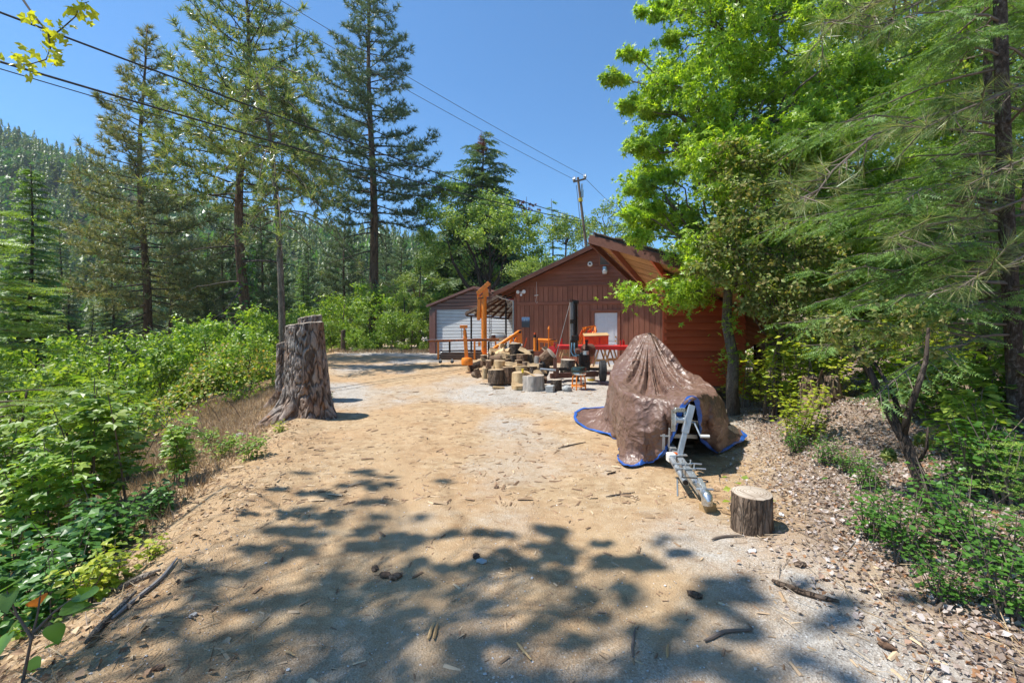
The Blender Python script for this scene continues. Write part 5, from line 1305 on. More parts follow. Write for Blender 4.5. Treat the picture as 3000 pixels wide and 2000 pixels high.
for k, (y, x0_, x1_) in enumerate(((972, 262, 745), (952, 275, 750), (935, 268, 740), (915, 290, 750))):
    o = MB().bar(zp(x0_, y, 17.75), zp(x1_, y, 17.75), .35, .055, .004).build('board', M['lumber_dark']); tag(o, ['lowest', 'second', 'third', 'topmost'][k] + ' dark board in the stack under the saw rail', 'board', 'boards under the saw rail')
for x in (275, 410):
    c = zp(x, 1012, 17.6); cs = empty('caster', c, 0, None, None); cs.parent = rail; cs.location = c - Vector(rail.location)
    MB().cyl((0, -.02, -.01), (0, .03, -.01), .065, n=16).build('wheel', M['rubber'], cs); MB().bar((0, 0, .0), (0, 0, .1), .06, .05).build('fork', M['galv'], cs)
arm, A_ = zt_thing('orange_knuckle_arm', 1170, 905, 16.6, 'orange triangular knuckle arm slanting down to the heap of rounds', 'arm')
MB().bar(A_(865, 885, -1.0), A_(1185, 668), .10, .10, .006).build('boom', M['orange'], arm)
MB().bar(A_(1182, 655), A_(1200, 905), .16, .12, .006, up=(0, 1, 0)).bar(A_(1182, 660), A_(1165, 905), .06, .10, .004, up=(0, 1, 0)).build('upright', M['orange'], arm)
MB().cyl(A_(1190, 675, -.12), A_(1190, 675, .12), .05).build('pivot', M['dark'], arm)
MB().cyl(A_(960, 800, -.5), A_(1120, 695, -.2), .02).build('ram', M['galv'], arm)
for x in (1080, 1130): MB().tube([A_(x, 905), A_(x + 3, 770), A_(x + 15, 735), A_(x + 22, 800)], .04, 8).build('hook', M['orange'], arm)
o = MB().bar(zp(1240, 850, 16.9), zp(1268, 740, 16.9), .05, .04).build('stake', M['orange_red']); tag(o, 'slanting orange-red stake against the workshop wall', 'stake')
tank, K_ = zt_thing('water_tank', 930, 790, 20.5, 'grey horizontal cylinder tank with a valve behind the chain', 'tank')
MB().tube([K_(845, 735), K_(855, 735), K_(1000, 735), K_(1030, 735)], [.12, .19, .19, .13], 22).build('body', M['galv'], tank)
MB().cyl(K_(1000, 735), K_(1032, 735), .14, .10).build('end_cap', M['dark'], tank); MB().cyl(K_(940, 700), K_(940, 680), .012).bar(K_(925, 682), K_(958, 682), .02, .02).build('valve', M['dark'], tank)
MB().bar(K_(880, 790), K_(880, 740), .3, .06).bar(K_(990, 790), K_(990, 740), .3, .06).build('saddle', M['dark'], tank)
can = MB().lathe([(.09, 0), (.095, .02), (.09, .16), (.10, .17)], tuple(zp(885, 755, 19.8)), 18).build('tin_can', M['rusty']); tag(can, 'rusty tin can on the saw rail beside the chain', 'can')
bench, E_ = zt_thing('orange_roller_stand', 1500, 900, 16.4, 'orange frame with a thick roller and a spiked rod', 'roller stand')
MB().cyl(E_(1385, 770), E_(1570, 780), .075, n=18).build('roller', M['orange'], bench)
MB().bar(E_(1400, 770), E_(1408, 895), .10, .08, .006, up=(0, 1, 0)).bar(E_(1555, 775), E_(1560, 930), .12, .08, .006, up=(0, 1, 0)).build('post', M['orange'], bench)
MB().bar(E_(1510, 768), E_(1612, 778), .22, .05, .005).build('shelf', M['orange'], bench)
MB().bar(E_(1470, 800), E_(1468, 870), .04, .04, up=(0, 1, 0)).bar(E_(1420, 860), E_(1560, 870), .05, .05).build('crosspiece', M['orange'], bench)
MB().tube([E_(1518, 900, -.1), E_(1520, 655, -.1), E_(1520, 640, -.1), E_(1521, 625, -.1), E_(1523, 600, -.1)], [.022, .022, .045, .03, .002], 8).build('spiked_rod', M['orange'], bench)
MB().tube([E_(1538, 762, -.1), E_(1600, 764, -.1)], .02, 6).build('black_bar', M['black'], bench)
jk, G_ = zt_thing('bottle_jack', 1362, 890, 16.0, 'slim orange bottle jack post with a dark top, left of the roller', 'jack')
MB().cyl(G_(1362, 890), G_(1360, 740), .05).build('body', M['orange'], jk); MB().cyl(G_(1360, 740), G_(1360, 705), .045).build('collar', M['grease'], jk); MB().cyl(G_(1360, 705), G_(1360, 682), .035).build('ram', M['orange_red'], jk)
MB().prism([G_(1340, 895), G_(1385, 895), G_(1372, 850), G_(1350, 850)], (0, .12, 0)).build('foot', M['orange'], jk)
o = MB().cyl(zp(1388, 800, 15.9), zp(1388, 735, 15.9), .022).cyl(zp(1390, 890, 15.9), zp(1388, 800, 15.9), .03).build('pipe', M['dark']); tag(o, 'short dark pipe standing beside the slim orange jack', 'pipe')
for k, (a_, b_, lb) in enumerate((((1450, 850), (1500, 935), 'shiny bent duct pipe left of the red table, inner one'), ((1470, 845), (1530, 950), 'shiny bent duct pipe left of the red table, outer one'))):
    o = MB().tube([zp(*a_, 15.2), zp((a_[0] * .4 + b_[0] * .6) + 8, (a_[1] + b_[1]) / 2, 15.2), zp(*b_, 15.0)], .05, 12).build('duct_pipe', M['chrome']); tag(o, lb, 'pipe', 'shiny duct pipes')
fr_, N_ = zt_thing('red_coulter', 1560, 930, 15.4, 'small red steel bracket leaning at the end of the red table', 'bracket')
MB().cyl(N_(1550, 880, -.1), N_(1560, 880, .05), .13, n=16).build('disc', M['red'], fr_); MB().bar(N_(1560, 930), N_(1590, 800), .06, .06).build('shank', M['red'], fr_)
# ------------------------------------------------------------------ trees
TUFT_V, TUFT_F = needle_tuft(17, 12, 80, .05, 1, .3)
TUFTN_V, TUFTN_F = needle_tuft(34, 8, 72, .0085, 2, .30)
FROND_V, FROND_F = frond(7, .075, 48, .46, .13)
FRONDN_V, FRONDN_F = frond(11, .030, 60, .21, .09, True)

def unit(v): return v / (np.linalg.norm(v) + 1e-9)
def conifer(rng, H, base, R, nb, style, mats, name='pine_tree', trunk_r=None, lean=(0, 0), wob=.15, dead=10, z0=-1.2, top_dead=False, prof_pow=.75, leaf_k=1.0, trunk_mat='bark_red', onesided=None):
    """an upright conifer as Empty > trunk, branches, needles (origin at the ground)."""
    root = empty(name)
    tr_r = trunk_r or H * .011
    zz = np.linspace(z0, H, 16); ph = rng.uniform(0, 6, 2)
    tx = lambda z: lean[0] * z + wob * np.sin(z * .35 + ph[0]) * (z > 0); ty = lambda z: lean[1] * z + wob * np.sin(z * .3 + ph[1]) * (z > 0)
    ac = Acc(); tube_np(ac, [(tx(z), ty(z), z) for z in zz], [max(.012, tr_r * (1.12 - max(z, 0) / H) * (1.25 if z < .6 else 1)) for z in zz], 10)
    ac.build('trunk', M[trunk_mat], root, True)
    br = Acc(); tp = []; td = []
    ga = rng.uniform(0, 6)
    for i in range(nb + dead):
        isdead = i >= nb
        t = (rng.uniform(.12, base) if isdead else base + (1 - base) * ((i + rng.uniform(.0, .9)) / nb) ** (1.0 if style == 'pine' else 1.25))
        z = t * H * .985
        tt = (t - base) / (1 - base)
        if isdead: L = R * rng.uniform(.25, .8)
        else: L = R * max(.05, (1 - tt)) ** prof_pow * (.55 + .45 * min(1, tt * 6 + .25)) * rng.uniform(.68, 1.18)
        ga += 2.4 + rng.uniform(-.5, .5)
        az = ga if onesided is None else onesided[0] + rng.normal() * onesided[1]
        if style == 'pine': pit = -.15 + .75 * max(tt, 0) + rng.uniform(-.15, .15)
        elif style == 'cedar': pit = .25 + .3 * max(tt, 0)
        else: pit = -.05 + .45 * max(tt, 0) + rng.uniform(-.1, .1)
        if isdead: pit = rng.uniform(-.45, .15)
        d = np.array([math.cos(az), math.sin(az), pit]); o = np.array([tx(z), ty(z), z])
        droop = {'pine': -.10, 'fir': -.28, 'cedar': -.42}[style] * (1 if not isdead else 1.8)
        up_ = .22 if style == 'pine' and not isdead else 0
        k = 6; P = [o + d * L * s + np.array([0, 0, L * (droop * s * s + up_ * s ** 4)]) + rng.normal(size=3) * L * .02 * s for s in np.linspace(0, 1, k)]
        tube_np(br, P, np.linspace(max(.012, tr_r * .22 * (L / R) ** .5), .007, k), 4)
        if isdead:
            for s in rng.uniform(.3, 1, 3):
                b0 = P[int(s * (k - 1))]; tube_np(br, [b0, b0 + (unit(rng.normal(size=3)) + d * .5) * L * .25], [.007, .004], 3)
            continue
        m_ = int({'pine': 13, 'fir': 24, 'cedar': 26}[style] * (.35 + 1.25 * (L / R) ** 1.4) * leaf_k)
        PA = np.array(P)
        for j in range(m_):
            s = (.06 if style != 'pine' else .30) + (.94 if style != 'pine' else .70) * (j + rng.uniform()) / m_
            f = s * (k - 1); q = min(int(f), k - 2); b0 = PA[q] + (PA[q + 1] - PA[q]) * (f - q)
            along = unit(PA[q + 1] - PA[q]); side = unit(np.cross(along, [0, 0, 1])) * (1 if j % 2 else -1)
            l2 = L * ((.42 if style == 'pine' else .36) * (1 - s) + (.15 if style == 'pine' else .08)) * rng.uniform(.5, 1.2)
            d2 = unit(along * .75 + side * rng.uniform(.5, 1.0) + np.array([0, 0, rng.uniform(-.3, .75) if style == 'pine' else rng.uniform(-.35, .05)]))
            e_ = b0 + d2 * l2
            if style == 'pine':
                if l2 > .25: tube_np(br, [b0, e_], [.012, .006], 3, False)
                n2 = 1 + int(l2 / .30)
                for u in range(n2):
                    tp.append(b0 + d2 * l2 * (1 - u * .33)); td.append(unit(d2 + np.array([0, 0, .5]) + rng.normal(size=3) * .25))
            else:
                tp.append(b0); td.append(np.append(d2[:2], d2[2]) * max(l2, .30) * 1.6)
        tp.append(PA[-1]); td.append(unit(PA[-1] - PA[-2]) * (1 if style == 'pine' else max(.4, L * .18)))
    br.build('branches', M['twig_dark'], root)
    tp = np.array(tp); td = np.array(td); n = len(tp); fo = Acc()
    if style == 'pine':
        sc = rng.uniform(.32, .50, n)
        scatter(fo, TUFT_V, TUFT_F, tp, axis_rot(rng, td), sc)
    else:
        L = np.linalg.norm(td, axis=1)
        dd = td.copy(); dd[:, 2] -= L * (.12 if style == 'fir' else .4)
        scatter(fo, FROND_V, FROND_F, tp, axis_rot(rng, dd, .75 if style == 'fir' else .3), L)
    if top_dead:
        pass
    fo.build('needles', M[mats], root)
    return root

def leaf_clumps(rng, clumps, per, size, tv, tf, acc, up=.5, gap=.5):
    """leaves gathered round random twigs inside each clump ellipsoid (cx,cy,cz,rx,ry,rz)."""
    tips = []
    for (cx, cy, cz, rx, ry, rz_) in clumps:
        nt = max(4, int(per / 26))
        dv = rng.normal(size=(nt, 3)); dv /= np.linalg.norm(dv, axis=1, keepdims=True); rr = rng.uniform(.35, 1, (nt, 1)) ** .6
        E = np.array([cx, cy, cz]) + dv * rr * np.array([rx, ry, rz_])
        which = rng.integers(0, nt, per); u = rng.uniform(.35, 1.05, (per, 1))
        P = np.array([cx, cy, cz - rz_ * .2]) + (E[which] - np.array([cx, cy, cz - rz_ * .2])) * u + rng.normal(size=(per, 3)) * gap * .22 * min(rx, ry, rz_)
        out = P - np.array([cx, cy, cz]); out /= np.linalg.norm(out, axis=1, keepdims=True) + 1e-6
        out[:, 2] += up
        scatter(acc, tv, tf, P, rand_rot(rng, per, 1.0, out), size * rng.uniform(.7, 1.25, per))
        tips.append((np.array([cx, cy, cz]), E))
    return tips
def limb_path(rng, a_, b_, k=6, sag=.08, wig=.05):
    a_, b_ = np.array(a_, float), np.array(b_, float); L = np.linalg.norm(b_ - a_); out = []
    w = rng.normal(size=(k, 3)) * wig * L
    for i in range(k):
        s = i / (k - 1); p = a_ + (b_ - a_) * s; p[2] += L * sag * math.sin(math.pi * s); out.append(p + w[i] * math.sin(math.pi * s))
    return out
def broadleaf(rng, name, trunk, tr_r, clumps, per, size, tv, tf, leafm, barkm='bark', up=.5, gap=.5, twigs=3, first=.35, leafname='leaves'):
    """trunk: list of points (local); limbs run from the trunk to every clump."""
    root = empty(name); T = np.array(trunk, float); k = len(T)
    ac = Acc(); tube_np(ac, T, np.linspace(tr_r, tr_r * .35, k), 12); ac.build('trunk', M[barkm], root, True)
    fo = Acc(); tips = leaf_clumps(rng, clumps, per, size, tv, tf, fo, up, gap)
    br = Acc()
    for (c, E) in tips:
        zz = np.clip(c[2] - .45 * np.linalg.norm(c[:2] - T[-1][:2]) - .2, T[0][2] + first * (T[-1][2] - T[0][2]), T[-1][2])
        q = int(np.argmin(np.abs(T[:, 2] - zz))); p0 = T[q]
        rb = max(.010, tr_r * (.30 - .14 * q / k)); path = limb_path(rng, p0, c); tube_np(br, path, np.linspace(rb, rb * .35, len(path)), 6, False)
        for e_ in E[:twigs]: tube_np(br, limb_path(rng, c, e_, 4, .03), np.linspace(rb * .35, .006, 4), 4, False)
    br.build('branches', M[barkm], root); fo.build(leafname, M[leafm], root); return root

def put(o, x, y, z=None, rz=0, s=1.0, label=None, cat='tree', group=None, copy=False, name=None):
    c = copy_tree(o) if copy else o
    c.location = (x, y, g1(x, y) if z is None else z); c.rotation_euler = (0, 0, rz)
    c.scale = (s, s, s) if not isinstance(s, tuple) else s
    if 'group' in c and group is None: del c['group']
    tag(c, label, cat, group); return c
def pxx(px, Y): return (px - 1500) / F * Y

r = np.random.default_rng(31)
# the tall pines
pA = conifer(r, 24.5, .26, 4.8, 112, 'pine', 'pine', trunk_r=.27, dead=14, lean=(-.005, 0), leaf_k=.75)
put(pA, pxx(424, 29), 29, label='tall dense ponderosa pine, leftmost of the tall pines', cat='pine tree')
pB = conifer(r, 30.5, .34, 5.4, 96, 'pine', 'pine_far', trunk_r=.36, dead=16, lean=(-.022, 0), wob=.1, prof_pow=.62)
put(pB, pxx(1102, 34.5), 34.5, -.6, label='tall straight pine standing alone against the sky left of the workshop', cat='pine tree')
pC = conifer(r, 21.5, .40, 4.4, 84, 'pine', 'pine_near', trunk_r=.25, dead=30, lean=(-.03, .02), wob=.22, prof_pow=.45, leaf_k=.58)
put(pC, pxx(728, 22), 22, label='pine with twisting crown and ivy on its trunk, behind the tall stump', cat='pine tree')
# bent pine with weeping branches
def bent_pine():
    root = empty('pine_tree'); T = [(0, 0, -1.5), (-.02, 0, 0), (-.1, 0, 3), (-.25, .05, 6), (-.45, 0, 8.5), (-.75, .05, 10.2), (-1.05, 0, 11.4)]
    ac = Acc(); tube_np(ac, T, [.14, .13, .115, .10, .075, .045, .02], 10); ac.build('trunk', M['bark_pale'], root, True)
    br = Acc(); tp = []; td = []
    for i in range(56):
        t = r.uniform(.36, 1); q = t * 5 + 1; a_ = np.array(T[min(int(q), 6)]); b_ = np.array(T[min(int(q) + 1, 6)]); o = a_ + (b_ - a_) * (q - int(q))
        right = r.uniform() < .68; az = r.normal(-.1, .6) if right else r.normal(3.1, .6); L = r.uniform(1.0, 3.3) * (1.15 - .5 * t) * (1.15 if right else .7)
        d = np.array([math.cos(az), math.sin(az), r.uniform(.0, .45)]); P = [o + d * L * s + np.array([0, 0, -L * .95 * s * s]) for s in np.linspace(0, 1, 8)]
        tube_np(br, P, np.linspace(.03, .008, 8), 4)
        for j in range(16 if t > .45 else 5):
            s = r.uniform(.3, 1); f = s * 7; qq = min(int(f), 6); b0 = P[qq] + (P[qq + 1] - P[qq]) * (f - qq)
            dd = unit(P[qq + 1] - P[qq] + r.normal(size=3) * .25 * L); e_ = b0 + dd * r.uniform(.1, .45)
            tube_np(br, [b0, e_], [.008, .004], 3, False); tp.append(e_); td.append(unit(dd + np.array([0, 0, .15])))
    # long leader arching to the upper right
    P = [np.array(T[4]) + np.array([x, .0, z]) for x, z in ((0, 0), (-.3, 1.6), (-.6, 2.6), (-.4, 3.0), (.3, 3.1), (.95, 2.9), (1.35, 2.4), (1.5, 2.0))]
    tube_np(br, P, np.linspace(.05, .012, 8), 5)
    for p in P[3:]:
        for _ in range(5): tp.append(p + r.normal(size=3) * .18); td.append(unit(r.normal(size=3) + [0, 0, .5]))
    br.build('branches', M['twig'], root); fo = Acc(); tp = np.array(tp); scatter(fo, TUFT_V, TUFT_F, tp, axis_rot(r, np.array(td)), r.uniform(.24, .38, len(tp))); fo.build('needles', M['pine_near'], root); return root
put(bent_pine(), pxx(832, 17.2), 17.2, label='slender bent pine with weeping branches right of the ivy-clad pine', cat='pine tree')
# ivy on pC trunk
iv = Acc(); n = 620; z_ = r.uniform(0, 6.2, n); a_ = r.uniform(0, 6.28, n); rr = .26 + r.uniform(0, .38, n) * (1 - z_ / 8)
P = np.stack([-.03 * z_ + rr * np.cos(a_), .02 * z_ + rr * np.sin(a_), z_], 1); scatter(iv, LEAF_V, LEAF_F, P, rand_rot(r, n, .6, np.stack([np.cos(a_), np.sin(a_), .2 * np.ones(n)], 1)), r.uniform(.12, .22, n))
o = iv.build('ivy', M['bush_dark']); o.location = (pxx(728, 22), 22, g1(pxx(728, 22), 22)); tag(o, 'dark ivy climbing the twisting pine trunk', 'ivy')

# source conifers for the wood behind
fA = conifer(r, 16, .05, 3.2, 150, 'fir', 'fir', name='fir_tree', dead=0, trunk_mat='bark_dark')
fD = conifer(r, 18, .04, 3.4, 150, 'fir', 'fir_dark', name='fir_tree', dead=0, trunk_mat='bark_dark', leaf_k=.8)
cD = conifer(r, 17, .05, 4.6, 130, 'cedar', 'cedar', name='cedar_tree', dead=0, trunk_mat='bark_dark', prof_pow=.55)
pF = conifer(r, 20, .25, 3.9, 80, 'pine', 'pine_far', trunk_r=.22, dead=12)
put(fA, pxx(85, 19), 19, -4.2, 0, (.72, .72, .80), 'pale green fir at the left edge in front of the far hillside', 'fir tree')
cx, cy = pxx(1410, 46), 46
put(cD, cx, cy, .3, 0, (1.75, 1.75, 1.23), 'pointed cedar with a dead red top behind the oaks', 'cedar tree')
dt = Acc(); n = 150; zt_ = r.uniform(0, 1, n); aa = r.uniform(0, 6.28, n)
P = np.stack([0 * zt_, 0 * zt_, 15.4 + 2.0 * zt_], 1); D = np.stack([np.cos(aa), np.sin(aa), .25 + 0 * aa], 1) * ((1.05 - zt_) * .6)[:, None]
scatter(dt, FROND_V, FROND_F, P, axis_rot(r, D, .5), (1.05 - zt_) * .5); dt.build('dead_top', M['dead_red'], cD)
dn = conifer(r, 13.5, .10, 1.7, 60, 'fir', 'cedar', name='fir_tree', dead=0, trunk_mat='bark_dark', leaf_k=.7)
put(dn, pxx(1503, 48), 48, .3, label='thin sparse conifer right of the red-topped cedar', cat='fir tree')
sf = conifer(r, 12.3, .08, 2.2, 44, 'fir', 'fir', name='fir_tree', dead=0, trunk_mat='bark_dark', leaf_k=.8)
put(sf, pxx(1615, 45), 45, .3, s=1.15, label='small tiered fir left of the utility pole', cat='fir tree')
# snag with clumps of brown cones
sn = empty('dead_snag', (pxx(1541, 44), 44, .3), 0, 'bare dead treetop with clumps of red-brown cones', 'dead tree')
ac = Acc(); tube_np(ac, [(0, 0, -1), (0, 0, 8), (.05, 0, 14.1)], [.13, .08, .02], 6); bb = Acc(); cc = Acc()
for i in range(26):
    z = r.uniform(7.5, 14); az = r.uniform(0, 6.28); L = r.uniform(.3, 1) * (1 + (14 - z) * .25); e_ = np.array([math.cos(az) * L, math.sin(az) * L * .6, z + .2]); tube_np(bb, [(0, 0, z), e_], [.02, .01], 4)
    for _ in range(3): v, f = needle_tuft(14, 10, 160, .3, i); scatter(cc, v, f, (e_ + r.normal(size=3) * .12)[None], rand_rot(r, 1), .22)
ac.build('trunk', M['bark_dark'], sn); bb.build('branches', M['bark_dark'], sn); cc.build('cones', M['dead_red'], sn)

# wood behind the left bank: individual trees, each with its own place
for (o, px, Y, s, z, rz_, lb, c_) in (
    (fD, 205, 34, .62, -5, 1, 'dark fir between the left edge fir and the leftmost tall pine', 'fir tree'),
    (fD, 330, 40, .80, -5, 2, 'dark fir just behind the leftmost tall pine, left side', 'fir tree'),
    (pF, 500, 36, .70, -4, 2, 'dark trunked pine between the leftmost tall pine and the ivy-clad one', 'pine tree'),
    (fD, 545, 46, .78, -5, 4, 'dark fir filling the gap left of the ivy-clad pine', 'fir tree'),
    (pF, 655, 33, .63, -3, 5, 'thin pine right behind the ivy-clad pine, left of its trunk', 'pine tree'),
    (pF, 765, 31, .60, -2, 1, 'thin pine between the ivy-clad and the bent pine', 'pine tree'),
    (fD, 690, 58, .72, -4, 3, 'far dark fir low behind the ivy-clad pine', 'fir tree'),
    (pF, 900, 47, .62, -2, 2.2, 'middle distance pine right of the bent pine', 'pine tree'),
    (fD, 985, 58, .70, -2, .6, 'dark fir left of the lone tall pine', 'fir tree'),
    (pF, 1010, 44, .78, -2, 4, 'pine with its crown just left of the lone tall pine', 'pine tree'),
    (fD, 1160, 62, .58, 0, 3.3, 'dark fir right behind the lone tall pine', 'fir tree'),
    (pF, 1175, 48, .58, 0, 3, 'shorter pine right of the lone tall pine', 'pine tree'),
    (fD, -60, 26, .62, -5, 2.2, 'dark conifer cut off by the left edge', 'fir tree'),
    (fD, 420, 60, .9, -5, 5, 'far dark fir left of the leftmost tall pine top', 'fir tree'),
    (fD, 845, 66, .72, -3, 1.7, 'far dark fir behind the bent pine', 'fir tree'),
    (fA, 120, 27, .42, -5, 3, 'lower pale fir behind the left slope', 'fir tree'),
    (fD, 270, 25, .45, -5, .3, 'squat dark fir low behind the left brambles', 'fir tree'),
    (fD, 960, 72, .85, -2, 2.1, 'far fir left of the lone tall pine trunk', 'fir tree'), (fD, 1060, 78, .9, -1, 3.1, 'far fir hidden behind the lone tall pine', 'fir tree'), (fD, 1220, 75, .82, 0, 4.1, 'far fir between the lone pine and the oaks', 'fir tree'), (fD, 1300, 60, .75, 0, 1.3, 'fir behind the big oak, left side', 'fir tree'),
    (fD, 790, 52, .85, -3, 5.3, 'fir behind the bent pine, left of its trunk', 'fir tree'), (fD, 610, 54, .95, -4, .9, 'tall fir behind the ivy-clad pine', 'fir tree'), (fD, 180, 50, 1.0, -5, 2.6, 'tall fir far behind the left slope', 'fir tree'), (pF, 1130, 56, .75, -1, 1.1, 'far pine right of the lone tall pine trunk', 'pine tree'), (fA, 890, 42, .6, -2, 1.9, 'pale fir right of the bent pine', 'fir tree'),
    (fD, 610, 30, .42, -4, 2.9, 'squat dark fir low behind the thin pines', 'fir tree')):
    put(o, pxx(px, Y), Y, z, rz_, s, lb, c_, 'conifers behind the left bank', True)

# broadleaf sources
def round_crown(rg, H, Rr, n, per, zmin=.35, leafm='oak_far', size=.17, barkm='bark_dark', name='oak_tree'):
    cl = []
    for i in range(n):
        z = rg.uniform(zmin, 1) * H; f = math.sin(math.pi * min(1, (z / H - zmin + .12) / (1.12 - zmin))) ** .6; az = 2.4 * i + rg.uniform(-.4, .4); q = Rr * f * rg.uniform(.35, .9)
        s = rg.uniform(.22, .36) * Rr; cl.append((math.cos(az) * q, math.sin(az) * q, z, s * 1.2, s * 1.2, s * .85))
    return broadleaf(rg, name, [(0, 0, -1), (.05, 0, H * .2), (.0, .1, H * .45), (.1, 0, H * .8)], H * .018, cl, per, size, LEAFS_V, LEAFS_F, leafm, barkm, up=.5)
oA = round_crown(r, 9.5, 4.2, 30, 330, .28)
oB = round_crown(r, 11, 3.6, 28, 300, .30)
bA = round_crown(r, 3.2, 2.2, 17, 260, .10, 'bush', .13, name='bush')
bB = round_crown(r, 2.4, 2.4, 16, 260, .08, 'bush', .12, name='bush')
dt_o = empty('oak_tree', (pxx(1425, 33), 33, .3), 0, 'big oak with a dark forked trunk behind the metal garage', 'oak tree')
def big_oak():
    cl = []
    for (px, py, Y, s) in ((1290, 560, 34, 1.0), (1330, 545, 33, .9), (1270, 620, 33, 1.0), (1320, 640, 32, 1.1), (1240, 600, 35, .8), (1400, 620, 33, 1.1), (1450, 640, 32, 1.1), (1500, 640, 33, 1.1), (1540, 690, 33, 1.0), (1390, 690, 31, 1.0), (1490, 720, 32, 1.0), (1560, 740, 33, 1.0), (1600, 780, 34, 1.1), (1300, 720, 33, 1.1), (1250, 690, 34, .9), (1520, 800, 33, 1.0), (1450, 800, 34, .8), (1350, 790, 35, .9), (1430, 585, 34, .9), (1475, 600, 35, .9), (1560, 640, 35, .8), (1380, 760, 36, 1.), (1260, 770, 34, 1.)):
        p = at(px, py, Y); cl.append((p.x - pxx(1425, 33), p.y - 33, p.z - .3, s * 1.4, s * 1.2, s * .95))
    b_ = broadleaf(r, 'oak_tree', [(0, 0, -.5), (-.05, 0, 2.5), (.0, 0, 3.9), (.1, .1, 4.8)], .20, cl, 760, .19, LEAFS_V, LEAFS_F, 'oak_far', 'bark_dark', up=.4)
    ac = Acc()
    for path in ([(0, 0, 3.4), (-.5, 0, 5), (-.9, .2, 6.6), (-1.6, .3, 8)], [(0, 0, 3.6), (.9, 0, 5.0), (1.3, .1, 6.4), (1.9, .2, 7.6)], [(0, 0, 2.8), (-1.5, -.2, 4.6), (-2.4, -.3, 6.2), (-2.9, 0, 8.2)], [(.1, 0, 3.6), (.3, .1, 5.6), (.2, .3, 7.6)]):
        tube_np(ac, path, np.linspace(.17, .05, len(path)), 8)
    ac.build('limb', M['bark_dark'], b_); return b_
bo = big_oak()
for ch in list(bo.children): ch.parent = dt_o
bpy.data.objects.remove(bo)
for (o, px, Y, s, rz_, lb) in (
    (oA, 1655, 38, 1.10, .4, 'broad oak left of the utility pole'),
    (oB, 1775, 46, 1.30, 2, 'oak rising right behind the utility pole'),
    (oB, 1865, 49, 1.22, 5.1, 'rounded oak crown right of the utility pole'),
    (oA, 1900, 44, .95, 3, 'oak crown behind the workshop ridge, left of the sweetgum'),
    (oB, 1230, 42, .74, 1, 'leafy tree between the lone tall pine and the cedar'),
    (oA, 1560, 30, .62, 5, 'low leafy tree right above the workshop left eave'),
    (oA, 1090, 33, .44, 2, 'young leafy tree at the foot of the lone tall pine'),
    (oB, 1185, 31, .40, 4, 'young leafy tree left of the metal garage roof'),
    (oA, 2080, 34, .9, 1, 'leafy tree behind the sweetgum crown'),
    (oB, 2330, 30, .9, 2.5, 'tall leafy tree behind the oak shrub on the right hillside'),
    (oA, 2620, 24, .85, .9, 'leafy tree on the right hillside behind the near trunk'),
    (oB, 2900, 22, .85, 4.4, 'leafy tree at the right edge on the hillside')):
    put(o, pxx(px, Y), Y, .3 if px < 2000 else None, rz_, s, lb, 'tree', 'leafy trees behind the yard', True)
for k_, (o, px, Y, s, rz_, z, lb) in enumerate((
    (bA, 900, 30, .95, 0, None, 'bright bush at the far road end behind the tall stump'),
    (bB, 970, 28.5, .75, 1, None, 'low bush beside the slim weathered stump'),
    (bA, 1010, 32, 1.25, 2, None, 'tall bright bush left of the lone pine foot'),
    (bA, 1085, 29.5, .95, 3, None, 'round bush at the foot of the lone tall pine'),
    (bB, 1150, 29, .95, 4, None, 'spreading bush between the lone pine and the garage'),
    (bA, 1205, 28.5, .80, 5, None, 'bush touching the left garage wall'),
    (bA, 1255, 33.5, 1.35, .5, None, 'tall bush behind the left garage corner'),
    (bB, 1045, 28, .55, 1.5, None, 'small pale bush at the gravel edge'),
    (bA, 1120, 33, 1.55, 2.5, None, 'tall light green thicket right behind the lone pine'),
    (bA, 800, 26, .9, 3.5, -1.2, 'bush behind the thin dark stump'),
    (bA, 940, 35, 1.5, .2, -.5, 'tall thicket between the bent and the lone pine'),
    (bB, 860, 33, 1.3, 1.2, -1, 'wide bush under the bent pine'),
    (bA, 560, 21, .85, 2.2, -3.4, 'bush on the slope left of the ivy-clad pine'),
    (bA, 440, 22, .9, 4.2, -4.2, 'bush in front of the leftmost tall pine trunk'),
    (bB, 300, 19, 1.1, 5.2, -4.6, 'wide bush low on the left slope'),
    (bA, 130, 17, 1.1, 1.2, -4.8, 'bush under the left edge fir'),
    (bB, 20, 14, 1.0, 2.7, -4.6, 'bush at the left edge under the fir'),
    (bA, 1420, 30.5, 1.1, 3.9, None, 'bush behind the metal garage roof'),
    (bA, 2290, 15, 1.0, 2, None, 'bush right of the red shed in shade'),
    (bB, 2480, 13, .9, 3, None, 'spreading bush on the hillside above the rotten stump'),
    (bA, 2700, 11, .75, 4, None, 'bush on the hillside behind the forked sapling'),
    (bA, 2850, 9.5, .65, 1, None, 'bush left of the near scaly trunk'),
    (bA, 3080, 8.5, .7, 1, None, 'bush at the right edge of the hillside'),
    (bB, 2600, 17, 1.1, 5, None, 'higher bush on the right hillside'),
    (bA, 2960, 14, 1.1, 5.5, None, 'bush high on the right hillside'),
    (bA, 2390, 19, 1.4, .5, None, 'tall thicket far behind the red shed'))):
    put(o, pxx(px, Y), Y, z, rz_, s, lb, 'bush', 'bushes round the yard', True)
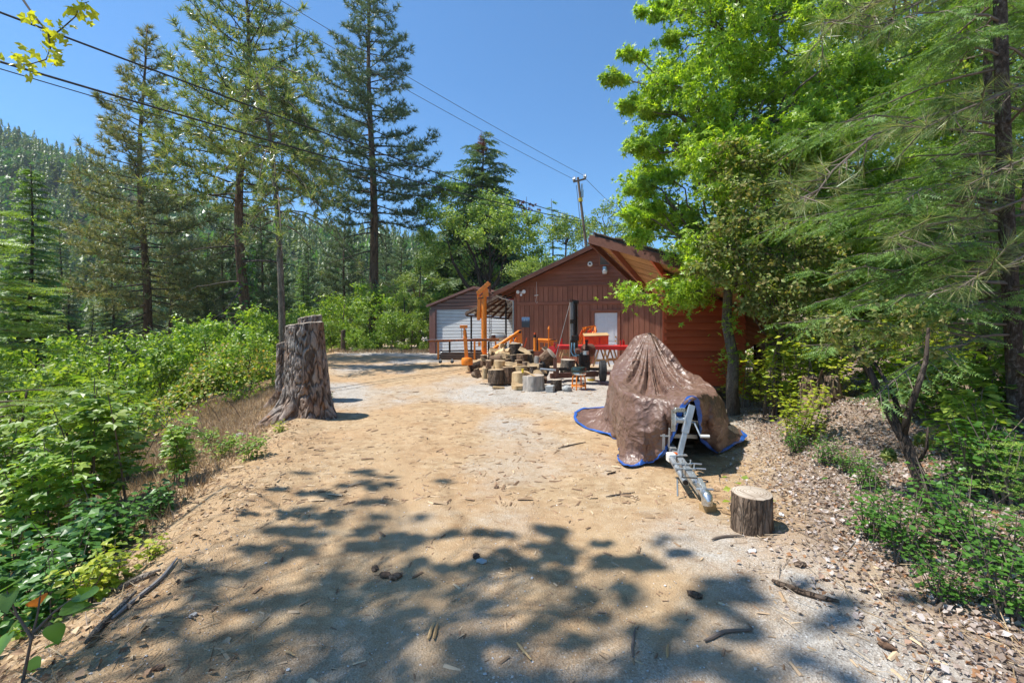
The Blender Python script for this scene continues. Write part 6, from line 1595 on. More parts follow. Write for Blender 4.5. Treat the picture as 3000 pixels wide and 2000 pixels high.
for (o, px, Y, s, rz_, z, lb) in (
    (bA, 60, 8.5, .85, 1, None, 'bright bush at the left edge behind the maple saplings'), (bB, 210, 10.5, .9, 2, None, 'spreading bush on the left slope behind the saplings'), (bA, 330, 13, 1.05, 3, None, 'tall bush on the left slope under the leftmost tall pine'),
    (bB, 470, 14.5, 1.0, 4, None, 'wide bush in the middle of the left slope'), (bA, 600, 15.5, .95, 5, None, 'bush left of the stumps on the slope'), (bA, 680, 17, 1.0, .5, None, 'bush right behind the low weathered stump'),
    (bB, 735, 14, .8, 1.5, None, 'low bush just left of the three stumps'), (bA, 130, 13, 1.2, 2.5, None, 'tall bush under the left edge fir'), (bA, -60, 9.5, 1.1, 4.5, None, 'tall bush cut by the left edge'),
    (bA, 400, 17.5, 1.2, .2, None, 'tall bush before the dark trunks on the left'), (bB, 560, 19, 1.2, 1.2, None, 'wide bush before the ivy-clad pine'), (bA, 820, 21, .9, 2.2, None, 'bush at the foot of the bent pine')):
    put(o, pxx(px, Y), Y, g1(pxx(px, Y), Y) - .1, rz_, s, lb, 'bush', 'bushes round the yard', True)
for o in (pF, oA, oB, bA, bB, fD):      # sources stand where one more of their kind is needed
    pass
put(pF, pxx(-250, 30), 30, -5, 1, .9, 'pine beyond the left edge of the view', 'pine tree'); put(fD, pxx(30, 44), 44, -5, 1, .85, 'dark fir far behind the left edge fir', 'fir tree')
put(oA, pxx(1980, 52), 52, .3, 0, 1, 'far oak behind the workshop roof and sweetgum', 'tree'); put(oB, pxx(2550, 36), 36, None, 0, 1, 'tree far up the right hillside', 'tree')
put(bA, pxx(710, 24), 24, -1.4, 0, .8, 'bush right at the ivy-clad pine foot', 'bush'); put(bB, pxx(640, 20), 20, -2.8, 0, .8, 'bush left of the three stumps', 'bush')

for (o, px, Y, s, rz_, lb) in ((oB, 2260, 16, .95, 1, 'leafy tree right behind the red shed corner'), (oB, 2450, 14.5, .95, 3, 'leafy tree behind the oak shrub, upper right'), (oA, 2640, 14, .95, 2, 'leafy tree high on the bank left of the scaly trunk'), (oB, 2830, 13, .95, 5, 'leafy tree directly behind the scaly trunk'), (oB, 3060, 12, .95, 0, 'leafy tree at the upper right corner'), (oA, 2950, 17, 1.1, 3, 'taller leafy tree far behind the scaly trunk'), (oA, 2150, 20, 1.1, 4, 'tall leafy tree behind the sweetgum top')):
    put(o, pxx(px, Y), Y, None, rz_, s, lb, 'tree', 'leafy trees behind the yard', True)
# ------------------------------------------------------------------ sweetgum in front of the red shed
def sweetgum():
    cl = []; rg = np.random.default_rng(77)
    # outline of the crown: height (m) -> left reach and right reach
    zs = [2.6, 3.2, 3.9, 4.6, 5.3, 6.0, 6.8, 7.6, 8.6, 9.6, 10.6]
    lf = [-1.9, -1.95, -2.05, -2.15, -2.1, -2.0, -2.0, -1.55, -1.0, -.5, -.1]
    for i, z in enumerate(zs):
        for k in range(19 if z < 8 else 11):
            u = (k + rg.uniform(.2, .8)) / (19 if z < 8 else 11); x = lf[i] * .84 + u * (3.6 - lf[i] * .84 - (z - 2.6) * .04); y = rg.uniform(-1.3, 1.4)
            if z < 3.7 and x < -1.35: continue
            s = rg.uniform(.46, .68); cl.append((x, y, z + rg.uniform(-.4, .4), s * 1.15, s, s * .85))
    for _ in range(26): s = rg.uniform(.28, .42); cl.append((rg.uniform(.5, 3.2), rg.uniform(-1.2, .8), rg.uniform(1.7, 3.0), s * 1.2, s, s * .7))
    # reaching branch tips on the left, against the sky
    for (px, py) in ((1905, 45), (1860, 165), (1815, 235), (1880, 300), (1870, 320), (1930, 330), (1870, 440), (1905, 450), (1885, 540), (1870, 560), (1845, 640), (1870, 700), (1950, 20), (1960, 120), (1940, 250), (1960, 400), (1950, 520), (1900, 620)):
        p = at(px, py, 9.0 + rg.uniform(-.3, .3)); cl.append((p.x - 4.4, p.y - 9.0, p.z, .44, .26, .15))
    return broadleaf(rg, 'sweetgum_tree', [(0, 0, -.3), (-.06, -.02, .5), (-.02, 0, 1.1), (-.16, 0, 1.8), (-.05, .1, 3), (-.1, 0, 5), (0, .1, 7.5), (0, 0, 10)], .125, cl, 330, .125, STAR_V, STAR_F, 'gum', 'bark_pale', up=.45, gap=.7, twigs=4, first=.28)
gum = put(sweetgum(), pxx(2152, 9.0), 9.0, label='big sweetgum with bright star-shaped leaves in front of the red shed', cat='tree')
# the low branch hanging in front of the workshop wall, with its larger leaves one by one
def leaf_parts(rg, mesh, mat, P, S, parent, up=.7, name='leaf'):
    R = rand_rot(rg, len(P), up)
    for i in range(len(P)):
        o = new_obj(name, mesh, mat, parent); m4 = Matrix(R[i].tolist()).to_4x4(); o.matrix_local = Matrix.Translation(P[i].tolist()) @ m4 @ Matrix.Scale(float(S[i]), 4)
ac = Acc(); ac.add(STAR_V, STAR_F); star_me = ac.mesh('leaf'); star_me.materials.append(M['gum'])
rg = np.random.default_rng(5); G0 = np.array(gum.location)
lb_ = [np.array([-.05, 0, 2.6]), np.array(at(2060, 850, 8.9)) - G0, np.array(at(1950, 868, 8.7)) - G0, np.array(at(1870, 858, 8.6)) - G0, np.array(at(1815, 848, 8.5)) - G0]
ac = Acc(); tube_np(ac, lb_, [.03, .022, .016, .011, .005], 6); ac.build('low_branch', M['bark_pale'], gum)
n = 260; u = rg.uniform(.25, 1, n) ** .8; f = u * 4; q = np.minimum(f.astype(int), 3); LB = np.array(lb_)
P = LB[q] + (LB[q + 1] - LB[q]) * (f - q)[:, None]; wd = (1.12 - u) * .55 + .14
P = P + rg.normal(size=(n, 3)) * np.stack([.16 + 0 * u, wd * .6, wd * .40], 1); P[:, 2] -= .04
leaf_parts(rg, star_me, M['gum'], P, rg.uniform(.10, .15, n), gum)
# sprigs on the trunk
sp2 = Acc(); n = 90; z_ = rg.choice([1.2, 1.75, 2.1], n); P = np.stack([-.15 + rg.normal(size=n) * .16, -.12 + rg.normal(size=n) * .1, z_ + rg.normal(size=n) * .12], 1)
scatter(sp2, STAR_V, STAR_F, P, rand_rot(rg, n, .8), rg.uniform(.09, .14, n)); sp2.build('sprig', M['gum'], gum)

# ------------------------------------------------------------------ evergreen oak shrub with olive leaves
def oak_shrub():
    rg = np.random.default_rng(15); cl = []
    for (px, py, Y, s) in ((2150, 430, 7.6, .30), (2120, 520, 7.7, .32), (2210, 470, 7.5, .34), (2180, 560, 7.4, .38), (2260, 540, 7.5, .38), (2330, 600, 7.4, .40), (2200, 640, 7.3, .42), (2120, 650, 7.5, .40), (2280, 660, 7.3, .44), (2360, 680, 7.2, .42), (2080, 720, 7.6, .34), (2160, 730, 7.4, .42), (2240, 740, 7.3, .44), (2330, 760, 7.2, .44), (2420, 740, 7.2, .40), (2060, 790, 7.6, .30), (2140, 810, 7.5, .36), (2230, 830, 7.3, .40), (2320, 850, 7.2, .40), (2410, 850, 7.2, .38), (2250, 900, 7.3, .34), (2350, 930, 7.1, .36), (2180, 890, 7.5, .26), (2400, 950, 7.0, .3), (2480, 800, 7.0, .36), (2300, 480, 7.7, .3)):
        p = at(px, py, Y); cl.append((p.x - 4.85, p.y - 8.3, p.z - .15, s * 1.1, s, s * .8))
    return broadleaf(rg, 'oak_shrub', [(0, 0, -.2), (-.03, 0, .6), (.02, 0, 1.2), (-.04, -.2, 1.8), (.1, -.5, 2.6), (.0, -.7, 3.4)], .075, cl, 330, .075, LEAF_V, LEAF_F, 'oak', 'bark', up=.3, gap=.8, twigs=6, first=.4)
put(oak_shrub(), 4.85, 8.3, .15, label='olive-leaved evergreen oak shrub in front of the sweetgum crown', cat='shrub')

# ------------------------------------------------------------------ near fir and pine on the right
def near_fir():
    rg = np.random.default_rng(19); root = empty('fir_tree')
    T = [np.array(p) for p in ((.02, .05, -.9), (.0, .0, 0), (-.05, 0, 1.0), (-.12, 0, 2.2), (-.17, 0, 3.6), (-.20, 0, 5.2), (-.2, 0, 6.5))]
    ac = Acc(); tube_np(ac, T, [.085, .075, .070, .066, .06, .05, .035], 12); ac.build('trunk', M['bark_scaly'], root, True)
    br = Acc(); tp = []; td = []
    def bough(p0, az, pit, L, droop, nt, dead=False):
        d = np.array([math.cos(az) * math.cos(pit), math.sin(az) * math.cos(pit), math.sin(pit)]); k = 8
        P = [p0 + d * L * s + np.array([0, 0, droop * L * s * s]) + rg.normal(size=3) * .02 * L * s for s in np.linspace(0, 1, k)]
        tube_np(br, P, np.linspace(.015, .004, k), 5)
        for j in range(nt):
            s = rg.uniform(.25, 1); f = s * (k - 1); q = min(int(f), k - 2); b0 = P[q] + (P[q + 1] - P[q]) * (f - q)
            al = unit(P[q + 1] - P[q]); sd = unit(np.cross(al, [0, 0, 1])) * (1 if j % 2 else -1)
            dd = unit(al * rg.uniform(.4, 1) + sd * rg.uniform(.4, 1) + np.array([0, 0, rg.uniform(-.5, .05)])); l2 = (.12 + .38 * (1 - s)) * L * .5 * rg.uniform(.7, 1.2)
            e_ = b0 + dd * l2 + np.array([0, 0, -.15 * l2])
            tube_np(br, [b0, (b0 + e_) / 2 + np.array([0, 0, .02]), e_], [.006, .004, .002], 3, False)
            if dead: continue
            m_ = max(2, int(l2 / .075))
            for u in range(m_):
                c = b0 + (e_ - b0) * (u + .4) / m_
                for sg in (-1, 1):
                    s3 = unit(np.cross(dd, [0, 0, 1])) * sg; tp.append(c); td.append(unit(dd * .8 + s3 * .8 + np.array([0, 0, rg.uniform(-.45, 0)])) * rg.uniform(.10, .20))
            tp.append(e_); td.append(dd * .16)
    for z in np.linspace(1.5, 6.2, 40):
        p0 = np.array([np.interp(z, [t[2] for t in T], [t[0] for t in T]), 0, z])
        az = rg.uniform(1.9, 4.5) if rg.uniform() < .75 else rg.uniform(-1.2, 1.6)
        bough(p0, az, rg.uniform(-.1, .45), rg.uniform(.9, 2.2) * (1.2 - .06 * z), -.28, 20)
    for z in np.linspace(.9, 2.5, 16): bough(np.array([-.08, 0, z]), rg.uniform(2.3, 3.9), rg.uniform(.0, .35), rg.uniform(1.3, 2.4), -.2, 20)
    for z in np.linspace(.9, 3.2, 8): bough(np.array([-.1, 0, z]), rg.uniform(2.2, 4.2), rg.uniform(-.2, .5), rg.uniform(.7, 1.7), -.12, 5, True)
    br.build('branches', M['twig'], root); fo = Acc(); tp = np.array(tp); td = np.array(td)
    scatter(fo, FRONDN_V, FRONDN_F, tp, axis_rot(rg, td, .6), np.linalg.norm(td, axis=1) * 1.15); fo.build('needles', M['fir'], root)
    return root
nf = put(near_fir(), 5.28, 4.75, label='near fir with a scaly grey trunk and drooping needle sprays at the right', cat='fir tree')
def near_pine():
    rg = np.random.default_rng(23); root = empty('pine_tree')
    T = [(0, 0, -.8), (0, 0, 1), (-.05, 0, 3), (-.1, 0, 5), (-.1, 0, 7.5)]
    ac = Acc(); tube_np(ac, T, [.11, .10, .085, .07, .03], 10); ac.build('trunk', M['bark_scaly'], root, True)
    br = Acc(); tp = []; td = []
    O = np.array([6.35, 4.9, 0.8])
    for pts in (((2900, 300, 4.9), (2750, 330, 4.6), (2560, 395, 4.3), (2440, 500, 4.1), (2400, 555, 4.0), (2330, 590, 3.9)), ((2950, -40, 4.9), (2720, -10, 4.7), (2640, 40, 4.5), (2600, 60, 4.4), (2520, 40, 4.3)), ((3050, 230, 4.6), (2900, 290, 4.3), (2800, 330, 4.1), (2700, 380, 4.0)),
                ((3060, 560, 4.6), (2850, 640, 4.4), (2700, 660, 4.2), (2600, 700, 4.1)), ((3080, 700, 4.6), (2950, 780, 4.2), (2880, 800, 4.0), (2800, 850, 3.9)), ((2800, -100, 4.8), (2560, 10, 4.4), (2470, 60, 4.3), (2400, 70, 4.2)), ((3060, 420, 4.4), (2990, 470, 4.0), (2880, 520, 3.9))):
        P = [np.array([0, 0, max(.5, (ZC - (pts[0][1] - YH) / F * pts[0][2]) - O[2] - .3)])] + [np.array(at(*p)) - O for p in pts]
        tube_np(br, P, np.linspace(.016, .005, len(P)), 6)
        for i in range(2, len(P)):
            for j in range(9):
                s = rg.uniform(); b0 = P[i - 1] + (P[i] - P[i - 1]) * s; dd = unit(P[i] - P[i - 1] + rg.normal(size=3) * .35); e_ = b0 + dd * rg.uniform(.05, .3)
                tube_np(br, [b0, e_], [.006, .005], 4, False); tp.append(e_); td.append(unit(dd + np.array([0, 0, -.15])))
        tp.append(P[-1]); td.append(unit(P[-1] - P[-2]))
    br.build('branches', M['twig'], root); fo = Acc(); tp = np.array(tp); scatter(fo, TUFTN_V * np.array([.8, 1, .8]), TUFTN_F, tp, axis_rot(rg, np.array(td)), rg.uniform(.20, .30, len(tp))); fo.build('needles', M['pine_near'], root); return root
put(near_pine(), 6.35, 4.9, .8, label='pine with long hanging needles reaching in from the upper right', cat='pine tree')

# forked bare-stemmed sapling on the bank
def forked():
    rg = np.random.default_rng(29); p = gat(2708, 1500); root = empty('forked_sapling', p, 0, 'small forked tree with dark bare stems on the right bank', 'tree'); O = np.array(p)
    L = lambda px, py, Y: np.array(at(px, py, Y)) - O
    Yb = p.y; ac = Acc()
    tube_np(ac, [(0, 0, -.15), L(2705, 1460, Yb), L(2690, 1390, Yb + .05), L(2650, 1290, Yb + .1), L(2590, 1180, Yb + .2), L(2540, 1070, Yb + .3), L(2500, 1000, Yb + .4)], [.06, .052, .05, .042, .034, .026, .016], 9)
    tube_np(ac, [L(2648, 1270, Yb + .1), L(2660, 1210, Yb + .05), L(2690, 1130, Yb), L(2712, 1060, Yb), L(2720, 960, Yb)], [.028, .026, .022, .018, .01], 8)
    tube_np(ac, [L(2640, 1220, Yb + .12), L(2610, 1140, Yb + .25), L(2560, 1060, Yb + .35)], [.022, .018, .012], 7)
    tube_np(ac, [L(2695, 1350, Yb), L(2715, 1310, Yb - .05), L(2718, 1250, Yb - .05)], [.016, .012, .006], 6)
    ac.build('stems', M['bark_dark'], root, True)
    fo = Acc(); cl = []
    for (px, py, s) in ((2650, 960, .24), (2560, 980, .26), (2480, 960, .24), (2720, 930, .2), (2600, 900, .28), (2520, 1040, .16), (2710, 1040, .12), (2640, 1230, .06), (2710, 1290, .08), (2600, 1330, .07), (2460, 1000, .2), (2690, 1130, .08)): cl.append((*L(px, py, Yb + .3), s, s, s * .7))
    leaf_clumps(rg, cl, 130, .055, LEAF_V, LEAF_F, fo, .3, .7); fo.build('leaves', M['oak'], root); return root
forked()
# a fir behind fills the middle right
nf2 = copy_tree(nf); put(nf2, 6.5, 6.3, None, 1.1, .92, 'second fir with fine sprays behind the forked sapling', 'fir tree')
nf3 = copy_tree(nf); put(nf3, 8.2, 7.4, None, 2.7, 1.0, 'third fir, on the bank behind the near scaly trunk', 'fir tree')
# trunk of a dark tree in the shade right of the red shed
ac = Acc(); tube_np(ac, [(0, 0, -.3), (0, 0, 1.2), (-.05, 0, 3), (0, .1, 6)], [.16, .15, .13, .1], 12); o = ac.build('dark_trunk', M['bark_dark'], None, True); o.location = (pxx(2225, 13), 13, g1(pxx(2225, 13), 13)); tag(o, 'dark tree trunk in the shade right behind the red shed', 'tree')

# ------------------------------------------------------------------ maple hanging over from the left, outside the frame
def maple_left():
    rg = np.random.default_rng(41); cl = []; O = Vector((-6.3, 1.0, g1(-6.3, 1.0)))
    # its boughs reach over the road; each leaf clump drops one patch of shade on the dirt
    for (px, py, s) in ((800, 1085, .5), (860, 1107, .8), (840, 1165, 1), (775, 1130, .9), (700, 1165, .8), (885, 1192, .8), (800, 1240, 1.2), (850, 1262, 1), (950, 1235, .9), (1005, 1240, .7), (780, 1310, 1), (650, 1250, .8), (560, 1300, .8), (1230, 1235, .8), (1310, 1262, .9), (1400, 1272, .8), (1450, 1302, .6), (1210, 1302, .9), (1110, 1295, .6), (1310, 1332, .9),
        (1355, 1362, .9), (1060, 1352, .7), (990, 1335, .6), (930, 1420, 1), (1140, 1422, .9), (1205, 1400, .8), (1300, 1440, .9), (1450, 1392, .8), (1550, 1402, .9), (1700, 1372, .7), (1600, 1480, .9), (1500, 1500, .9), (1360, 1500, .9), (1200, 1490, .8), (1050, 1490, .9), (950, 1482, .8), (850, 1450, .9), (700, 1422, .9), (600, 1450, 1), (500, 1480, .9), (400, 1520, .9), (650, 1530, .9), (800, 1540, .9), (300, 1450, .8), (450, 1400, .9), (1700, 1500, .8), (1800, 1450, .7), (1900, 1400, .6), (1000, 1550, 1), (1250, 1560, .9), (1500, 1560, .9), (560, 1380, .7), (720, 1350, .7), (860, 1350, .6), (330, 1380, .6)):
        p = gat(px * 1.2755, py * 1.2755); h = rg.uniform(7.5, 14.0); q = p + SDIR * (h / SDIR.z); q = q - O
        if rg.uniform() < (.5 if p.y < 2.9 else .12): continue
        for _ in range(5):
            e = .085 * float(np.clip(rg.lognormal(-.2, .5), .3, 1.9)) * s * (.55 + .45 * p.y / 3.5); cl.append((q.x + rg.normal() * .40 * s, q.y + rg.normal() * .14 * s, q.z + rg.normal() * .4, e * 2.0, e * 1.1, e * .8))
    for i in range(16): cl.append((rg.uniform(-2.0, .6), rg.uniform(-2.6, .6), rg.uniform(6.5, 10.5), .8, .7, .5))
    return broadleaf(rg, 'maple_tree', [(0, 0, -1), (.1, 0, 2), (.1, .1, 4.5), (.2, .1, 7), (.2, 0, 9.5), (.3, 0, 13)], .10, cl, 30, .10, MAPLE_V, MAPLE_F, 'bush', 'bark', up=.8, gap=.9, twigs=2, first=.6)
ml = put(maple_left(), -6.3, 1.0, label='maple left of the camera whose twig hangs in at the upper left', cat='tree')
# its hanging twig
rg = np.random.default_rng(43); MO = np.array(ml.location)
tw = [np.array(at(x, y, d_)) - MO for x, y, d_ in ((-200, -300, 4.9), (40, -40, 4.4), (95, 40, 4.3), (140, 95, 4.2), (148, 140, 4.15), (135, 175, 4.1), (90, 188, 4.1), (20, 190, 4.1))]
ac = Acc(); tube_np(ac, [np.array([.3, .2, 7.5])] + tw, [.04, .03, .012, .009, .008, .006, .005, .004, .003], 6)
tw2 = [np.array(at(x, y, d_)) - MO for x, y, d_ in ((148, 110, 4.2), (180, 85, 4.2), (220, 50, 4.2), (235, 15, 4.2), (260, 5, 4.2))]; tube_np(ac, tw2, [.007, .006, .005, .004, .003], 5)
ac.build('twig', M['twig_dark'], ml)
ac = Acc(); ac.add(MAPLE_V, MAPLE_F); mm_ = ac.mesh('leaf'); M['maple_twig'] = m_leaf('leaves_maple_twig', [(.16, .24, .02), (.26, .32, .03), (.36, .36, .04), (.42, .20, .05)], .45, .4, .4); mm_.materials.append(M['maple_twig'])
pts = []
for seg in (tw[2:], tw2):
    for a_, b_ in zip(seg[:-1], seg[1:]):
        for _ in range(8): pts.append(a_ + (b_ - a_) * rg.uniform() + rg.normal(size=3) * .045)
pts = np.array(pts); leaf_parts(rg, mm_, M['maple_twig'], pts, rg.uniform(.06, .11, len(pts)), ml, .5)
# ------------------------------------------------------------------ low plants on the left slope
r = np.random.default_rng(61)
def on_slope(n, y0, y1, d0, d1, pw=1.5):
    y = y0 + (y1 - y0) * r.uniform(0, 1, n) ** pw; d = d0 + (d1 - d0) * r.uniform(0, 1, n); return edgeL(y) - d, y
def ground_cover():
    ac = Acc(); n = 64000
    x, y = on_slope(n, 2.2, 30, .5, 13, 1.6)
    d = edgeL(y) - x
    inner = np.interp(y, [2, 3.2, 4.5, 6, 9, 11, 14, 25], [.35, .6, 1.4, 2.7, 3.4, 1.9, .6, .4])
    dens = sstep(inner - .3, inner + .9, d + 1.2 * (fbm(x * .9, y * .9, 3) - .5))
    keep = (r.uniform(0, 1, n) < dens) & (np.abs(x / y) < 1.55); x, y, d = x[keep], y[keep], d[keep]
    hm = (.10 + 1.25 * fbm(x * .6 + 9, y * .6, 3) ** 1.3) * sstep(inner[keep] - .2, inner[keep] + 2.5, d) + .06
    hm = hm + 1.5 * np.exp(-((y - 13.5) / 2.6) ** 2) * np.exp(-((d - 2.2) / 1.5) ** 2)
    z = gz(x, y) + hm * r.uniform(.25, 1.05, len(x)) ** .6
    n = len(x); S = r.uniform(.06, .11, n) * (1 + .35 * sstep(8, 20, y)) ; P = np.stack([x, y, z], 1)
    scatter(ac, LEAF_V * np.array([1.15, 1, 1]), LEAF_F, P, rand_rot(r, n, 1.0), S)
    o = ac.build('bramble_leaves', M['bramble']); tag(o, 'bramble ground cover over the left slope', 'ground cover', kind='stuff')
    cn = Acc()
    for _ in range(120):
        x0, y0 = on_slope(1, 2.4, 14, 1.6, 6); x0, y0 = float(x0[0]), float(y0[0]); a_ = r.uniform(0, 6.28); L = r.uniform(.5, 1.5); z0 = g1(x0, y0)
        tube_np(cn, [(x0 + math.cos(a_) * L * s, y0 + math.sin(a_) * L * s, z0 + .9 * L * math.sin(math.pi * s) * .8 + .05) for s in np.linspace(0, 1, 6)], [.006] * 6, 3)
    tag(cn.build('bramble_canes', M['twig']), 'thin arching canes among the brambles', 'canes', kind='stuff')
ground_cover()
def understory():
    ac = Acc(); n = 42000; y = 15 + 62 * r.uniform(0, 1, n) ** 1.2; x = edgeL(np.minimum(y, 40)) - 3 - (10 + y * 1.1) * r.uniform(0, 1, n)
    h = 2.6 * fbm(x * .22, y * .22, 3) ** 1.2; P = np.stack([x, y, gz(x, y) + h * r.uniform(.2, 1, n) ** .5], 1)
    kp = np.abs(x / y) < 1.4; scatter(ac, LEAFS_V * np.array([1.6, 1, 1]), LEAFS_F, P[kp], rand_rot(r, kp.sum(), .7), np.clip(y[kp] * .006, .10, .30) * r.uniform(.7, 1.2, kp.sum()))
    tag(ac.build('understory', M['oak_far']), 'leafy undergrowth on the valley floor below the pines', 'undergrowth', kind='stuff')
understory()
# saplings and leafy plants near the left edge
def tall_plant(name, H, nst, per, size, mat, tv, tf, seed, spread=.3, stem='twig'):
    rg = np.random.default_rng(seed); root = empty(name); st = Acc(); fo = Acc()
    for k in range(nst):
        a_ = rg.uniform(0, 6.28); lean_ = rg.uniform(.05, spread); h = H * rg.uniform(.6, 1.05); x0, y0 = rg.normal(size=2) * .10 * H
        path = [(x0 + math.cos(a_) * lean_ * h * s ** 1.4, y0 + math.sin(a_) * lean_ * h * s ** 1.4, h * s - .08) for s in np.linspace(0, 1, 6)]
        tube_np(st, path, np.linspace(.011, .003, 6) * (H ** .5), 5); PA = np.array(path)
        u = rg.uniform(.22, 1.02, per) ** .85; f = np.clip(u, 0, .999) * 5; q = f.astype(int); P = PA[q] + (PA[q + 1] - PA[q]) * (f - q)[:, None]
        az = rg.uniform(0, 6.28, per); rr = rg.uniform(.02, .20, per) * H ** .5 * (1.25 - .6 * u); P = P + np.stack([np.cos(az) * rr, np.sin(az) * rr, rg.normal(size=per) * .03], 1)
        D = np.stack([np.cos(az), np.sin(az), .1 - .5 * rg.uniform(0, 1, per)], 1)
        scatter(fo, tv, tf, P, axis_rot(rg, D, .8), size * rg.uniform(.6, 1.25, per))
    st.build('stems', M[stem], root); fo.build('leaves', M[mat], root); return root
mpl = tall_plant('maple_sapling', 1.6, 6, 60, .15, 'bush', MAPLE_V, MAPLE_F, 3, .35)
hz = tall_plant('leafy_plant', .8, 9, 40, .10, 'bush_dark', LEAF_V * np.array([1.3, 1, 1]), LEAF_F, 4, .5)
yl = tall_plant('leafy_plant', .55, 7, 26, .075, 'bush_yellow', LEAF_V * np.array([1.4, 1, 1]), LEAF_F, 5, .6)
lp = tall_plant('leafy_plant', .6, 8, 34, .085, 'bush', LEAF_V * np.array([1.2, 1, 1]), LEAF_F, 6, .6)
rows_ = [(mpl, 270, 1330, 4.9, 1.05, 'tall bright maple sapling standing above the left brambles'), (mpl, 130, 1350, 4.4, .8, 'maple sapling left of the tallest bright one'), (mpl, 350, 1300, 6.2, .8, 'maple sapling behind the tallest bright one'),
    (mpl, 40, 1200, 5.6, .9, 'maple sapling near the left edge under the fir sprays'), (hz, 60, 1560, 3.4, .9, 'dark leafy plant at the left edge'), (hz, 200, 1520, 3.7, .9, 'dark leafy plant right of the left edge one'),
    (hz, 330, 1440, 4.1, .85, 'dark leafy plant in front of the maple saplings'), (hz, 470, 1430, 4.6, .55, 'small dark leafy plant nearest to the road edge'), (hz, 20, 1420, 4.0, 1., 'dark leafy plant under the maple saplings at the left'),
    (hz, 150, 1650, 3.1, .7, 'low dark plant above the lower left sapling'), (yl, 330, 1640, 3.2, .75, 'yellow-green plant at the bank edge beside dry sticks'), (yl, 440, 1580, 3.5, .45, 'small yellow-green plant on the bank edge'),
    (lp, 660, 1340, 6.6, .75, 'pale leafy plant below the tall stump'), (lp, 740, 1360, 6.1, .7, 'pale leafy plant with reddish leaves near the stump roots'), (yl, 820, 1290, 7.6, .5, 'small plant at the tall stump roots'),
    (lp, 560, 1330, 6.8, .6, 'pale plant on the dry slope'), (yl, 960, 1150, 10.5, .5, 'small weed right behind the tall stump')]
for (o, px, py, Y, s, lb) in rows_:
    x = pxx(px, Y); put(o, x, Y, g1(x, Y) - .03, r.uniform(0, 6), s, lb, 'plant', 'plants on the left slope', True)
x = pxx(520, 5.6); put(mpl, x, 5.6, None, 1, .55, 'short maple sapling in the middle of the dry slope', 'plant'); x = pxx(90, 6.8); put(hz, x, 6.8, None, 1, 1.2, 'dark leafy plant farther down the left slope', 'plant')
x = pxx(610, 7.6); put(lp, x, 7.6, None, 1, .6, 'pale plant farther back on the dry slope', 'plant'); x = pxx(250, 3.05); put(yl, x, 3.05, None, 1, .7, 'yellow-green plant right behind the lower left sapling', 'plant')
# near fir boughs at the left edge
def left_fir():
    rg = np.random.default_rng(71); root = empty('fir_sapling'); ac = Acc(); tube_np(ac, [(0, 0, -1), (0, 0, 1.5), (.03, 0, 3.2), (0, 0, 5.2)], [.07, .06, .04, .01], 8); ac.build('trunk', M['bark_scaly'], root, True)
    br = Acc(); tp = []; td = []
    for z in np.linspace(.8, 5.0, 46):
        az = rg.uniform(-1.6, 1.6) if rg.uniform() < .7 else rg.uniform(0, 6.28); L = rg.uniform(1.0, 1.8) * (1.1 - z / 6); d = np.array([math.cos(az), math.sin(az), .12])
        P = [np.array([0, 0, z]) + d * L * s + np.array([0, 0, -.22 * L * s * s]) for s in np.linspace(0, 1, 6)]; tube_np(br, P, np.linspace(.014, .004, 6), 4)
        for j in range(18):
            s = rg.uniform(.2, 1); f = s * 5; q = min(int(f), 4); b0 = P[q] + (P[q + 1] - P[q]) * (f - q); sd = unit(np.cross(d, [0, 0, 1])) * (1 if j % 2 else -1)
            dd = unit(unit(d) * .8 + sd * .8 + np.array([0, 0, rg.uniform(-.25, .1)])); l2 = (.15 + .4 * (1 - s)) * L * .55
            for u in range(max(2, int(l2 / .1))):
                c = b0 + dd * .1 * u
                for sg in (-1, 1): tp.append(c); td.append(unit(dd + np.cross(dd, [0, 0, 1]) * sg * .8 + np.array([0, 0, -.1])) * rg.uniform(.12, .2))
    br.build('branches', M['twig'], root); fo = Acc(); td = np.array(td); scatter(fo, FRONDN_V, FRONDN_F, np.array(tp), axis_rot(rg, td, .8), np.linalg.norm(td, axis=1) * 1.2); fo.build('needles', M['fir_light'], root); return root
put(left_fir(), pxx(-70, 6.4), 6.4, -2.9, s=1.25, label='young pale fir reaching in from the left edge above the saplings', cat='fir tree')
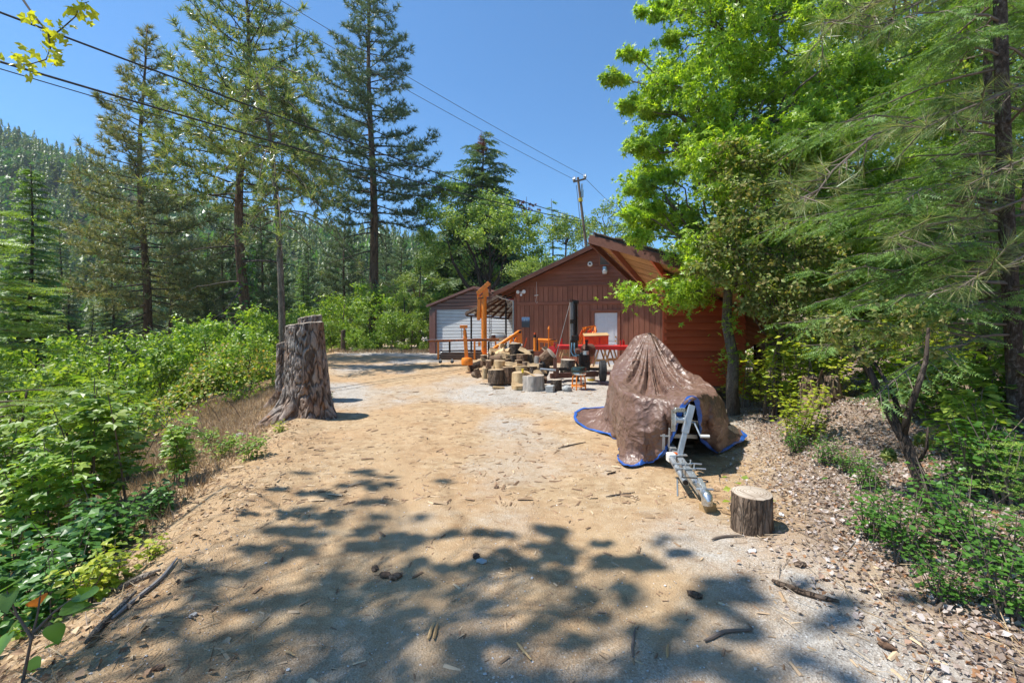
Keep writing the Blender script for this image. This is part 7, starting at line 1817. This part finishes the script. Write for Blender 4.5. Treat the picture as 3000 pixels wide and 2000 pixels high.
# big-leaved sapling in the lower left corner, every leaf its own
def corner_sapling():
    rg = np.random.default_rng(81); p = Vector((pxx(60, 2.3), 2.3, g1(pxx(60, 2.3), 2.3))); root = empty('corner_sapling', p, 0, 'big-leaved sapling in the lower left corner with one orange leaf', 'plant'); O = np.array(p)
    L = lambda px, py, Y: np.array(at(px, py, Y)) - O
    st = Acc(); Y = p.y
    stems = [[(0, 0, -.05), L(90, 1880, Y), L(110, 1800, Y + .02), L(120, 1730, Y + .04)], [L(100, 1850, Y), L(160, 1790, Y + .05), L(215, 1750, Y + .1)], [L(95, 1870, Y), L(50, 1800, Y), L(20, 1730, Y)]]
    for s_ in stems: tube_np(st, s_, np.linspace(.008, .003, len(s_)), 6)
    st.build('stems', M['twig'], root)
    big = Acc(); V_ = []; F_ = []
    for t_, w_ in ((0, .0), (.02, .16), (.10, .30), (.25, .40), (.42, .40), (.60, .31), (.78, .18), (.92, .06), (1.0, .0)): V_ += [(-w_, t_ - .10 * w_, .16 * w_ - .10 * t_ * t_), (0, t_, -.10 * t_ * t_), (w_, t_ - .10 * w_, .16 * w_ - .10 * t_ * t_)]
    for k in range(8):
        a_ = 3 * k; F_ += [(a_, a_ + 1, a_ + 4), (a_, a_ + 4, a_ + 3), (a_ + 1, a_ + 2, a_ + 5), (a_ + 1, a_ + 5, a_ + 4)]
    big.add(np.array(V_), np.array(F_)); me = big.mesh('leaf', True)
    M['big_leaf'] = m_leaf('leaves_big', [(.05, .12, .02), (.08, .17, .03), (.12, .22, .03)], .42, .35, .5, objvar=.6); me.materials.append(M['big_leaf'])
    mo = bpy.data.meshes.new('leaf'); mo = me.copy(); mo.materials.clear(); mo.materials.append(M['orange_leaf'])
    for (px, py, s, az, orange) in ((30, 1725, .085, 200, 0), (60, 1700, .08, 100, 0), (110, 1750, .07, 60, 1), (175, 1790, .085, 300, 0), (240, 1760, .09, 20, 0), (215, 1800, .08, 330, 0), (150, 1830, .075, 250, 0), (30, 1850, .075, 180, 0), (90, 1930, .06, 220, 0), (130, 1900, .06, 320, 0), (60, 1810, .06, 150, 0), (190, 1720, .06, 60, 0), (10, 1780, .07, 120, 0), (250, 1720, .05, 45, 0)):
        o = new_obj('leaf', mo if orange else me, None, root); o.location = L(px, py, Y + rg.uniform(-.05, .1)); o.rotation_euler = (R_(rg.uniform(-50, 10)), R_(rg.uniform(-30, 30)), R_(az)); o.scale = (s * 1.5,) * 3
        if orange: o['label'] = 'withered orange leaf'
M['orange_leaf'] = m_leaf('leaf_orange', [(.5, .16, .03), (.45, .13, .03)], .3, .5, .3)
corner_sapling()

# ------------------------------------------------------------------ right bank plants
hzb = tall_plant('hazel_bush', 1.5, 12, 60, .095, 'bush_yellow', LEAF_V * np.array([1.6, 1, 1]), LEAF_F, 7, .6)
put(hzb, pxx(2370, 7.6), 7.6, None, 0, 1.0, 'yellow-green hazel bush around the rotten stump', 'bush')
put(hzb, pxx(2330, 6.1), 6.1, None, 1, .62, 'low yellow-green hazel in front of the rotten stump', 'bush', None, True)
put(hzb, pxx(2440, 6.9), 6.9, None, 4, .75, 'yellow-green hazel right of the rotten stump', 'bush', None, True)
put(hzb, pxx(2300, 7.9), 7.9, None, 2.2, 1.15, 'tall yellow-green hazel right of the sweetgum trunks', 'bush', None, True)
put(hzb, pxx(2430, 8.6), 8.6, None, 3.7, 1.25, 'tall yellow-green hazel on the bank behind the rotten stump', 'bush', None, True)
put(hzb, pxx(2560, 7.6), 7.6, None, .4, 1.0, 'yellow-green hazel between the rotten stump and the forked sapling', 'bush', None, True)
put(hzb, pxx(2190, 9.6), 9.6, None, 5, .8, 'yellow-green hazel in the shade behind the sweetgum trunk', 'bush', None, True)
put(hzb, pxx(2270, 8.6), 8.6, None, 2, .7, 'small yellow-green hazel beside the sweetgum trunks', 'bush', None, True)
snow = tall_plant('snowberry_shrub', .7, 15, 30, .046, 'bush_dark', LEAF_V * np.array([1.7, 1, 1]), LEAF_F, 8, .7)
bigl = tall_plant('leafy_plant', .9, 10, 34, .105, 'bush', LEAF_V * np.array([1.6, 1, 1]), LEAF_F, 9, .5)
for (o, px, Y, s, lb) in ((snow, 2560, 3.5, .75, 'small-leaved shrub left of the forked sapling foot'), (snow, 2660, 3.2, .8, 'small-leaved shrub in front of the forked sapling'), (snow, 2790, 3.3, .9, 'small-leaved shrub right of the forked sapling foot'), (snow, 2900, 2.9, .8, 'low green shrub at the right edge'),
    (snow, 2960, 2.55, .75, 'low green shrub in the lower right'), (snow, 2840, 3.9, 1.1, 'dense small-leaved shrub below the scaly trunk'), (snow, 2960, 3.6, 1.1, 'dense green shrub at the scaly trunk foot'), (snow, 2540, 4.4, .6, 'thin shrub on the leaf litter left of the forked sapling'),
    (snow, 2420, 5.2, .6, 'sparse grey-green shrub on the litter below the rotten stump'), (snow, 2330, 5.8, .55, 'sparse shrub left of the rotten stump'), (snow, 2760, 2.75, .55, 'small shrub on the litter near the lower right'),
    (bigl, 2820, 4.6, .95, 'large-leaved plant left of the scaly trunk foot'), (bigl, 2900, 4.2, .9, 'large-leaved plant in front of the scaly trunk'), (bigl, 2700, 5.4, .85, 'large-leaved plant behind the forked sapling'), (bigl, 2980, 4.9, 1.2, 'tall large-leaved plant at the right edge'), (bigl, 2760, 6.2, 1.1, 'tall large-leaved plant on the bank behind'),
    (bigl, 2600, 6.9, 1.0, 'large-leaved plant right of the rotten stump'), (hzb, 2850, 6.4, .8, 'yellow-green bush behind the large-leaved plants'), (hzb, 2720, 7.8, .9, 'yellow-green bush higher on the right bank')):
    x = pxx(px, Y); put(o, x, Y, None, r.uniform(0, 6), s, lb, 'plant', 'plants on the right bank', True)
x = pxx(2480, 4.9); put(snow, x, 4.9, None, 0, .45, 'small sparse shrub in the middle of the leaf litter', 'plant'); x = pxx(2930, 5.4); put(bigl, x, 5.4, None, 0, 1.1, 'large-leaved plant right behind the scaly trunk', 'plant')
gsp = gat(2205, 1450); sv = tall_plant('sapling_sprout', .22, 3, 16, .035, 'bush_yellow', LEAF_V * np.array([1.4, 1, 1]), LEAF_F, 10, .4)
put(sv, gat(2212, 1540).x - .02, gat(2212, 1540).y + .22, None, 0, 2.1, 'tiny sprout growing behind the foreground log round', 'plant')
# small fir twig at the lower right edge
def fir_twig():
    rg = np.random.default_rng(91); x = pxx(3060, 2.9); root = empty('fir_seedling', (x, 2.9, g1(x, 2.9)), 0, 'bright fir seedling at the lower right edge', 'fir seedling')
    ac = Acc(); tube_np(ac, [(0, 0, -.05), (0, 0, .35), (-.02, 0, .75)], [.012, .009, .004], 6); ac.build('stem', M['twig'], root); tp = []; td = []
    for z in np.linspace(.2, .75, 9):
        az = rg.uniform(2.2, 4.2); d = np.array([math.cos(az), math.sin(az), .05])
        for s in rg.uniform(.0, .34, 12):
            for sg in (-1, 1): tp.append(np.array([0, 0, z]) + d * s); td.append(unit(d + np.cross(d, [0, 0, 1]) * sg * rg.uniform(.4, 1) + rg.normal(size=3) * .15) * rg.uniform(.06, .12))
    fo = Acc(); td = np.array(td); scatter(fo, FRONDN_V, FRONDN_F, np.array(tp), axis_rot(rg, td, .85), np.linalg.norm(td, axis=1)); fo.build('needles', M['fir_light'], root)
fir_twig()

# ------------------------------------------------------------------ litter on the ground
def scatter_ground(name, label, mat, tv, tf, x, y, S, cat, up=2.5, lift=.3, flat=None):
    n = len(x); z = gz(x, y); P = np.stack([x, y, z + np.asarray(S) * lift], 1)
    if flat is None: Rm = rand_rot(r, n, up)
    else:
        a_ = r.uniform(0, 6.28, n); D = np.stack([np.cos(a_), np.sin(a_), r.normal(size=n) * flat], 1); Rm = axis_rot(r, D, .8)
    ac = Acc(); scatter(ac, tv, tf, P, Rm, S); o = ac.build(name, mat); tag(o, label, cat, kind='stuff'); return o
OCT_V = np.array([[.5, 0, 0], [-.5, .1, 0], [.05, .42, .05], [-.05, -.40, 0], [0, .05, .3], [0, 0, -.3], [.3, .28, .16], [-.3, -.22, .18]])
OCT_F = np.array([[0, 6, 4], [6, 2, 4], [2, 1, 4], [1, 7, 4], [7, 3, 4], [3, 0, 4], [0, 3, 5], [3, 7, 5], [7, 1, 5], [1, 2, 5], [2, 6, 5], [6, 0, 5]])
def road_pts(n, y0=1.7, y1=13, pw=2.2, m0=.2, m1=.2):
    y = y0 + (y1 - y0) * r.uniform(0, 1, n) ** pw; a_, b_ = np.maximum(edgeL(y) - m0, -1.25 * y), np.minimum(edgeR(y) + m1, 1.25 * y)
    return a_ + (b_ - a_) * r.uniform(0, 1, n), y
x, y = road_pts(30000); S = np.clip(r.lognormal(-5.0, .42, len(x)), .003, .028)
kp = r.uniform(0, 1, len(x)) < .25 + .9 * fbm(x * .8 + 3, y * .7, 3); scatter_ground('gravel', 'loose small stones on the dirt road', M['stone'], OCT_V, OCT_F, x[kp], y[kp], S[kp], 'gravel', 3, .1)
SHARD_V = np.array([[-.09, 0, 0], [.09, 0, .0], [.07, 1, 0.02], [-.06, 1, .02], [0, .05, .09], [0, .95, .09]]); SHARD_F = np.array([[0, 4, 5], [0, 5, 3], [1, 5, 4], [1, 2, 5], [0, 1, 4], [2, 3, 5]])
x, y = road_pts(2600, 1.7, 14, 1.8, .5, .4); scatter_ground('wood_chips', 'wood chips and bark bits strewn over the road', M['chip'], SHARD_V * np.array([1.6, 1, 1]), SHARD_F, x, y, np.clip(r.lognormal(-3.45, .5, len(x)), .012, .10), 'wood chips', lift=.02, flat=.05)
x, y = road_pts(5200, 4.5, 24, 1.4, .6, .5); scatter_ground('bark_bits', 'dark bark bits and splinters over the yard', M['chip'], SHARD_V * np.array([1.5, 1, 1]), SHARD_F, x, y, np.clip(r.lognormal(-3.0, .5, len(x)), .02, .16), 'bark bits', lift=.02, flat=.05)
# leaf litter on the right bank
n = 70000; y = 1.6 + 11.5 * r.uniform(0, 1, n) ** 2.1; d = r.normal(1.3, 1.3, n); x = edgeR(y) + d
kp = (d > -1.0) & (x < 1.3 * y) & (r.uniform(0, 1, n) < sstep(-.9, .5, d + .6 * (fbm(x * 1.2, y * 1.2, 3) - .5))); kp &= ~((y > 9.8) & (x > 3.3) & (x < 5.3 + (y - 9.8) * .36))
x, y = x[kp], y[kp]; scatter_ground('leaf_litter', 'grey-brown dry leaves covering the right bank', M['dryleaf'], LEAFS_V * np.array([1.3, 1, 2.6]), LEAFS_F, x, y, r.uniform(.018, .05, len(x)), 'leaf litter', 1.1, .25)
n = 6500; y = 1.6 + 10 * r.uniform(0, 1, n) ** 1.6; d = r.normal(1.2, 1.1, n); x = edgeR(y) + d; kp = (d > -.7) & (x < 1.3 * y); scatter_ground('dead_twigs', 'thin dead twigs and pine needles on the right bank', M['straw'], SHARD_V * np.array([.16, 1, .2]), SHARD_F, x[kp], y[kp], r.uniform(.04, .22, kp.sum()), 'twigs', lift=.05, flat=.22)
# straw, twigs and dry stalks on the left edge and slope
n = 9000; y = 1.8 + 12 * r.uniform(0, 1, n) ** 1.5; d = r.normal(.35, .65, n); x = edgeL(y) - d; kp = np.abs(x) < 1.3 * y
scatter_ground('straw_litter', 'straw and splinters along the left road edge', M['straw'], SHARD_V * np.array([.26, 1, .3]), SHARD_F, x[kp], y[kp], r.uniform(.02, .13, kp.sum()), 'straw', lift=.03, flat=.16)
n = 2600; y = 1.8 + 7 * r.uniform(0, 1, n) ** 1.5; d = r.normal(.5, .6, n); x = edgeL(y) - d; kp = np.abs(x) < 1.3 * y
scatter_ground('fallen_leaves', 'fallen brown leaves and bark flakes on the left edge', M['chip'], LEAF_V * np.array([1.2, 1, 2]), LEAF_F, x[kp], y[kp], r.uniform(.03, .07, kp.sum()), 'leaves', 1.2, .2)
n = 34000; y = 4.2 + 10 * r.uniform(0, 1, n); d = np.abs(r.normal(1.6, 1.1, n)) + .15; x = edgeL(y) - d
ac = Acc(); S = r.uniform(.05, .20, n); D = np.stack([r.normal(size=n) * .5, r.normal(size=n) * .5, np.ones(n)], 1); P = np.stack([x, y, gz(x, y) - .01], 1)
scatter(ac, np.array([[-.03, 0, 0], [.03, 0, 0], [0.01, 1, .1]]), np.array([[0, 1, 2]]), P, axis_rot(r, D), S); tag(ac.build('dry_grass', M['straw']), 'dry grass on the slope beside the tall stump', 'grass', kind='stuff')
n = 3000; y = 26.3 + r.uniform(0, 3, n); x = r.uniform(-11, -5, n); ac = Acc(); D = np.stack([r.normal(size=n) * .4, r.normal(size=n) * .4, np.ones(n)], 1)
scatter(ac, np.array([[-.05, 0, 0], [.05, 0, 0], [0.01, 1, .1]]), np.array([[0, 1, 2]]), np.stack([x, y, gz(x, y)], 1), axis_rot(r, D), r.uniform(.1, .3, n)); tag(ac.build('dry_grass', M['straw']), 'dry grass strip at the far road end', 'grass', kind='stuff')

# single sticks, bark pieces and stones one can point to
def stick(px0, py0, px1, py1, rad, label, mat='twig', bend=.03, cat='stick'):
    a_, b_ = gat(px0, py0), gat(px1, py1); md = (a_ + b_) / 2; L = (b_ - a_).length; sd = Vector((-(b_ - a_).y, (b_ - a_).x, 0)).normalized()
    rad *= .78; pts = []
    for i in range(7):
        s = i / 6; p = lerp(a_, b_, s) + sd * math.sin(math.pi * s) * bend * L + sd * rnd.uniform(-.012, .012) * L; p.z = g1(p.x, p.y) + rad * .8 + rnd.uniform(0, .006); pts.append(p)
    o = MB().tube(pts, [k_ * (.62 if mat == 'lumber' else .85) for k_ in (rad * .6, rad, rad * 1.1, rad, rad * .95, rad * .8, rad * .5)], 4 if mat == 'lumber' else 7).build('stick', M[mat], None, smooth=0 if mat == 'lumber' else 35); tag(o, label, cat, None); return o
stick(2065, 1890, 2205, 1858, .016, 'bent grey-brown stick lying alone on the road at lower right', 'twig', .10)
stick(2262, 1715, 2460, 1770, .028, 'thick rotten branch lying at the edge of the right leaf litter', 'bark', -.06, 'branch')
stick(2085, 1586, 2180, 1578, .016, 'curved stick left of the foreground log round', 'twig', .12)
stick(1853, 1930, 1862, 1850, .012, 'short straight stick pointing away on the shaded road', 'twig')
stick(1955, 1940, 1958, 1895, .014, 'pale stub of wood right of the short straight stick', 'lumber')
stick(1515, 1895, 1555, 1945, .016, 'pale splinter at the bottom middle', 'lumber')
stick(1255, 1885, 1272, 1835, .018, 'pale double splinter at the bottom, left one', 'lumber'); stick(1272, 1885, 1284, 1832, .018, 'pale double splinter at the bottom, right one', 'lumber')
stick(835, 1915, 865, 1930, .012, 'short pale stick on the shaded gravel at bottom left', 'lumber')
stick(1775, 1458, 1860, 1445, .011, 'thin dark stick on the road left of the trailer coupler', 'twig_dark')
stick(1635, 1315, 1715, 1298, .014, 'dark twig on the road left of the tarp', 'twig_dark')
stick(350, 1735, 470, 1680, .032, 'pale broken branch lying on the left bank edge', 'bark_pale', .03, 'branch')
stick(330, 1820, 520, 1645, .020, 'long grey branch in the sticks along the left bank', 'twig_grey', -.05, 'branch')
stick(255, 1890, 400, 1745, .026, 'rotten pale branch nearest to the lower left corner', 'bark_pale', .05, 'branch')
stick(645, 1465, 700, 1440, .020, 'short pale root piece on the left bank', 'lumber')
stick(2740, 1800, 2900, 1720, .020, 'crooked branch lying in the lower right litter', 'twig', .08, 'branch')
stick(2470, 1640, 2700, 1490, .007, 'thin grey cane leaning over the right litter', 'twig_grey', .1)
stick(2400, 1590, 2340, 1400, .006, 'thin arching dead cane right of the log round', 'twig', .25); stick(2110, 1420, 2180, 1350, .006, 'dry weed stalk beside the trailer tongue', 'twig', .1)
for k, (px, py, s, lb, mt) in enumerate(((1098, 1672, .045, 'dark bark lump on the road, left one of the small cluster', 'bark'), (1128, 1690, .05, 'flat brown clod beside the dark bark lump', 'bark_red'), (1160, 1695, .055, 'orange-brown bark piece at the right of the small cluster', 'bark_red'), (1395, 1632, .045, 'brown clod lying on the sunny track', 'bark_red'), (1412, 1648, .045, 'grey stone touching the brown clod', 'rock'), (1455, 1430, .035, 'dark red bark chunk in the middle of the road', 'bark_red'), (1580, 1272, .05, 'reddish stone on the road left of the tarp', 'bark_red'), (703, 1278, .10, 'pale grey stone below the tall stump roots', 'concrete'), (2205, 1618, .04, 'white stone near the log round', 'white'), (2290, 1512, .035, 'white stone right of the log round', 'white'), (2036, 1750, .05, 'grey clod on the dappled road', 'bark'), (465, 1960, .03, 'ochre stone at the bottom left', 'bark_red'), (565, 1812, .028, 'ochre pebble on the shaded left roadside', 'concrete'), (2600, 1905, .045, 'flat brown bark piece at the lower right', 'bark_red'), (2345, 1662, .05, 'dark bark chunk on the right litter', 'bark'))):
    p = gat(px, py); rock('bark_chunk' if mt.startswith('bark') else 'stone', p + Vector((0, 0, s * .25)), (s * 1.1, s * .7, s * .34), k + 5, lb, mt, 'bark piece' if mt.startswith('bark') else 'stone')

# ------------------------------------------------------------------ thin summer haze
hz_ = NT('haze_air'); hz_.t.nodes.remove(hz_.out); hz_.out = hz_.n('ShaderNodeOutputMaterial')
pv_ = hz_.n('ShaderNodeVolumePrincipled'); pv_.inputs['Color'].default_value = (.80, .88, 1.0, 1); pv_.inputs['Density'].default_value = .00022; pv_.inputs['Anisotropy'].default_value = .2
hz_.l(pv_.outputs[0], hz_.out.inputs['Volume'])
hb = MB().box((0, 430, 105), (1100, 980, 260)).build('haze', hz_.m, None, smooth=0); tag(hb, kind='stuff')
